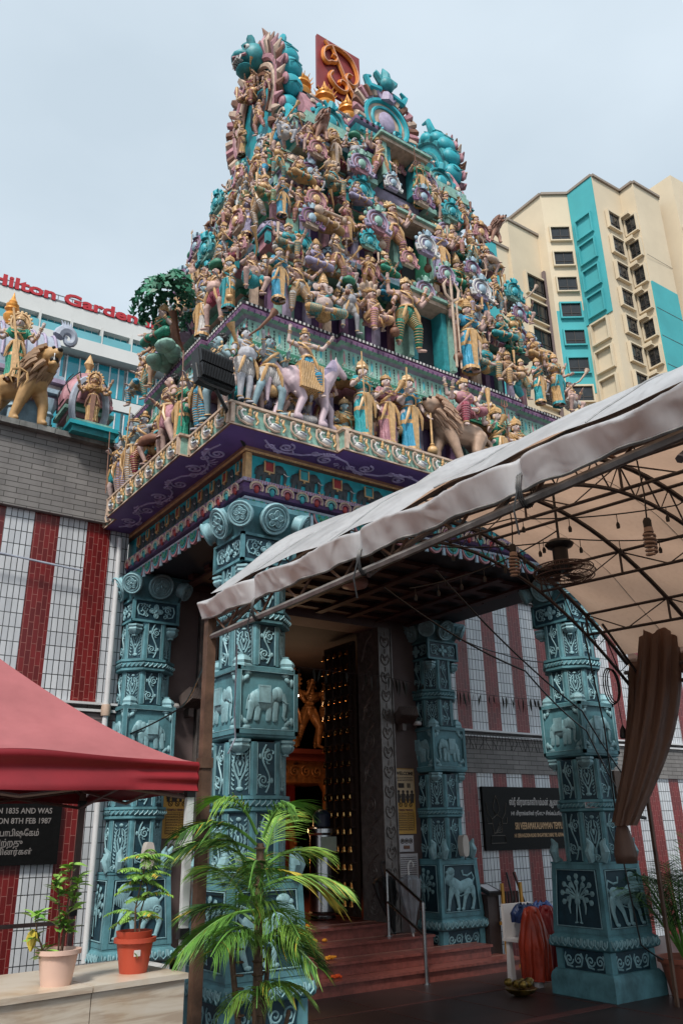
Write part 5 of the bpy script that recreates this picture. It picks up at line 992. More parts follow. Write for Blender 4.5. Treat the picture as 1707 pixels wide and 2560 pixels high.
# horse and rider
def quad(b, body, legs, neck, head, tail):
    for a in body: b.cap(*a)
    for l in legs: b.cap(l[0], l[1], l[3], l[4]); b.cap(l[1], l[2], l[4], l[5]); b.ell(V(l[2]) + V((-.03, 0, -.01)) if False else V(l[2]) + V((.025, 0, -.015)), (.055, .04, .035))
    for a in neck + head + tail: b.cap(*a)
t = T('horse_statue', 'pale prancing plaster horse statue on the lowest front ledge of the tower', 'statue', (3.80, 5.97, 5.25), 0, None); t.scale = (1.0, 1.0, 1.12)
b = MB(); quad(b, [((-.18, 0, .42), (.14, 0, .42), .125, .12)], [((-.22, .05, .38), (-.27, .05, .2), (-.34, .05, .04), .08, .045, .028), ((-.18, -.05, .36), (-.08, -.06, .24), (-.16, -.06, .05), .085, .045, .028), ((.17, .05, .36), (.30, .04, .24), (.30, .04, .08), .06, .04, .026), ((.15, -.05, .36), (.17, -.06, .2), (.12, -.06, .04), .065, .042, .028)],
     [((.2, 0, .48), (.33, 0, .66), .095, .062)], [((.33, 0, .69), (.44, -.01, .61), .055, .034), ((.33, -.03, .74), (.33, -.03, .78), .016, .006), ((.33, .03, .74), (.33, .03, .78), .016, .006)], [((-.29, 0, .46), (-.37, 0, .5), .03, .04), ((-.37, 0, .5), (-.45, 0, .32), .04, .045), ((-.45, 0, .32), (-.44, 0, .14), .045, .015)])
me = blob(b, 'body', .011); me.materials.append(M('horse_pale', (.50, .38, .42), .5, .15, 8, grime=.3)); O('body', me, t)
b = MB(); [b.tube([(.22 + .012 * k, -.01, .6 + .018 * k), (.16 + .02 * k, -.05, .56 + .012 * k), (.14 + .022 * k, -.06, .47 + .014 * k)], [.03, .03, .008], 6) for k in range(8)]; b.build('mane', P['lilac'], t)
b = MB(); b.M = Matrix.Translation((-.02, 0, .42)); b.box(-.14, .12, -.155, .155, -.12, .13); b.M = Matrix(); b.build('saddle_cloth', CL['gold'], t)
place('dancer', 3.76, 5.9, 5.52, .78, R(-20), 'pale', 'blue', 'gold', 'riding the pale horse')
# lions
def lion(name, label, loc, rz, s, skin, mane, roar=False):
    t = T(name, label, 'statue', loc, rz); t.scale = (s if roar else -s, s, s); b = MB()
    quad(b, [((-.24, 0, .5), (.16, 0, .52), .15, .17)], [((-.28, .07, .44), (-.36, .07, .25), (-.34, .07, .05), .12, .06, .045), ((-.26, -.07, .44), (-.2, -.09, .24), (-.28, -.09, .05), .12, .065, .045), ((.2, .09, .44), (.27, .09, .24), (.27, .09, .05), .09, .06, .045), ((.18, -.09, .44), (.12, -.11, .24), (.05, -.11, .05), .095, .062, .045)],
         [((.22, 0, .62), (.36, -.04, .74), .15, .12)], [((.38, -.06, .78), (.44, -.10, .76), .12, .10), ((.46, -.12, .74), (.55, -.17, .73), .075, .06)] + ([((.47, -.13, .64), (.52, -.17, .61), .045, .035)] if roar else [((.47, -.12, .68), (.53, -.16, .68), .05, .045)]) + [((.33, -.14, .86), (.33, -.15, .88), .03, .02), ((.42, .0, .87), (.42, 0, .89), .03, .02)],
         [((-.36, 0, .55), (-.5, 0, .45), .03, .025), ((-.5, 0, .45), (-.52, 0, .2), .025, .04)])
    me = blob(b, 'body', .014); me.materials.append(skin); O('body', me, t)
    b = MB(); rr = random.Random(5)
    for k in range(120):
        a = rr.uniform(0, 2 * PI); dd = rr.uniform(0, .32); c = V((.42 - dd * .85, -.08 + dd * .25, .77 - dd * .55)); r0 = .13 + .05 * sin(dd * 9); p = c + V((0, cos(a) * r0, sin(a) * r0)); d = V((-.10, cos(a) * .05, sin(a) * .05 - .07))
        b.tube([p, p + d * .6, p + d * 1.1 + V((0, 0, -.03))], [.03, .026, .004], 5)
    b.build('mane', mane, t)
    b = MB(); b.mi = 0
    for sg in (1, -1): b.ell((.49 + sg * .02, -.13 - sg * .062, .80), (.022, .02, .018)); 
    b.ell((.60, -.2, .75), (.03, .035, .025))
    if roar: b.ell((.51, -.155, .66), (.05, .055, .04)); b.mi = 1; [b.tube([(.54 + sg * .012, -.19 - sg * .03, z), (.54 + sg * .012, -.195 - sg * .03, z + dz)], [.010, .002], 5) for sg in (1, -1) for z, dz in ((.70, -.045), (.62, .04))]
    b.build('face_paint', [HR, EW], t); return t
lionm = M('lion_tan', (.42, .28, .20), .5, .2, 9, grime=.3); manem = M('mane_brown', (.40, .25, .17), .6, .3, 12, grime=.3)
lion('lion_statue', 'tan plaster lion statue carrying a goddess on the lowest front ledge', (5.74, 5.93, 5.25), R(-8), .88, lionm, manem)
place('seat_lord', 5.80, 5.86, 5.66, .80, R(-8), 'pale', 'maroon', 'pink', 'riding the tan lion')
for sg, lab in ((-1, 'brown plaster lion head roaring beneath the left end of the roof'), (1, 'brown plaster lion roaring beneath the right end of the roof')):
    lion('lion_statue', lab, (5.69 + sg * (1.35 if sg < 0 else 1.62), 6.58, 9.42 if sg > 0 else 9.62), R(-70 if sg < 0 else -60), .45, M('lion_brown', (.34, .18, .13), .5, .2, 9, grime=.3), M('mane_dark', (.28, .15, .11), .6, .3, 12, grime=.3), True)
# trident standard in front of the middle door
b = MB(); x, y = 5.86, 5.98; b.tube([(x, y, 6.6), (x + .0, y, 7.55)], .016, 8); b.tube([(x + .07, y, 6.6), (x + .07, y, 7.5)], .012, 8)
for s in (-1, 0, 1): b.tube([(x, y, 7.5), (x + s * .10, y, 7.58), (x + s * .12, y, 7.70), (x + s * .05, y, 7.88 if s == 0 else 7.82)], [.018, .016, .02, .004], 6)
thing1('trident_standard', 'tall cream trident standing before the lowest tower doorway', 'trident', b, P['cream'])
# plaster tree sheltering a seated goddess on the left side
t = W('plaster_tree', 'dark green plaster tree arching over a seated goddess on the tower side', 'tree', (3.1, 7.6, 6.62))
b = MB(); b.tube([(3.25, 7.75, 6.6), (3.15, 7.8, 7.0), (3.05, 7.7, 7.3)], [.08, .06, .05], 8); part(b, 'trunk', P['brown'], t)
lf = [M('plaster_leaf_a', (.03, .15, .09), .5, .3, 8, grime=.3), M('plaster_leaf_b', (.05, .24, .14), .5, .3, 8, grime=.3)]
b = MB(); rr = random.Random(4)
for k in range(620):
    a = rr.uniform(0, 2 * PI); e = rr.uniform(-.12, 1.45); r = rr.uniform(.86, 1.02); c = V((2.92 + .32 * r * cos(a) * cos(e) * (1 + .12 * sin(5 * a)), 7.62 + .46 * r * sin(a) * cos(e) * (1 + .15 * sin(3 * a)), 7.24 + .38 * r * sin(e) * (1 + .12 * sin(4 * a + 1))))
    b.mi = k % 2; d = V((cos(a) * cos(e), sin(a) * cos(e), sin(e))); s = b.M; b.M = Matrix.Translation(c) @ d.to_track_quat('Z', 'Y').to_matrix().to_4x4() @ Matrix.Rotation(rr.uniform(0, 6), 4, 'Z') @ Matrix.Rotation(rr.uniform(.2, .8), 4, 'X')
    b.add([(0, -.05, 0), (.028, 0, .012), (0, .055, 0), (-.028, 0, .012), (0, 0, -.012)], [(0, 1, 2, 3), (0, 4, 1), (1, 4, 2), (2, 4, 3), (3, 4, 0)]); b.M = s
part(b, 'foliage', lf, t)
b = MB(); b.M = frame((2.98, 7.62, 6.66)); [b.ell((.10 * sin(k * 2.1) , .22 * cos(k * 1.7), -.03 + .03 * sin(k * 3)), (.10, .12, .07), 9, 6) for k in range(9)]; thing1('plaster_rock', 'lumpy grey green plaster rock under the seated goddess and the tree', 'rock', b, P['mint'])
place('seat', 2.92, 7.62, 6.74, .60, R(-75), 'pale', 'green', 'brown', 'under the dark green tree')

# ---------------------------------------------------------------- rooftop shrines on the left wall
t = W('vaulted_roof_shrine', 'pale lavender vaulted rooftop shrine with gold finials behind the goddess on her lion', 'shrine', (1.0, 9.9, 6.04)); t.scale = (1.12, 1, 1.35)
b = MB(); b.mi = I['sky']; b.box(-.6, 2.2, 9.75, 10.5, 6.04, 6.6)
for x in (-.5, .1, .75, 1.35, 1.75, 2.12): b.mi = I['sky']; b.lathe([(.075, 6.04), (.075, 6.1), (.055, 6.12), (.055, 6.4), (.075, 6.42), (.055, 6.45), (.085, 6.5), (.095, 6.58)], (x, 9.62, 0), 8, ph=PI / 8)
for k, (o, z, c) in enumerate(((.0, 6.58, 'lilac'), (.08, 6.63, 'sky'), (.02, 6.69, 'white'), (.1, 6.74, 'lilac'), (.04, 6.8, 'sky'))): b.mi = I[c]; b.box(-.6 - o, 2.2 + o, 9.6 - o, 10.6 + o, z, z + .045)
part(b, 'body', PM, t)
b = MB(); b.mi = I['silver']; b.M = Matrix.Translation((.8, 10.1, 6.84)) @ Matrix.Rotation(R(-90), 4, 'Z'); ar = [(.46 * cos(a), .10 + .5 * sin(a)) for a in [PI * k / 14 for k in range(15)]]; b.prism([(.46, 0)] + ar + [(-.46, 0)], -1.4, 1.4)
b.mi = I['lilac']
for k in range(24):
    x = -1.35 + k * .117; b.tube([(xx * 1.02, x, z * 1.02) for xx, z in ar], .018, 5)
for k in range(5): a = R(95 + 18 * k); b.tube([(.47 * cos(a), -1.4, .1 + .51 * sin(a)), (.47 * cos(a), 1.4, .1 + .51 * sin(a))], .012, 4)
b.mi = I['silver']; b.tube([(.5 * cos(a), -1.45, .08 + .56 * sin(a)) for a in [-.3 + (PI + .6) * k / 16 for k in range(17)]][::-1], .075, 7)
b.mi = I['silver']; b.M = Matrix.Translation((2.25, 10.1, 7.5)); b.tube(spiral(.1, .02, .12, 1.2, PI, -1), [.07 - .0035 * q for q in range(17)], 8); [b.tube([(.02 * q, 0, .1), (.03 + .03 * q, 0, .17), (.0 + .04 * q, 0, .22)], [.025, .02, .004], 6) for q in range(4)]; part(b, 'vaulted_roof', PM, t)
for x in (.35, 1.05, 1.65): b = MB(); b.lathe(kal(.5), (x, 10.0, 7.42), 14); part(b, 'finial', fin, t)
t = T('domed_roof_shrine', 'small pink domed rooftop shrine with lattice roof and gold finial', 'shrine', (2.66, 9.45, 6.06)); b = MB(); kuta(b, .5, ('pink', 'mint', 'green', 'pink')); b.mi = I['mint']; b.box(-.4, .4, -.4, .4, 0, .05); b.box(-.34, .34, -.36, .3, .051, .1)
me = b.mesh('body'); [me.materials.append(m) for m in PM]; O('body', me, t); t.scale = (1, .8, 1.58)
b = MB(); b.M = frame((2.62, 9.02, 6.0)); b.mi = I['teal']; b.box(-.26, .26, -.2, .2, .05, .12); b.mi = I['aqua']; b.box(-.3, .3, -.24, .2, .121, .17); b.mi = I['mint']; b.box(-.22, .22, -.17, .2, .171, .23); thing1('teal_pedestal', 'stepped teal pedestal under the golden goddess on the left wall', 'pedestal', b, PM)
b = MB(); b.M = frame((2.62, 9.12, 6.25)); b.mi = I['cream']; b.tube([(.21 * cos(a), 0, .30 + .40 * sin(a)) for a in [-.9 + (PI + 1.8) * k / 22 for k in range(23)]], .045, 6); thing1('serpent_halo', 'grey and cream beaded arch framing the golden rooftop goddess', 'arch', b, P['silver'])
place('lady_halo', 2.62, 8.98, 6.235, .72, R(-18), 'tan', 'gold', 'brown', 'standing on the teal rooftop pedestal')
lion('lion_statue', 'big tan plaster lion roaring on the left roof edge', (1.78, 9.12, 6.06), R(-48), 1.06, M('lion_gold', (.50, .30, .13), .5, .2, 6, grime=.2), M('mane_gold', (.40, .25, .15), .6, .3, 9, grime=.3), True)
place('lady_halo', 1.66, 8.95, 6.52, .92, R(-16), 'pale', 'green', 'gold', 'large, riding the roaring rooftop lion')
b = MB(); b.tube([(1.52, 8.72, 7.35), (1.66, 8.66, 6.55)], .014, 7); b.M = Matrix.Translation((1.67, 8.655, 6.56))
for s in (-1, 0, 1): b.tube([(0, 0, 0), (s * .08, 0, -.03), (s * .1, 0, -.12), (s * .06, 0, -.2 if s else -.24)], [.016, .014, .016, .003], 5)
thing1('golden_trident', 'gold trident pointing down beside the rooftop lion', 'trident', b, P['gold'])
b = MB(); b.M = frame((2.2, 9.25, 6.07)); b.mi = 0
for k in range(14): a = k * 2.4; b.tube([(0, 0, 0), (.05 * cos(a), .05 * sin(a), .08 + .02 * (k % 4)), (.11 * cos(a), .11 * sin(a), .1 + .02 * (k % 3))], [.006, .02, .004], 5, flat=.3)
thing1('wall_weed', 'small green weed sprouting from the coping beside the rooftop lion', 'plant', b, M('weed_green', (.12, .26, .05), .6, .3, 9))

# ---------------------------------------------------------------- distant buildings
cream = M('cream_render', (.60, .50, .36), .8, .07, .25, grime=.12, gcol=(.3, .2, .12)); turq = M('turquoise_render', (.06, .36, .385), .75, .1, .3, grime=.12, gcol=(.02, .2, .2)); wdark = M('dark_window_glass', (.018, .02, .022), .12, .3, 1.5, spec=.6); wfr = M('bronze_frame', (.05, .04, .035), .5)
t = W('apartment_block', 'cream and turquoise apartment tower with stepped walls and dark windows', 'building', (52, 38, 0))
b = MB(); b.prism2 = None
def prismz(b, pts, z0, z1): n = len(pts); b.add([(x, y, z0) for x, y in pts] + [(x, y, z1) for x, y in pts], [tuple(range(n))[::-1], tuple(range(n, 2 * n))] + [(i, (i + 1) % n, (i + 1) % n + n, i + n) for i in range(n)])
body = [(49, 37.7), (51, 36.3), (51, 33.6), (54.7, 33.5), (54.7, 32.1), (58.3, 32.0), (60, 46), (49, 48)]
prismz(b, body, 0, 55); b.box(45.2, 49.5, 38.6, 46, 0, 51); b.box(42.2, 46.2, 38.9, 47, 0, 48.01); b.box(46.9, 49.0, 40, 44, 51, 52.4); part(b, 'wall', cream, t)
b = MB(); cx, cy = 54, 40
for i in range(len(body)):
    a, c = body[i], body[(i + 1) % len(body)]; d = V((c[0] - a[0], c[1] - a[1], 0)); n = V((d.y, -d.x, 0)).normalized() * .18; b.add([(a[0] + n.x, a[1] + n.y, 55), (c[0] + n.x, c[1] + n.y, 55), (c[0], c[1], 55), (a[0], a[1], 55), (a[0] + n.x, a[1] + n.y, 55.25), (c[0] + n.x, c[1] + n.y, 55.25), (c[0] - n.x, c[1] - n.y, 55.25), (a[0] - n.x, a[1] - n.y, 55.25)], [(0, 1, 5, 4), (4, 5, 6, 7), (3, 2, 1, 0), (1, 2, 6, 5), (3, 0, 4, 7)])
part(b, 'parapet', M('grey_brown_coping', (.26, .21, .17), .7), t); b = MB(); b.box(42.0, 46.3, 38.75, 39.0, 48.011, 48.25); b.box(45.1, 49.4, 38.45, 38.7, 51.01, 51.25); part(b, 'parapet', M('grey_brown_coping', (.26, .21, .17), .7), t)
def recess(b, Fm, w, h, z, fr):   # frame pushed out, inner panel behind it
    b.M = Fm @ Matrix.Translation((0, 0, z)); e = .12
    b.box(-w / 2 - e, w / 2 + e, -.3, 0, h, h + e * 1.3); b.box(-w / 2 - e, w / 2 + e, -.3, 0, -e, 0); b.box(-w / 2 - e, -w / 2, -.299, 0, .001, h - .001); b.box(w / 2, w / 2 + e, -.299, 0, .001, h - .001); b.M = Matrix()
def window(Fm, w, h, z, m):
    b = MB(); recess(b, Fm, w, h, z, m); o = part(b, 'window', m, t); b = MB(); b.M = Fm @ Matrix.Translation((0, 0, z)); b.mi = 0; b.box(-w / 2, w / 2, -.13, -.10, 0, h); b.mi = 1
    for x in (-w / 2 + .03, -.02, w / 2 - .07): b.box(x, x + .05, -.17, -.131, 0, h)
    b.box(-w / 2, w / 2, -.17, -.132, h * .3, h * .3 + .05); b.build('pane', [wdark, wfr], o)
F1 = frame((50.05, 37.0, 0), math.atan2(-1.4, 2.0)); F2 = frame((50.97, 34.95, 0), R(-90)); F3 = frame((52.9, 33.52, 0)); F4 = frame((54.67, 32.8, 0), R(-90))
b = MB()
for Fm, w, z0, z1 in ((F2, 2.66, 41.0, 54.98), (F1, 2.4, 34.6, 42.6)): b.M = Fm; b.box(-w / 2, w / 2, -.06, .2, z0, z1)
b.M = frame((56.5, 32.03, 0)); b.box(-1.78, 1.78, -.07, .2, 28, 44.5); b.M = Matrix(); b.box(42.1, 43.7, 38.82, 39.4, 20, 47.98); part(b, 'turquoise_panel', turq, t)
for k in range(11):
    z = 50.0 - 2.68 * k
    window(F1, 1.65, 1.35, z - .1, turq if 3 <= k <= 5 else cream); window(F3, 1.5, 1.6, z, cream); window(F4, 1.0, 1.6, z, cream)
    b = MB(); recess(b, F2, 1.5, 1.85, z - .5, 0); part(b, 'wall_recess', turq if k < 4 else cream, t)
    b = MB(); b.box(54.0, 54.65, 32.6, 33.49, z + 1.75, z + 1.85); b.box(54.0, 54.1, 32.6, 33.49, z + 1.86, z + 2.1); part(b, 'window_hood', cream, t)
for k in range(9):
    z = 44.2 - 2.68 * k; Fm = frame((47.7, 38.6, 0)); window(Fm, 2.1, 1.9, z - .1, cream)
b = MB(); b.box(48.75, 48.95, 38.2, 38.5, 15, 47); part(b, 'downpipe_shaft', M('mauve_shaft', (.16, .12, .12), .6), t)
b = MB()
for z in (41.8, 39.1, 36.4, 47.2): b.box(54.72, 58.3, 31.955 if z > 44.5 else 31.945, 31.96, z, z + .05)
part(b, 'joint_line', wfr, t)
t = W('second_apartment_block', 'cream apartment block partly hidden beyond the taller stepped one', 'building', (66, 34, 0))
b = MB(); prismz(b, [(59.2, 33.5), (59.3, 31), (63, 30.8), (63, 29), (78, 28.7), (78, 44), (60.2, 44), (60.2, 34)], 0, 57.5); part(b, 'wall', cream, t)
for k in range(9):
    window(frame((60.25, 30.95, 0)), 1.3, 1.5, 50 - 2.68 * k, cream); window(frame((68.5, 28.9, 0)), 1.5, 1.4, 50 - 2.68 * k, turq if k > 2 else cream)
hw = M('hotel_white_wall', (.62, .62, .60), .7, .06, .4, grime=.15, gcol=(.3, .3, .28)); glass = M('cyan_glass', (.015, .27, .34), .08, .25, .35, spec=.8); rail_g = M('pale_glass_rail', (.13, .40, .45), .15, .15, .6, spec=.8)
t = W('hotel_block', 'white hotel block with cyan glass windows behind the left wall', 'building', (5, 45, 0))
def hy(x): return 41.3 - .058 * (x - 6.3)
b = MB(); b.M = Matrix.Translation((6.3, 41.3, 0)) @ Matrix.Rotation(math.atan2(-.5, 8.6), 4, 'Z'); HM = b.M.copy()
b.box(-25, 16, .5, 10, 0, 28.9); b.box(-25, 16, .0, 10, 28.98, 30.0); b.box(-25, 16, -.45, .5, 27.0, 27.8)
for z in (24.9, 22.0, 19.0): b.box(-25, 16, .25, .5, z - .7, z - .02)
part(b, 'wall', hw, t)
for k in range(-8, 9):
    x = .55 + 1.72 * k; b = MB(); b.M = HM
    b.box(x - .04, x + .04, -.4, .5, 27.81, 28.97); part(b, 'balcony_fin', hw, t)
    if k > -5:
        o = None; b = MB(); b.M = HM; b.box(x + .1, x + 1.66, .42, .499, 27.81, 28.97); b.mi = 1
        for q in range(5): b.box(x + .1 + .385 * q, x + .13 + .385 * q, .38, .419, 27.81, 28.97)
        part(b, 'window', [glass, white_paint], t)
        b = MB(); b.M = HM; b.box(x + .06, x + 1.66, -.42, -.40, 27.81, 28.3); part(b, 'glass_railing', rail_g, t)
        for z0 in (24.95, 22.0, 19.0):
            b = MB(); b.M = HM; b.box(x + .06, x + 1.62, .3, .498, z0, z0 + (1.95 if z0 > 24 else 2.1)); b.mi = 1
            for q in range(3): b.box(x + .05 + .6 * q + (.1 if q == 1 else 0), x + .12 + .6 * q + (.1 if q == 1 else 0), .26, .299, z0, z0 + 2)
            part(b, 'window', [glass, white_paint], t)
b = MB(); b.M = HM; dg = M('grey_roof_rack', (.16, .16, .17), .6)
for z in (30.05, 30.45, 30.8): b.box(-8, 10, .5, .55, z, z + .04)
for k in range(46): b.box(-8 + .4 * k, -7.96 + .4 * k, .5, .55, 30, 30.85)
b.box(-8, 10, .05, .2, 30.002, 30.2); part(b, 'roof_rack', dg, t)
lr = M('letter_red', (.42, .02, .03), .5, .1, 2)
me = text('Hilton Garden Inn', .98, None, lr, None, None, .06, 'LEFT', .030); xs = [v.co.x for v in me.vertices]; sx = 10.5 / (max(xs) - min(xs))
me.transform(HM @ Matrix.Translation((-.62, .0, 30.06)) @ Matrix.Diagonal((sx, 1, 1, 1))); me.name = 'red_letters'; o = O('rooftop_lettering', me); tag(o, 'big red serif letters along the white hotel roof', 'lettering')

# ---------------------------------------------------------------- white barrel tent in front of the gateway
def fabric(name, c1, c2, tr, stain):
    m = bpy.data.materials.new(name); m.use_nodes = True; nt = m.node_tree; L = nt.links.new; nt.nodes.remove(nt.nodes['Principled BSDF']); out = nt.nodes['Material Output']
    tc = N(nt, 'ShaderNodeTexCoord'); no = N(nt, 'ShaderNodeTexNoise', ins={'Scale': 1.6, 'Detail': 9, 'Roughness': .66}); L(tc.outputs['Object'], no.inputs[0]); r = N(nt, 'ShaderNodeMapRange', ins={1: .48, 2: .74, 3: 0, 4: stain}); L(no.outputs[0], r.inputs[0])
    mp = N(nt, 'ShaderNodeMapping', ins={'Scale': (9, 9, 1.2)}); n2 = N(nt, 'ShaderNodeTexNoise', ins={'Scale': 2.2, 'Detail': 6}); L(tc.outputs['Object'], mp.inputs[0]); L(mp.outputs[0], n2.inputs[0])
    mx = N(nt, 'ShaderNodeMix', data_type='RGBA'); mx.inputs[6].default_value = c1 + (1,); mx.inputs[7].default_value = tuple(x * .28 for x in c1) + (1,); L(r.outputs[0], mx.inputs[0])
    m2 = N(nt, 'ShaderNodeMix', data_type='RGBA'); r2 = N(nt, 'ShaderNodeMapRange', ins={1: .5, 2: .8, 3: 0, 4: stain * .8}); L(n2.outputs[0], r2.inputs[0]); L(r2.outputs[0], m2.inputs[0]); L(mx.outputs[2], m2.inputs[6]); m2.inputs[7].default_value = tuple(x * .45 for x in c1) + (1,)
    n3 = N(nt, 'ShaderNodeTexNoise', ins={'Scale': 3.5, 'Detail': 4, 'Roughness': .5, 'Distortion': 1.8}); n3.noise_type = 'RIDGED_MULTIFRACTAL'; L(tc.outputs['Object'], n3.inputs[0]); bp = N(nt, 'ShaderNodeBump', ins={'Strength': .55, 'Distance': .03}); L(n3.outputs[0], bp.inputs['Height'])
    d = N(nt, 'ShaderNodeBsdfPrincipled', ins={'Roughness': .42}); L(m2.outputs[2], d.inputs['Base Color']); L(bp.outputs[0], d.inputs['Normal'])
    tl = N(nt, 'ShaderNodeBsdfTranslucent'); tl.inputs[0].default_value = c2 + (1,); ms = N(nt, 'ShaderNodeMixShader', ins={0: tr}); L(d.outputs[0], ms.inputs[1]); L(tl.outputs[0], ms.inputs[2]); L(ms.outputs[0], out.inputs[0]); return m
tf = fabric('tent_canvas', (.66, .67, .69), (.70, .45, .31), .38, .5)
t = W('barrel_tent', 'stained white canvas barrel tent on a dark steel frame before the gateway', 'tent', (5.2, 2.8, 0))
def arcp(u, y, r=0.): return (2.7 + 5.0 * u, y, 3.10 + .03 * y + (1.17 - .05 * (5.6 - y)) * (1 - abs(2 * u - 1) ** 1.9) + r)
def sheet(u, v):
    y = 5.64 - v * 6.1; sag = abs(sin(PI * (y + .4) / 1.0)); e = min(1, min(u, 1 - u) * 9); rr = random.Random(int(v * 200))
    r = .045 + .045 * (1 - sag) * e + .012 * sin(u * 23 + y * 3) + .008 * sin(u * 51 + y * 7) + .01 * sin(y * 9 + u * 8)
    return arcp(u, y, r + .034)
b = MB(); b.grid(sheet, 60, 150); part(b, 'canvas_roof', tf, t, 180)
for uu, sg in ((0, -1), (1, 1)):
    b = MB()
    def val(i, j):
        y = 5.66 - i * 6.14; p = V(arcp(uu, y, .03)); f = (y * .8 + .6) % 1.0; pinch = math.exp(-abs(f - .5) / .045)
        d = .175 + .008 * sin(y * 13) ; g = abs(f - .5) * 2; kn = .14 + .32 * g ** 3; tri = j / kn if j < kn else 1 - .75 * (j - kn) / (1 - kn); bulge = .10 * tri * (1 - pinch) + .006 * sin(y * 31 + j * 2) * j + .02 * pinch * (1 - j)
        return (p.x + sg * (bulge + .02 * j), y, p.z + .012 - d * j)
    b.grid(val, 300, 16); part(b, 'valance', tf, t, 180); b = MB(); b.tube([val(q / 120, 1.0) for q in range(121)], .008, 5); part(b, 'hem', M('grubby_hem', (.16, .15, .14), .7, .5, 9, grime=.6), t)
b = MB()
for k in range(6): b.tube([tuple(V(sheet(q / 40, (.64 + k - .0) / 6.1)) + V((0, 0, .004))) for q in range(41)], .006, 4, flat=.5)
part(b, 'canvas_seam', M('canvas_seam_grey', (.30, .30, .30), .6, .3, 9), t)
FR = []
for k in range(7):
    y = 5.6 - k * 1.0; b = MB(); b.tube([arcp(q / 30, y) for q in range(31)], .022, 6)
    if k in (0, 2, 4, 6): b.tube([arcp(q / 30, y, -.24) for q in range(31)], .018, 6); [b.tube([arcp(q / 16, y), arcp((q + .5) / 16, y, -.24), arcp((q + 1) / 16, y)], .008, 4) for q in range(16)]
    part(b, 'arched_rib', dsteel, t)
for u in (.12, .25, .38, .5, .62, .75, .88):
    b = MB(); b.tube([arcp(u, 5.6), arcp(u, -.4)], .016, 5)
    if u in (.25, .5, .75, .88): b.tube([arcp(u, 5.6, -.22), arcp(u, -.4, -.22)], .016, 5); [b.tube([arcp(u, 5.6 - q), arcp(u, 5.1 - q, -.22), arcp(u, 4.6 - q)], .007, 4) for q in range(6)]; [b.tube([arcp(u, 5.6 - q, -.22), arcp(u, 5.6 - q)], .014, 4) for q in range(7)]
    part(b, 'purlin_truss', dsteel, t)
for x in (2.7, 7.7):
    b = MB(); b.mi = 1
    for z in (3.0, 3.17): b.tube([(x + (.04 if x < 5 else -.04) * (z > 3.1), 5.62, z), (x + (.04 if x < 5 else -.04) * (z > 3.1), -.4, z)], .022, 6)
    b.mi = 0
    for k in range(12): b.tube([(x, 5.6 - k * .5, 3.19), (x, 5.35 - k * .5, 3.0), (x, 5.1 - k * .5, 3.19)], .010, 5)
    b.tube([(x, 5.6, 3.19), (x, 5.6, 3.0)], .018, 5); part(b, 'eave_beam', [rust, M('galvanised_tube', (.22, .21, .20), .5, .4, 6, grime=.5, metal=.4)], t)
for x, y in ((2.7, 5.62), (7.74, 5.62), (2.7, -.3), (7.74, -.3)):
    w = .035 if x < 5 else .016; b = MB(); b.box(x - w, x + w, y - w, y + w, 0, 3.2); b.box(x - w * 1.3, x + w * 1.3, y - w * 1.3, y + w * 1.3, 2.05, 2.12); part(b, 'post', rust, t)
b = MB()
for y0 in (5.4, 2.6): b.tube([(2.7, y0, 3.0), (3.3, y0, 3.6)], .014, 5); b.tube([(7.7, y0, 3.0), (7.1, y0, 3.6)], .014, 5)
part(b, 'knee_brace', dsteel, t)
b = MB(); b.tube([arcp(.18 - .018 * q, 1.72 + .075 * q, .045) for q in range(10)] + [(2.69, 2.5, 3.02)], .009, 5); thing1('tie_rope', 'black rope lashed over the tent canvas near its eave', 'rope', b, black)
for yk in (1.125, 2.375, 3.625, 4.875):
    b = MB(); [b.tube([(2.70 + .05 * cos(a), yk + .012 * q, 3.06 + .09 * sin(a)) for a in [2 * PI * k / 10 for k in range(10)]], .005, 4, closed=True) for q in (-1, 0, 1)]; b.tube([(2.66, yk, 3.1), (2.63, yk + .02, 2.95), (2.66, yk + .03, 2.84)], .006, 4); part(b, 'lashing', black, t)
# drapes at the right end of the tent
dm = fabric('brown_organza', (.20, .13, .10), (.36, .23, .18), .5, .3)
def drape(name, lab, P0, P1, w0, w1, ph):
    b = MB()
    def fn(i, j):
        c = V(P0).lerp(V(P1), j); c.x -= .25 * sin(PI * j) * (-.6); c.z -= .0; w = w0 + (w1 - w0) * j ** 1.5 + .05 * sin(PI * j); a = 2 * PI * i; pl = 1 + .16 * sin(9 * a + ph + j * 3) + .08 * sin(17 * a)
        return (c.x + w * cos(a) * pl, c.y + w * .8 * sin(a) * pl, c.z + .03 * sin(5 * a) * (1 - j))
    b.grid(fn, 90, 24); o = b.build(name, dm, None, 180); return tag(o, lab, 'curtain', 'organza drapes tied back at the tent corner')
drape('gathered_curtain', 'thick dark brown gathered drape hanging at the tent corner', (7.55, 5.05, 3.48), (6.72, 5.15, 1.62), .19, .10, 0)
drape('gathered_curtain', 'thin pale brown drape falling beside the thicker one', (7.70, 5.5, 3.2), (6.86, 5.35, 1.65), .07, .05, 2)
b = MB(); b.lathe([(.03, .14), (.055, .1), (.08, .0), (.1, -.12), (.09, -.2)], (6.72, 5.2, 1.5), 18, .12, 7); tag(b.build('curtain_tail', dm, None, 180), 'flared tail of cloth below the tied drapes', 'curtain')
b = MB()
b.grid(lambda i, j: (7.73 - .0 * i, 5.6 - i * 1.25, 3.42 - .14 * abs(sin(PI * i * 2)) - .34 * j * (1 - .3 * sin(PI * i * 2)) + .01 * sin(30 * i)), 60, 6); tag(b.build('swag_cloth', dm, None, 180), 'brown cloth swag strung along the tent eave above the drapes', 'curtain')
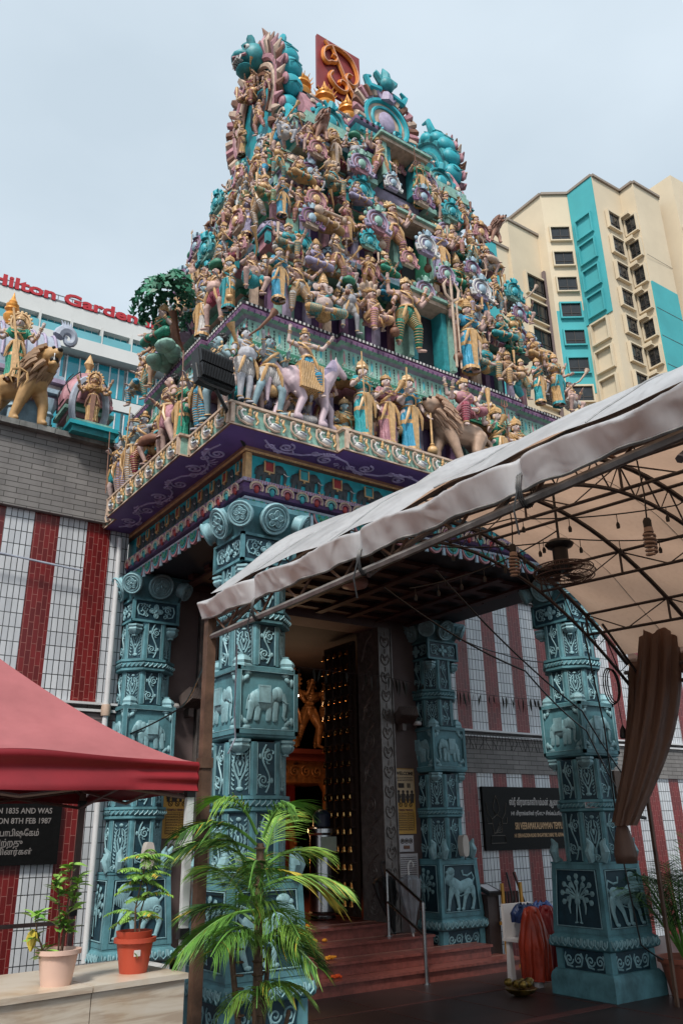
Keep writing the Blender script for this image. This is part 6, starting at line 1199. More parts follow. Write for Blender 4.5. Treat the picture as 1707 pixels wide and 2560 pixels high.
# fan, bulbs and wires under the tent
t = W('industrial_fan', 'black caged industrial fan hanging under the tent canvas', 'fan', (5.35, 4.4, 3.6))
t.scale = (.72, .72, .8)
b = MB(); b.tube([(5.35, 4.4, 4.68), (5.35, 4.4, 4.0)], .016, 6); part(b, 'rod', black, t)
b = MB(); b.lathe([(.02, .42), (.12, .40), (.17, .36), (.15, .33), (.09, .31), (.09, .12), (.12, .1), (.11, .06)], (5.35, 4.4, 3.58), 20); part(b, 'motor', black, t)
b = MB(); 
for r, z in ((.34, 0), (.36, .05), (.34, .1), (.22, .12), (.22, -.02), (.1, .13)): b.tube([(5.38 + r * cos(a), 4.4 + r * sin(a), 3.58 + z) for a in [2 * PI * k / 32 for k in range(32)]], .007, 4, closed=True)
for k in range(44): a = 2 * PI * k / 44; b.tube([(5.38 + r * cos(a), 4.4 + r * sin(a), 3.58 + z) for r, z in ((.06, .13), (.3, .115), (.36, .05), (.3, -.01), (.06, -.02))], .0032, 4)
part(b, 'wire_cage', M('dark_brown_wire', (.08, .05, .045), .5), t)
for k in range(3): b = MB(); a = 2 * PI * k / 3 + .4; b.M = Matrix.Translation((5.38, 4.4, 3.63)) @ Matrix.Rotation(a, 4, 'Z') @ Matrix.Rotation(.35, 4, 'X'); b.box(.04, .31, -.055, .055, -.003, .003); part(b, 'blade', black, t)
cfl = M('aged_bulb_white', (.36, .27, .22), .4, .2, 9)
for i, (x, y, z, l) in enumerate(((4.85, 4.47, 3.70, 'spiral bulb hanging left of the black fan'), (4.85, 3.2, 3.52, 'spiral bulb hanging from the tent truss right of the fan'))):
    t = W('spiral_bulb', l, 'bulb', (x, y, z), 'spiral bulbs hung under the tent'); b = MB(); b.tube([(x, y, z + .08), (x + .02, y, z + .3), (x - .02, y, z + .75)], .007, 4); b.lathe([(.028, 0), (.03, .08), (.02, .1)], (x, y, z), 10); part(b, 'cord_and_holder', black, t)
    b = MB(); b.tube([(x + (.036 + .006 * sin(k * .1)) * cos(k * .7), y + .036 * sin(k * .7), z - .01 - k * .0032) for k in range(52)], .0105, 5); b.lathe([(.035, -.005), (.03, .03)], (x, y, z), 10); part(b, 'spiral_tube', cfl, t)
def wire(pts, sag=.0, n=14, w=.006):
    o = []
    for a, c in zip(pts, pts[1:]):
        a, c = V(a), V(c)
        for k in range(n): q = k / n; p = a.lerp(c, q); p.z -= sag * 4 * q * (1 - q) * (c - a).length; o.append(p)
    return o + [V(pts[-1])]
t = W('festoon_cables', 'black festoon cables with small sockets strung under the tent', 'cable', (5.4, 4, 3.4))
for k, pts in enumerate((((3.9, 5.3, 3.9), (4.9, 4.5, 4.05), (5.6, 3.4, 3.95), (5.2, 2.4, 4.1)), ((4.2, 4.9, 3.8), (5.5, 4.4, 3.95), (6.3, 3.6, 3.9), (6.2, 2.6, 4.1)), ((5.35, 4.4, 4.0), (5.0, 4.9, 3.75), (4.5, 5.4, 3.6)))):
    b = MB(); ps = wire(pts, .03); b.tube(ps, .006, 4)
    for q in range(3, len(ps), 4): b.tube([ps[q], ps[q] - V((0, 0, .09))], .004, 4); b.lathe([(.008, 0), (.016, -.02), (.014, -.05)], ps[q] - V((0, 0, .07)), 7)
    part(b, 'cable', black, t)
for pts, lab in ((((4.3, 5.5, 3.6), (6.3, 5.8, 3.1), (7.5, 6.1, 2.6), (7.62, 5.9, 2.0)), 'black wire drooping from the tent rib to the dark pillar'), (((5.0, 5.6, 3.9), (7.1, 5.8, 2.75), (7.85, 5.9, 2.05)), 'black wire slanting past the dark pillar block'),
                 (((6.9, 5.5, 3.6), (7.3, 5.7, 2.6), (7.62, 5.95, 1.5), (7.75, 5.95, .5), (8.0, 5.9, .35)), 'black cable running down the dark pillar to its foot'), (((3.24, 9.0, 2.6), (3.6, 8.1, 2.85), (2.72, 5.66, 2.95)), 'black wire from the downpipe to the brown tent post'), (((8.2, 9.0, 4.35), (9.2, 8.9, 4.12), (10.2, 8.95, 4.1)), 'thin black wire across the striped wall'), (((3.0, 5.75, 3.0), (3.02, 5.8, 2.5), (3.06, 5.85, 2.3), (3.0, 5.85, 2.18)), 'pale frayed cord hanging in front of the elephant panel')):
    b = MB(); b.tube(wire(pts, .03), .009 if 'pale' not in lab else .007, 5); thing1('hanging_wire', lab, 'wire', b, black if 'pale' not in lab else P['silver'])
t = W('coiled_cable', 'coil of black cable hung from the tent arch end', 'cable', (7.35, 5.55, 3.1))
b = MB(); 
for k in range(3): b.tube([(7.35 + .10 * cos(a) * (1 + .1 * k), 5.55 + .02 * k, 3.0 + .17 * sin(a) * (1 + .06 * k)) for a in [2 * PI * q / 20 for q in range(20)]], .008, 4, closed=True)
b.tube([(7.38, 5.55, 2.84), (7.4, 5.55, 2.6)], .005, 4); b.lathe([(.004, 0), (.03, -.05), (.04, -.12), (.03, -.14)], (7.4, 5.55, 2.6), 8); part(b, 'coil', black, t)

# ---------------------------------------------------------------- red gazebo on the left
redc = M('gazebo_red_cloth', (.22, .011, .018), .5, .14, 3, .003, spec=.4, grime=.2, gcol=(.14, .01, .015)); redt = M('gazebo_sheen_top', (.33, .11, .115), .85, .12, 2.5, .004, spec=.3, grime=.3, gcol=(.22, .05, .055)); wleg = M('gazebo_white_leg', (.60, .62, .62), .4, .08, 3, grime=.2); bleg = M('gazebo_brown_bar', (.16, .10, .09), .5, .2, 5)  # top cloth has sky sheen mixed into its pinkish base colour
t = W('red_gazebo', 'folding gazebo with a sheen-tinted red pyramid canopy beside the teal pillars', 'gazebo', (1.37, 6.42, 0))
GX, GY, HS = 1.37, 6.42, 1.12; ze = 2.06
def can(i, j):   # i around 0..4, j eave->peak
    k = int(min(i, 3.9999)); f = i - k; c = [(-1, -1), (1, -1), (1, 1), (-1, 1), (-1, -1)]; x = c[k][0] + (c[k + 1][0] - c[k][0]) * f; y = c[k][1] + (c[k + 1][1] - c[k][1]) * f
    q = 1 - j; dip = .10 * sin(PI * f) * j * (1 - j) * 2; up = .05 * math.exp(-((f - .5) / .22) ** 2) * (1 - j) ** 3
    z = ze + (2.86 - ze) * (j ** 1.3) - dip + up; return (GX + x * HS * q, GY + y * HS * q, z)
b = MB()
for k in range(4): b.grid(lambda u, v: can(k + u * .99999, v), 24, 16)
part(b, 'canopy', redt, t, 60)
b = MB()
def vl(i, j):
    k = int(min(i, 3.9999)); f = i - k; c = [(-1, -1), (1, -1), (1, 1), (-1, 1), (-1, -1)]; x = c[k][0] + (c[k + 1][0] - c[k][0]) * f; y = c[k][1] + (c[k + 1][1] - c[k][1]) * f; nx, ny = [(0, -1), (1, 0), (0, 1), (-1, 0)][k]
    up = .05 * math.exp(-((f - .5) / .22) ** 2); w = .012 + .022 * sin(PI * f) * sin(j * 7.5 + f * 2) + .012 * sin(j * 14) * (1 if f > .8 else .3); return (GX + x * (HS + .004) + nx * w, GY + y * (HS + .004) + ny * w, ze + up * (1 - j) - .185 * j + .006 * sin(9 * f))
for k in range(4): b.grid(lambda u, v: vl(k + u * .99999, v), 40, 12)
part(b, 'valance', redc, t, 180)
for sx in (-1, 1):
    for sy in (-1, 1):
        b = MB(); x, y = GX + sx * (HS - .03), GY + sy * (HS - .03); fr_ = sy < 0; b.box(x - .018, x + .018, y - .018, y + .018, 0, 1.06); b.box(x - .023, x + .023, y - .023, y + .023, 1.061, 2.0); b.mi = 1; b.box(x - .035, x + .03, y - .03, y + .03, 1.0, 1.06); b.box(x - .03, x + .03, y - .03, y + .03, 1.84, 1.9)
        part(b, 'leg', [wleg if fr_ else bleg, black], t)
for (x0, y0, x1, y1) in ((-1, -1, 1, -1), (1, -1, 1, 1), (1, 1, -1, 1), (-1, 1, -1, -1)):
    b = MB(); h = HS - .05
    for q0, z0, z1 in ((0, 1.98, 1.84), (0, 1.84, 1.98), (.5, 1.98, 1.84), (.5, 1.84, 1.98)):
        p = V((GX + (x0 + (x1 - x0) * q0) * h, GY + (y0 + (y1 - y0) * q0) * h, z0)); q = V((GX + (x0 + (x1 - x0) * (q0 + .5)) * h, GY + (y0 + (y1 - y0) * (q0 + .5)) * h, z1)); b.tube([p, q], .012, 4)
    part(b, 'scissor_truss', bleg, t)
for sx, sy in ((-1, -1), (1, -1), (1, 1), (-1, 1)): b = MB(); b.tube([(GX + sx * 1.05, GY + sy * 1.05, 1.95), (GX, GY, 2.5)], .012, 4); part(b, 'roof_strut', bleg, t)
b = MB(); b.box(.4, 2.44, 7.36, 7.38, .95, .98); b.box(.4, 2.44, 7.36, 7.38, .5, .53); thing1('crossbar_rail', 'brown horizontal rail behind the potted plants', 'rail', b, bleg)
# marble counter and pots
mar = bpy.data.materials.new('veined_cream_marble'); mar.use_nodes = True; nt = mar.node_tree; L = nt.links.new; bs = nt.nodes['Principled BSDF']; bs.inputs['Roughness'].default_value = .3
tc = N(nt, 'ShaderNodeTexCoord'); mp = N(nt, 'ShaderNodeMapping', ins={'Scale': (.8, .8, 7), 'Rotation': (0, R(4), 0)}); wv = N(nt, 'ShaderNodeTexNoise', ins={'Scale': 2.6, 'Detail': 8, 'Roughness': .6, 'Distortion': .6}); L(tc.outputs['Object'], mp.inputs[0]); L(mp.outputs[0], wv.inputs[0])
r = N(nt, 'ShaderNodeValToRGB'); e = r.color_ramp.elements; e[0].position = .38; e[0].color = (.42, .33, .25, 1); e[1].position = .56; e[1].color = (.60, .53, .44, 1); n = e.new(.48); n.color = (.56, .48, .38, 1); L(wv.outputs[0], r.inputs[0])
n2 = N(nt, 'ShaderNodeTexNoise', ins={'Scale': 2.2, 'Detail': 4}); L(tc.outputs['Object'], n2.inputs[0]); r2 = N(nt, 'ShaderNodeMapRange', ins={1: .56, 2: .74, 3: 0, 4: .6}); L(n2.outputs[0], r2.inputs[0]); mx = N(nt, 'ShaderNodeMix', data_type='RGBA'); mx.inputs[7].default_value = (.48, .30, .14, 1); L(r2.outputs[0], mx.inputs[0]); L(r.outputs[0], mx.inputs[6]); L(mx.outputs[2], bs.inputs['Base Color'])
t = W('marble_counter', 'cream veined marble clad counter holding the two potted plants', 'counter', (1.0, 5.0, 0))
Mc = Matrix.Translation((2.2, 4.72, 0)) @ Matrix.Rotation(R(8), 4, 'Z') 
for x0, x1 in ((-.545, 0), (-1.6, -.551), (-2.6, -1.606)):
    b = MB(); b.M = Mc; b.box(x0, x1, 0, .72, 0, .868); part(b, 'side_panel', mar, t); b = MB(); b.M = Mc; b.box(x0, x1 + (.015 if x1 == 0 else 0), -.015, .735, .872, .90); part(b, 'top_slab', mar, t)
b = MB(); b.M = Mc; b.box(-2.6, -.002, .004, .70, .8681, .8719); part(b, 'rust_joint', rust, t)
b = MB(); b.M = frame((2.18, 5.75, 0), R(6)); b.box(-.26, .26, -.2, .25, 0, .80); b.box(-.28, .28, -.22, .27, .801, .83); b.mi = 1; b.tube([(.0, -.21, .66), (.0, -.25, .70), (.05, -.25, .74), (.1, -.21, .7)], .014, 6); tag(b.build('marble_box', [white_paint, steel], None), 'white marble box with a steel pull behind the red pot', 'box')
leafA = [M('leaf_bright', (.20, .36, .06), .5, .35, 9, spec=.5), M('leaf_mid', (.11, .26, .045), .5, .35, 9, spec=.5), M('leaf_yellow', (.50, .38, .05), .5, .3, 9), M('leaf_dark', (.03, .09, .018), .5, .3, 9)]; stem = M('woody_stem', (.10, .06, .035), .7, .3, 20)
def leaf(b, p, d, l, w, mi=0, roll=0., droop=.3):
    d = V(d).normalized(); s = b.M; b.M = s @ Matrix.Translation(p) @ d.to_track_quat('X', 'Z').to_matrix().to_4x4() @ Matrix.Rotation(roll, 4, 'X'); b.mi = mi
    pr = ((0, .1), (.2, .8), (.45, 1), (.7, .72), (1, .04)); vs = []
    for t_, ww in pr: z = -droop * l * t_ * t_; vs += [(t_ * l, -w * ww / 2, z + w * .18 * ww), (t_ * l, 0, z), (t_ * l, w * ww / 2, z + w * .18 * ww)]
    b.add(vs, [(k * 3 + i, k * 3 + i + 1, k * 3 + i + 4, k * 3 + i + 3) for k in range(4) for i in (0, 1)]); b.M = s
def pot(t, c, r0, r1, h, m, rim=.012):
    b = MB(); b.lathe([(r0, 0), (r1 * .96, h * .86), (r1 + rim, h * .87), (r1 + rim, h), (r1 - .006, h), (r1 - .012, h * .8), (.01, h * .78)], c, 28); part(b, 'pot', m, t); b = MB(); b.lathe([(r1 - .014, h * .78), (r1 - .02, h * .84), (.005, h * .86)], c, 16); part(b, 'soil', M('potting_soil', (.05, .03, .02), .9, .4, 30, .01), t)
t = W('potted_shrub', 'young leafy shrub in a pale pink plastic pot on the marble counter', 'potted plant', (1.52, 4.78, .9)); c0 = V((1.52, 4.80, .9))
pot(t, c0, .075, .103, .165, M('pale_pink_plastic', (.62, .42, .34), .4, .06, 3, grime=.15))
b = MB(); tips = []
for pts in (((0, 0, .13), (-.01, 0, .3), (-.03, 0, .42), (-.05, .0, .5)), ((.01, 0, .13), (.02, 0, .32), (.03, 0, .45), (.02, 0, .56)), ((.02, .01, .13), (.03, .02, .28), (.06, .02, .40), (.07, .0, .50)), ((-.03, 0, .13), (-.09, -.02, .17), (-.13, -.03, .25), (-.15, -.03, .34))):
    q = [c0 + V(p) for p in pts]; b.tube(q, [.006, .005, .004, .003], 6); tips.append(q)
part(b, 'stems', stem, t, kind=None); b = MB(); rr = random.Random(8)
for q in tips:
    for s in range(1, 4):
        for k in range(10 if s < 3 else 13):
            p = q[s] + V((rr.uniform(-.01, .01), rr.uniform(-.01, .01), rr.uniform(-.05, .01))); a = rr.uniform(0, 6.28); leaf(b, p, (cos(a), sin(a), rr.uniform(.1, .9)), rr.uniform(.05, .09), rr.uniform(.024, .04), rr.choice([0, 0, 0, 0, 1]), rr.uniform(-.5, .5))
for k in range(2): leaf(b, c0 + V((-.15, -.03, .27)), (-.3 + .2 * k, -.3, -1), .1, .05, 2)
part(b, 'leaves', leafA, t)
t = W('potted_curry_plant', 'feathery curry leaf plant in a terracotta red pot on the marble counter', 'potted plant', (2.0, 4.93, .9)); c0 = V((1.985, 4.93, .9)); tr = M('terracotta_plastic', (.40, .06, .03), .4, .1, 3, grime=.15)
pot(t, c0, .075, .105, .175, tr); b = MB(); b.lathe([(.09, .12), (.1, .19), (.103, .205), (.097, .206), (.092, .19)], c0 + V((.01, .04, 0)), 24); part(b, 'inner_pot', tr, t)
b = MB(); b.box(c0.x - .04, c0.x - .005, c0.y - .102, c0.y - .095, .99, 1.02); b.M = Matrix(); leaf(b, c0 + V((-.045, -.105, .11)), (.8, 0, -.6), .04, .02, 1); part(b, 'leaf_sticker', [P['white'], leafA[0]], t)
b = MB(); st = [[c0 + V(p) for p in ((0, 0, .14), (-.01, .0, .32), (.02, 0, .48), (.04, 0, .62))], [c0 + V(p) for p in ((.03, .02, .14), (.03, .02, .3), (.06, .01, .42), (.02, 0, .52))]]
for q in st: b.tube(q, [.006, .005, .004, .003], 6)
b.tube([st[0][1], c0 + V((.1, 0, .44))], .003, 5); part(b, 'stems', stem, t); b = MB(); rr = random.Random(3)
def pinnate(b, p, d, L_, n, lw, ll, mis):
    d = V(d).normalized(); side = d.cross(V((0, 0, 1))).normalized(); pts = [V(p) + d * L_ * q + V((0, 0, -L_ * .45 * q * q)) for q in [k / 8 for k in range(9)]]; b.mi = mis[0]; b.tube(pts, .0018, 4)
    for k in range(n):
        q = (k + 1) / n; c = V(p) + d * L_ * q + V((0, 0, -L_ * .45 * q * q))
        for s in (1, -1): leaf(b, c, side * s + d * .35 + V((0, 0, -.35)), ll * (1 - .35 * abs(q - .4)), lw, rr.choice(mis), rr.uniform(-.3, .3))
for q in st:
    for s in (1, 2, 3):
        for k in range((3, 5, 8)[s - 1]): a = rr.uniform(0, 6.28); pinnate(b, q[s] + V((0, 0, rr.uniform(-.05, .0))), (cos(a), sin(a), rr.uniform(0, .8)), rr.uniform(.11, .19), 10, .015, .04, [0, 0, 1, 2] if rr.random() < .25 else [0, 0, 1])
for k in range(3): pinnate(b, c0 + V((-.05, -.02, .27 + .02 * k)), (-1, -.2, .3 - .3 * k), .06, 5, .014, .03, [0])
part(b, 'leaves', leafA, t)
# palms
def palm(t, c, fronds, sd, trunk, llen=.21, dark=False, den=46):
    rr = random.Random(sd)
    for k, (az, el, ln, dr, mi) in enumerate(fronds):
        b = MB(); az = R(az); el = R(el); h = V((cos(az), sin(az), 0)); p0 = V(c) + V((0, 0, trunk - (rr.uniform(0, .62) if den > 40 and not dark else 0))) + h * .03; pts = []
        for q in range(13): s = q / 12; pts.append(p0 + h * ln * s * cos(el) + V((0, 0, ln * (s * sin(el) - dr * s * s))))
        b.mi = 2 if mi == 2 else 1; b.tube(pts, [.011 - .008 * q / 12 for q in range(13)], 5)
        side = h.cross(V((0, 0, 1)))
        for j in range(den):
            s = .22 + .78 * j / den; i = int(s * 12); i = min(i, 11); f = s * 12 - i; p = pts[i].lerp(pts[i + 1], f); d = (pts[i + 1] - pts[i]).normalized()
            L_ = llen * (1.15 - abs(s - .5) * 1.1) * rr.uniform(.85, 1.1)
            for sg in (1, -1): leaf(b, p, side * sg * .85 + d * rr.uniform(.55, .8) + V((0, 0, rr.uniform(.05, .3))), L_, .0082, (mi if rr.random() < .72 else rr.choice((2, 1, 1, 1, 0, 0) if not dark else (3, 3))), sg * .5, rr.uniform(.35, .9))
        part(b, 'frond', leafA, t)
t = W('areca_palm', 'bushy green and yellow areca palm in front of the pale teal pillar', 'palm', (2.76, 4.9, 0))
cc = V((2.76, 4.9, 0)); b = MB()
for k, (dx, dy, h, r) in enumerate(((0, 0, 1.55, .030), (-.07, .04, 1.05, .02), (.05, .05, .95, .018), (-.03, -.06, .7, .016), (.08, -.03, .62, .016), (-.1, -.02, .5, .014))):
    b.tube([(cc.x + dx, cc.y + dy, 0), (cc.x + dx * 1.3, cc.y + dy * 1.2, h * .5), (cc.x + dx * (2.4 if k else 0), cc.y + dy * 1.5, h)], [r * 1.3, r, r * .8], 8); b.mi = 0
    for q in range(int(h / .07)): b.tube([(cc.x + dx * (1 + .6 * q * .07 / h) + r * 1.18 * cos(a), cc.y + dy + r * 1.18 * sin(a), .05 + .07 * q) for a in [2 * PI * j / 8 for j in range(8)]], .005, 4, closed=True)
part(b, 'trunk', M('palm_trunk_bark', (.11, .065, .04), .7, .4, 25, .006), t)
palm(t, cc, [(165, 74, 0.71, .45, 0), (60, 74, 0.59, .35, 1), (285, 62, 0.59, .6, 1), (235, 20, 0.59, .5, 3), (20, 15, 0.50, .5, 1), (290, 10, 0.42, .5, 3), (180, 5, 0.50, .5, 1), (150, 62, 0.72, .50, 0), (30, 66, 0.69, .42, 0), (185, 40, 0.71, .55, 3), (215, 35, 0.69, .60, 1), (-35, 25, 0.55, .45, 0), (2, 34, 0.52, .42, 0), (140, 45, 0.67, .55, 0), (230, 55, 0.63, .65, 0), (255, 30, 0.50, .6, 1), (195, 58, 0.71, .6, 0), (170, 30, 0.59, .5, 3), (250, 50, 0.52, .75, 1), (270, 35, 0.55, .7, 0), (90, 60, 0.59, .5, 1), (120, 35, 0.59, .5, 3), (340, 5, 0.44, .5, 2)], 5, 1.62)
palm(t, cc, [(225, 50, .4, .7, 0), (310, 55, .42, .8, 1), (265, 40, .4, .9, 0), (190, 45, .42, .7, 1), (350, 50, .42, .7, 0), (140, 60, .4, .6, 3)], 16, .98, .16, den=24)
palm(t, cc, [(240, 45, .34, .8, 0), (300, 50, .34, .8, 0), (270, 60, .36, .9, 0), (200, 30, .30, .7, 0), (340, 35, .36, .7, 0)], 6, .72, .13, den=20); palm(t, cc, [(220, 40, .36, .8, 0), (320, 40, .36, .7, 0), (180, 20, .34, .6, 2), (0, 25, .36, .6, 0), (270, 70, .3, .8, 1)], 7, .42, .13, den=20)
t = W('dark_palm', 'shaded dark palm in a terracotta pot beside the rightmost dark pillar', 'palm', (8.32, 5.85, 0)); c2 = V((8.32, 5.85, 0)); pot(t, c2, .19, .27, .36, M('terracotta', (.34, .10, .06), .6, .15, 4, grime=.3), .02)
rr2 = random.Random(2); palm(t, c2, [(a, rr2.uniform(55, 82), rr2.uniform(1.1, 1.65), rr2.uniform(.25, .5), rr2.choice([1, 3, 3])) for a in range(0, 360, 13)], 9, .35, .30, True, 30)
# ---------------------------------------------------------------- hand rail, umbrellas, notices and other small things
t = W('hand_rail', 'polished steel hand rail standing on the red steps', 'handrail', (6.76, 8.5, 0))
for x, y, z0, z1 in ((6.84, 8.92, .42, 1.16), (6.76, 8.15, 0, .83)): b = MB(); b.tube([(x, y, z0), (x, y, z1)], .021, 10); b.lathe([(.045, 0), (.045, .008)], (x, y, z0), 14); part(b, 'post', steel, t)
for z0, z1 in ((1.16, .83), (.80, .49)): b = MB(); b.tube([(6.84, 8.92, z0), (6.76, 8.15, z1)], .019, 10); part(b, 'bar', steel, t)
def umbrella(name, lab, x, y, z, cm, hm, tilt, hook):
    t = T(name, lab, 'umbrella', (x, y, z), 0); t.rotation_euler = (R(-6), R(tilt), 0); b = MB()
    b.lathe([(.015, .03), (.05, .2), (.11, .45), (.13, .62), (.09, .66), (.03, .68)], n=24, amp=.16, k=8); b.build('canopy', cm, t); b = MB(); b.tube([(0, 0, -.02), (0, 0, .72)] + ([(0, 0, .78), (.01, 0, .82), (.045, 0, .845), (.08, 0, .82), (.085, 0, .78)] if hook else [(0, 0, .8)]), .011, 8); b.build('handle', hm, t); return t
umbrella('umbrella', 'folded grey umbrella with a white crook handle hanging on the rail', 7.06, 8.72, .42, M('grey_umbrella', (.22, .23, .25), .45, .2, 6, fold=8), P['white'], 2, True)
umbrella('umbrella', 'folded black umbrella leaning on the wall beside the grey one', 6.98, 8.98, .42, M('black_umbrella', (.012, .013, .014), .45, .2, 6, fold=8), black, -9, True)
ink = M('printed_ink', (.03, .02, .015), .6); paper = M('notice_paper', (.55, .53, .55), .6, .05, 3, grime=.1); yel = M('poster_yellow', (.58, .32, .06), .5, .12, 3, grime=.15); pal = M('poster_cream', (.56, .42, .26), .55, .1, 3)
def poster(name, x0, x1, z0, z1, m, lab, fn): t = W(name, lab, 'poster', ((x0 + x1) / 2, 9.1, z0)); b = MB(); b.box(x0, x1, 9.10, 9.118, z0, z1); part(b, 'board', m, t); fn(t, x0, x1, z0, z1); return t
def lines(t, x0, x1, zs, w=.008, nm='text_lines'):
    b = MB(); rr = random.Random(int(zs[0] * 100))
    for z in zs:
        x = x0
        while x < x1: l = rr.uniform(.012, .04); b.box(x, min(x + l, x1), 9.094, 9.0995, z, z + w); x += l + .008
    part(b, nm, ink, t)
def man(b, x, z, s, fem=False):
    b.mi = 0; b.prism([(x + .02 * s * cos(a), z + .135 * s + .02 * s * sin(a)) for a in [2 * PI * k / 10 for k in range(10)]], 9.092, 9.096); w = .028 * s
    b.prism([(x - w, z + .0), (x - w * .2, z), (x + w * .2, z), (x + w * .9, z), (x + w * 1.1, z + .06 * s), (x + w * 1.3, z + .105 * s), (x + w * .5, z + .115 * s), (x - w * .5, z + .115 * s), (x - w * 1.3, z + .105 * s), (x - w * 1.1, z + .06 * s)] if not fem else [(x - w * .5, z), (x + w * .5, z), (x + w * .6, z + .05 * s), (x + w * 1.2, z + .07 * s), (x + w * .5, z + .115 * s), (x - w * .5, z + .115 * s), (x - w * 1.2, z + .07 * s), (x - w * .6, z + .05 * s)], 9.092, 9.096)
def welcome(t, x0, x1, z0, z1):
    w = x1 - x0; cx = (x0 + x1) / 2; text('WELCOME', .062, 'heading', ink, t, Matrix.Translation(V((cx, 9.096, z1 - .085)) - V(t.location)), .002, off=.002)
    lines(t, x0 + .03, x1 - .03, [z1 - .12, z1 - .14, z1 - .16]); b = MB(); b.mi = 1; b.box(x0 + .012, x1 - .012, 9.097, 9.0995, z0 + .44, z1 - .012); b.mi = 0
    b.box(x0 + .05, x0 + .15, 9.093, 9.096, z1 - .25, z1 - .19); b.box(x1 - .13, x1 - .11, 9.093, 9.096, z1 - .25, z1 - .19); b.box(x1 - .1, x1 - .08, 9.093, 9.096, z1 - .25, z1 - .19)
    for k in range(4): man(b, x0 + .055 + (w - .11) * k / 3, z1 - .44, 1.05, k % 2 == 0)
    for k in range(3):
        c = (x0 + w * (.25 + .25 * k), z0 + .36); b.M = Matrix.Translation((c[0], 9.095, c[1])); b.tube([(.024 * cos(a), 0, .024 * sin(a)) for a in [2 * PI * q / 14 for q in range(14)]], .004, 4, closed=True); b.tube([(-.016, 0, .016), (.016, 0, -.016)], .003, 4); b.M = Matrix()
    part(b, 'pictograms', [ink, pal], t); lines(t, x0 + .03, x1 - .03, [z0 + .415, z0 + .43]); text('TEMPLE TIMINGS', .032, 'heading', P['brown'], t, Matrix.Translation(V((cx, 9.096, z0 + .285)) - V(t.location)), .002, off=.0012)
    b = MB()
    for k in range(9): z = z0 + .045 + .028 * k; b.box(x0 + .035, x1 - .035, 9.095, 9.0975, z, z + .003)
    for x in (x0 + .035, x0 + w * .6, x1 - .038): b.box(x, x + .003, 9.0949, 9.0974, z0 + .045, z0 + .27)
    part(b, 'timetable', ink, t); lines(t, x0 + .045, x0 + w * .55, [z0 + .053 + .028 * k for k in range(8)], .006); lines(t, x0 + w * .65, x1 - .05, [z0 + .053 + .028 * k for k in range(8)], .006)
poster('welcome_poster', 7.165, 7.50, 1.578, 2.403, yel, 'yellow welcome and temple timings poster on the wall by the umbrellas', welcome)
poster('welcome_poster', 3.89, 4.219, 1.58, 2.40, yel, 'yellow timings poster between the left teal pillars behind the white gazebo leg', welcome)
def small(t, x0, x1, z0, z1):
    b = MB(); cx = (x0 + x1) / 2
    for k in range(3): b.M = Matrix.Translation((cx + (k - 1) * .07, 9.096, z1 - .07)); b.tube([(.028 * cos(a), 0, .028 * sin(a)) for a in [2 * PI * q / 14 for q in range(14)]], .004, 4, closed=True); b.box(-.012, .012, -.002, .001, -.012, .015)
    b.M = Matrix(); b.mi = 1; b.box(cx - .05, cx + .05, 9.094, 9.0975, z0 + .035, z0 + .075); part(b, 'symbols', [ink, P['brown']], t)
poster('rules_notice', 7.20, 7.44, 1.36, 1.56, paper, 'white notice with three round prohibition symbols under the right poster', small)
poster('rules_notice', 3.97, 4.2, 1.36, 1.56, paper, 'white notice with three round symbols under the left poster', small)
poster('letter_notice', 7.18, 7.50, 1.04, 1.335, paper, 'white printed letter with a blue band pinned above the umbrellas', lambda t, a, c, z0, z1: lines(t, a + .03, c - .03, [z0 + .04 + .026 * k for k in range(9)], .007))
for x, z, l in ((7.28, 3.09, 'brown finned wall floodlight right of the doorway'), (4.12, 3.09, 'brown finned wall floodlight beside the left engaged pillar')):
    t = W('wall_floodlight', l, 'floodlight', (x, 9.0, z)); b = MB(); b.M = frame((x, 8.93, z), R(15 if x < 5 else -15), R(-25)); b.box(-.13, .13, -.1, .1, -.05, .05)
    for k in range(11): b.box(-.125 + .024 * k, -.118 + .024 * k, -.11, .11, -.075, .075)
    part(b, 'lamp_body', M('brown_lamp_metal', (.13, .10, .09), .5, .2, 6), t); b = MB(); b.box(x - .03, x + .03, 8.99, 9.12, z - .2, z - .1); b.tube([(x, 9.02, z - .15), (x, 8.96, z - .02)], .012, 6); part(b, 'bracket', M('brown_lamp_metal'), t)
    b = MB(); s = 1 if x < 5 else -1; b.M = Matrix.Translation((x - s * .22, 8.98, z - .12)); b.lathe([(.06, 0), (.065, .02), (.05, .05)], n=14); tag(b.build('dome_camera', P['white'], None), 'small white dome camera near the ' + ('left' if x < 5 else 'right') + ' wall floodlight', 'camera')
for x, l in ((7.91, 'cream soap dispenser on the pillar right of the steps'), (3.56, 'cream soap dispenser on the pillar behind the curry plant')):
    t = W('soap_dispenser', l, 'dispenser', (x, 8.7, 1.28)); b = MB(); b.prism([(x + .055 * cos(a) * (1 if abs(sin(a)) < .9 else .8), 1.42 + .13 * max(-1, min(1, 1.15 * sin(a)))) for a in [2 * PI * k / 20 for k in range(20)]], 8.60, 8.70); part(b, 'housing', M('cream_plastic', (.52, .47, .42), .35, .05, 3), t); b = MB(); b.tube([(x + .02, 8.65, 1.30), (x + .02, 8.65, 1.25)], .008, 6); part(b, 'nozzle', black, t)
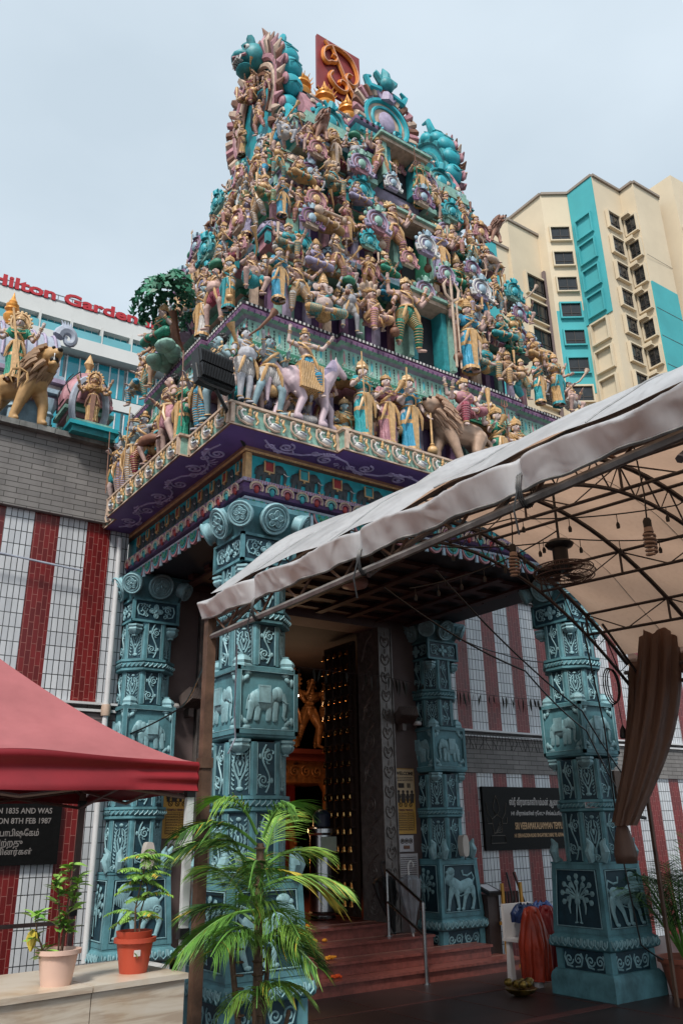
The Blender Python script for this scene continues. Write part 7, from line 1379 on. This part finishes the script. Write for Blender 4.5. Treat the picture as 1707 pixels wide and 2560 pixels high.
# black temple sign boards
gs = M('polished_black_granite', (.006, .006, .006), .45, .3, 30, spec=.12); gl = M('inlaid_gold_letter', (.52, .33, .18), .5); wl = M('inlaid_white_letter', (.45, .42, .40), .5)
t = W('temple_name_board', 'black granite temple name board with Tamil and English gold letters on the striped wall', 'sign', (9.5, 9.05, 1.33)); b = MB(); b.box(8.70, 10.42, 9.05, 9.098, 1.335, 2.19); part(b, 'slab', gs, t)
def tx(s, x, z, sz, m, w_, nm='lettering', al='LEFT'):
    me = text(s, sz, None, m, None, None, .002, al, sz * .012); xs = [v.co.x for v in me.vertices]; k = w_ / (max(xs) - min(xs)); o0 = min(xs) * k
    me.transform(Matrix.Translation(V((x - o0, 9.047, z)) - V(t.location)) @ Matrix.Diagonal((k, 1, 1, 1))); O(nm, me, t)
tx('ஸ்ரீ வீரமாகாளியம்மன் ஆலயம்', 9.22, 1.94, .125, wl, 1.12); tx('141 சிராங்கூன் ரோடு சிங்கப்பூர்', 9.24, 1.80, .075, wl, 1.08); tx('SRI VEERAMAKALIAMMAN TEMPLE', 9.30, 1.61, .13, gl, 1.03); tx('141 SERANGOON ROAD SINGAPORE 218042 TEL 62934634', 9.27, 1.50, .072, gl, 1.08)
b = MB(); b.M = frame((8.95, 9.046, 1.45)); et = M('etched_grey', (.10, .085, .07), .5)
for a in ([(.0, .62), (.05, .5), (.06, .42), (0, .34), (-.06, .42), (-.05, .5), (0, .62)], [(-.1, .3), (0, .36), (.1, .3), (.08, .12), (-.08, .12), (-.1, .3)], [(-.13, .08), (.13, .08), (.15, -.02), (-.15, -.02), (-.13, .08)], [(-.1, .3), (-.17, .38), (-.2, .52)], [(.1, .3), (.17, .38), (.2, .52)], [(-.1, .24), (-.19, .24), (-.2, .32)], [(.1, .24), (.19, .24), (.2, .32)]): b.tube([(x, 0, z) for x, z in a], .005, 4)
for k in range(5): b.tube([(-.09 + .01 * k, 0, .10 - .0 * k), (.09 - .01 * k, 0, .14 + .03 * k)], .003, 4)
part(b, 'etched_deity', et, t)
t = W('history_board', 'black granite history board with white lettering under the red gazebo', 'sign', (1.9, 9.05, 1.36)); b = MB(); b.box(.7, 2.76, 9.05, 9.098, 1.36, 1.95); part(b, 'slab', gs, t)
for s, z, h, x, ww in (('THE TEMPLE WAS FOUNDED IN 1835 AND WAS', 1.84, .075, 1.22, 1.44), ('REBUILT AND CONSECRATED ON 8TH FEB 1987', 1.745, .075, 1.22, 1.44), ('இக்கோயில் கட்டப்பட்டு கும்பாபிஷேகம்', 1.63, .08, 1.25, 1.3), ('நடைபெற்றது', 1.54, .08, 1.9, .5), ('திருப்பணி குழு உறுப்பினர்கள்', 1.46, .07, 1.3, 1.2)): tx(s, x, z, h, M('darker_letter', (.22, .20, .19), .6), ww)  # letters in a darker grey than on the name board
# chair heaped with cloth, brass bowl, rack, stand-up board
t = W('white_chair', 'white plastic chair almost hidden under heaped red and blue cloths', 'chair', (7.75, 7.4, 0)); b = MB(); pl_ = M('white_plastic', (.58, .55, .54), .4, .05, 3)
for x in (7.55, 7.95):
    for y in (7.2, 7.6): b = MB(); b.fr(x - .035, x + .035, y - .035, y + .035, 0, .42, .7); part(b, 'leg', pl_, t)
b = MB(); b.box(7.5, 8.0, 7.15, 7.65, .42, .45); part(b, 'seat', pl_, t); b = MB(); b.box(7.52, 7.98, 7.62, 7.66, .451, .8); part(b, 'backrest', pl_, t)
def cloth(name, lab, c, w, h, m, sd, tw=0.):
    b = MB(); rr = random.Random(sd)
    def fn(i, j):
        a = 2 * PI * i; r = (.30 + .7 * j ** .6) if j < .5 else .76 - .12 * (j - .5); pl = 1 + .13 * sin(7 * a + sd + j * 2) * j + .07 * sin(15 * a + j * 5) * j
        return (c[0] + w[0] * r * cos(a) * pl, c[1] + w[1] * r * sin(a) * pl, c[2] + h * (1 - j) - .0 + .03 * sin(5 * a + sd) * (1 - j))
    b.grid(fn, 70, 20); b.ell((c[0], c[1], c[2] + h * .97), (w[0] * .36, w[1] * .36, h * .08), 12, 7); return tag(b.build(name, m, None, 180), lab, 'cloth')
cloth('draped_cloth', 'orange red silk cloth hanging over the front of the chair', (7.60, 7.26, .06), (.23, .21), .70, M('orange_silk', (.40, .045, .02), .4, .3, 4, .01, fold=5), 1)
cloth('draped_cloth', 'deep crimson cloth hanging beside the orange one on the chair', (7.88, 7.30, .14), (.21, .2), .62, M('crimson_silk', (.26, .014, .016), .45, .3, 4, .01, fold=5), 4)
cloth('bundled_cloth', 'dark blue cloth bundled on top of the chair', (7.66, 7.42, .62), (.22, .2), .17, M('navy_silk', (.015, .03, .09), .45, .4, 6, .01, fold=6), 7); cloth('bundled_cloth', 'lighter blue cloth bundle beside the dark blue one', (7.96, 7.42, .62), (.2, .18), .18, M('blue_silk', (.03, .07, .22), .45, .4, 6, .01, fold=6), 9)
b = MB(); br_ = random.Random(6); b.lathe([(.05, 0), (.13, .03), (.17, .07), (.16, .075), (.1, .05)], (7.05, 6.98, 0), 20)
for k in range(9): b.ell((7.05 + br_.uniform(-.14, .14), 6.98 + br_.uniform(-.1, .1), .08 + br_.uniform(0, .06)), (.05, .045, .04), 8, 6)
tag(b.build('brass_bowl', M('dark_crumpled_brass', (.20, .13, .03), .35, .6, 14, .01, metal=.7), None), 'low dark brass bowl on the ground before the chair', 'bowl')
t = W('yellow_rack', 'yellow metal trolley rack holding a dark panel behind the cloth heap', 'rack', (8.63, 8.55, 0)); ym = M('yellow_paint', (.50, .24, .03), .5, .2, 5, grime=.3)
for x in (8.46, 8.80): b = MB(); b.box(x - .02, x + .02, 8.55, 8.58, .0, .95); part(b, 'upright', ym, t)
b = MB(); [b.box(8.5 + .055 * k, 8.53 + .055 * k, 8.56, 8.575, .5, .85) for k in range(5)]; part(b, 'dark_slats', dk, t); b = MB(); b.box(8.4, 8.86, 8.3, 8.6, .46, .50); b.box(8.3, 8.85, 8.2, 8.6, .02, .06); part(b, 'shelf', ym, t)
t = W('notice_stand', 'yellow edged easel board standing under the rack', 'notice board', (8.6, 8.25, 0)); b = MB(); b.M = frame((8.6, 8.22, .03), R(-8), R(-10)); b.box(-.17, .17, 0, .02, 0, .5); part(b, 'panel', M('grey_poster_panel', (.18, .15, .15), .5, .5, 4), t); b = MB(); b.M = frame((8.6, 8.22, .03), R(-8), R(-10)); b.box(.171, .23, -.005, .025, 0, .5); b.box(-.2, .23, -.006, .026, -.03, -.001); part(b, 'yellow_frame', ym, t)
t = W('donation_box', 'dark wooden donation box with sloping lid beside the steps', 'box', (8.36, 8.75, 0)); b = MB(); b.box(8.24, 8.44, 8.62, 8.85, 0, .82); part(b, 'body', M('dark_wood', (.045, .03, .028), .5, .3, 5), t); b = MB(); b.M = frame((8.34, 8.72, .86), 0, R(18)); b.box(-.12, .12, -.16, .14, 0, .04); b.mi = 1; b.box(-.08, .08, -.12, .1, .041, .045); part(b, 'lid', [black, paper], t)
for k, (x, y, lean, m) in enumerate(((8.9, 9.0, .1, black), (9.25, 9.0, -.12, dk), (9.1, 9.0, .06, M('red_pole', (.16, .03, .025), .5)))): b = MB(); b.tube([(x, y - .35, 0), (x + lean, y, 1.05)], .014, 6); thing1('leaning_pole', ('black', 'brown', 'dark red')[k] + ' pole leaning on the striped wall behind the cloths', 'pole', b, m)
# big floodlight on the tower corner
t = W('tower_floodlight', 'big black finned floodlight on an arm at the near tower corner', 'floodlight', (2.75, 5.82, 5.4)); fm = frame((2.70, 5.76, 5.40), R(8), R(-12)); b = MB(); b.M = fm
b.box(-.17, .17, -.03, .08, -.16, .17); [b.box(-.165 + .0165 * k, -.160 + .0165 * k, -.065, -.031, .01, .16) for k in range(21)]; [b.box(-.165 + .0165 * k, -.160 + .0165 * k, -.065, -.031, -.15, -.01) for k in range(21)]; part(b, 'lamp_body', black, t)
b = MB(); b.M = fm; b.tube([(-.19, -.01, -.005), (-.19, -.02, -.17), (-.12, -.02, -.2), (.14, -.02, -.2), (.19, -.02, -.15), (.19, -.01, -.005)], .011, 5); part(b, 'yoke', black, t)
b = MB(); b.tube([(2.72, 5.75, 5.22), (3.24, 6.18, 4.99)], .018, 6); b.tube([(3.0, 5.98, 5.1), (2.95, 5.87, 5.35)], .014, 6); part(b, 'arm', black, t)
t = W('ceiling_lamp', 'round ribbed ceiling lamp under the gateway roof', 'lamp', (5.57, 7.71, 4.38)); b = MB(); b.lathe([(.06, -.06), (.15, -.03), (.17, .0), (.17, .04)], (5.57, 7.71, 4.38), 20); part(b, 'shade', M('lamp_pinkish', (.45, .28, .24), .5), t)
b = MB(); b.tube([(3.12, 9.02, 0), (3.12, 9.02, 4.9)], .032, 10); b.mi = 1; b.lathe([(.05, 0), (.055, .06), (.05, .12)], (3.12, 9.02, 2.84), 12); thing1('downpipe', 'white rain pipe beside the left engaged pillar', 'pipe', b, [white_paint, P['cream']])
b = MB(); b.tube([(-4, 8.98, 4.72), (1.4, 8.98, 4.50), (2.7, 8.98, 4.42)], .012, 6); thing1('overhead_conduit', 'thin pale conduit crossing the upper striped wall', 'pipe', b, P['silver'])
b = MB(); b.box(7.98, 8.1, 6.18, 6.3, 1.62, 2.2); b.mi = 1; b.box(8.101, 8.18, 6.2, 6.28, 1.7, 2.1); b.tube([(8.1, 6.2, 1.75), (8.45, 6.2, 1.7)], .02, 6); thing1('switch_box', 'brown electrical box strapped to the side of the dark pillar', 'box', b, [M('box_brown', (.12, .08, .06), .6), black])
t = W('pillar_sticker', 'small white plate with red writing on the dark pillar', 'label plate', (7.6, 6.18, 1.86)); b = MB(); b.M = frame((7.63, 6.245, 1.84), R(-38)); b.box(-.085, .085, -.012, 0, -.03, .05); b.mi = 1; b.tube([(-.05 + .02 * cos(a), -.014, .01 + .02 * sin(a)) for a in [2 * PI * k / 12 for k in range(12)]], .003, 4, closed=True); [b.box(-.02, .07, -.015, -.0121, .03 - .018 * k, .036 - .018 * k) for k in range(4)]; part(b, 'plate', [paper, P['red']], t)
# mango leaf garland across the porch
t = W('leaf_garland', 'string of dried dark mango leaves hanging across the doorway and wall', 'garland', (8, 8.97, 3.4)); b = MB(); ps = wire([(4.6, 8.9, 3.62), (6.9, 8.9, 3.58), (8.3, 8.95, 3.5), (10.2, 8.95, 3.5)], .01, 22); b.tube(ps, .004, 4); part(b, 'string', dsteel, t); b = MB(); rr = random.Random(9)
for p in ps:
    if rr.random() < .85: leaf(b, p, (rr.uniform(-.3, .3), rr.uniform(-.2, .2), -1), rr.uniform(.12, .24), .035, 0, rr.uniform(-1, 1), .1)
part(b, 'leaves', M('dried_leaf', (.022, .02, .014), .7, .4, 9), t)
b = MB(); ps = wire([(8.2, 9.0, 2.9), (9.2, 9.0, 2.9), (10.3, 9.0, 2.88)], .0, 16); b.tube(ps, .004, 4); [b.tube([p, p + V((rr.uniform(-.04, .04), -.02, -.1)), p + V((rr.uniform(-.06, .06), -.02, -.2))], .005, 4) for p in ps]; thing1('light_string', 'string of dark hanging tufts along the white wall trim', 'light string', b, black)
# marigolds on the steps
mg = M('marigold_orange', (.75, .30, .02), .7, .3, 40); mr = M('marigold_red', (.70, .08, .01), .7, .3, 40)
for k, (x, y, z, s, m, l) in enumerate(((5.85, 9.22, .58, .03, mg, 'single orange marigold on the topmost step'), (5.80, 8.98, .445, .032, mg, 'orange marigold on the second step from the top, nearest the pillar'), (5.92, 8.95, .445, .03, mg, 'orange marigold beside another on the second step from the top'), (5.74, 8.63, .305, .032, mg, 'orange marigold pair on the third step from the top'), (5.64, 8.37, .16, .03, mr, 'red orange petals on the bottom step'))):
    b = MB(); rr = random.Random(k)
    for q in range(26): a = rr.uniform(0, 6.28); e = rr.uniform(0, 1.4); d = V((cos(a) * cos(e), sin(a) * cos(e), sin(e))); b.ell((x + d.x * s * .8, y + d.y * s * .8, z + d.z * s * .6 - .01), s * .38, 6, 4)
    if 'pair' in l or 'petals' in l: [b.ell((x + s * 2 + rr.uniform(-s, s), y + rr.uniform(-s, s), z + rr.uniform(-.01, .01)), s * .45, 6, 4) for q in range(14)]
    tag(b.build('marigold', m, None, 180), l, 'flower')
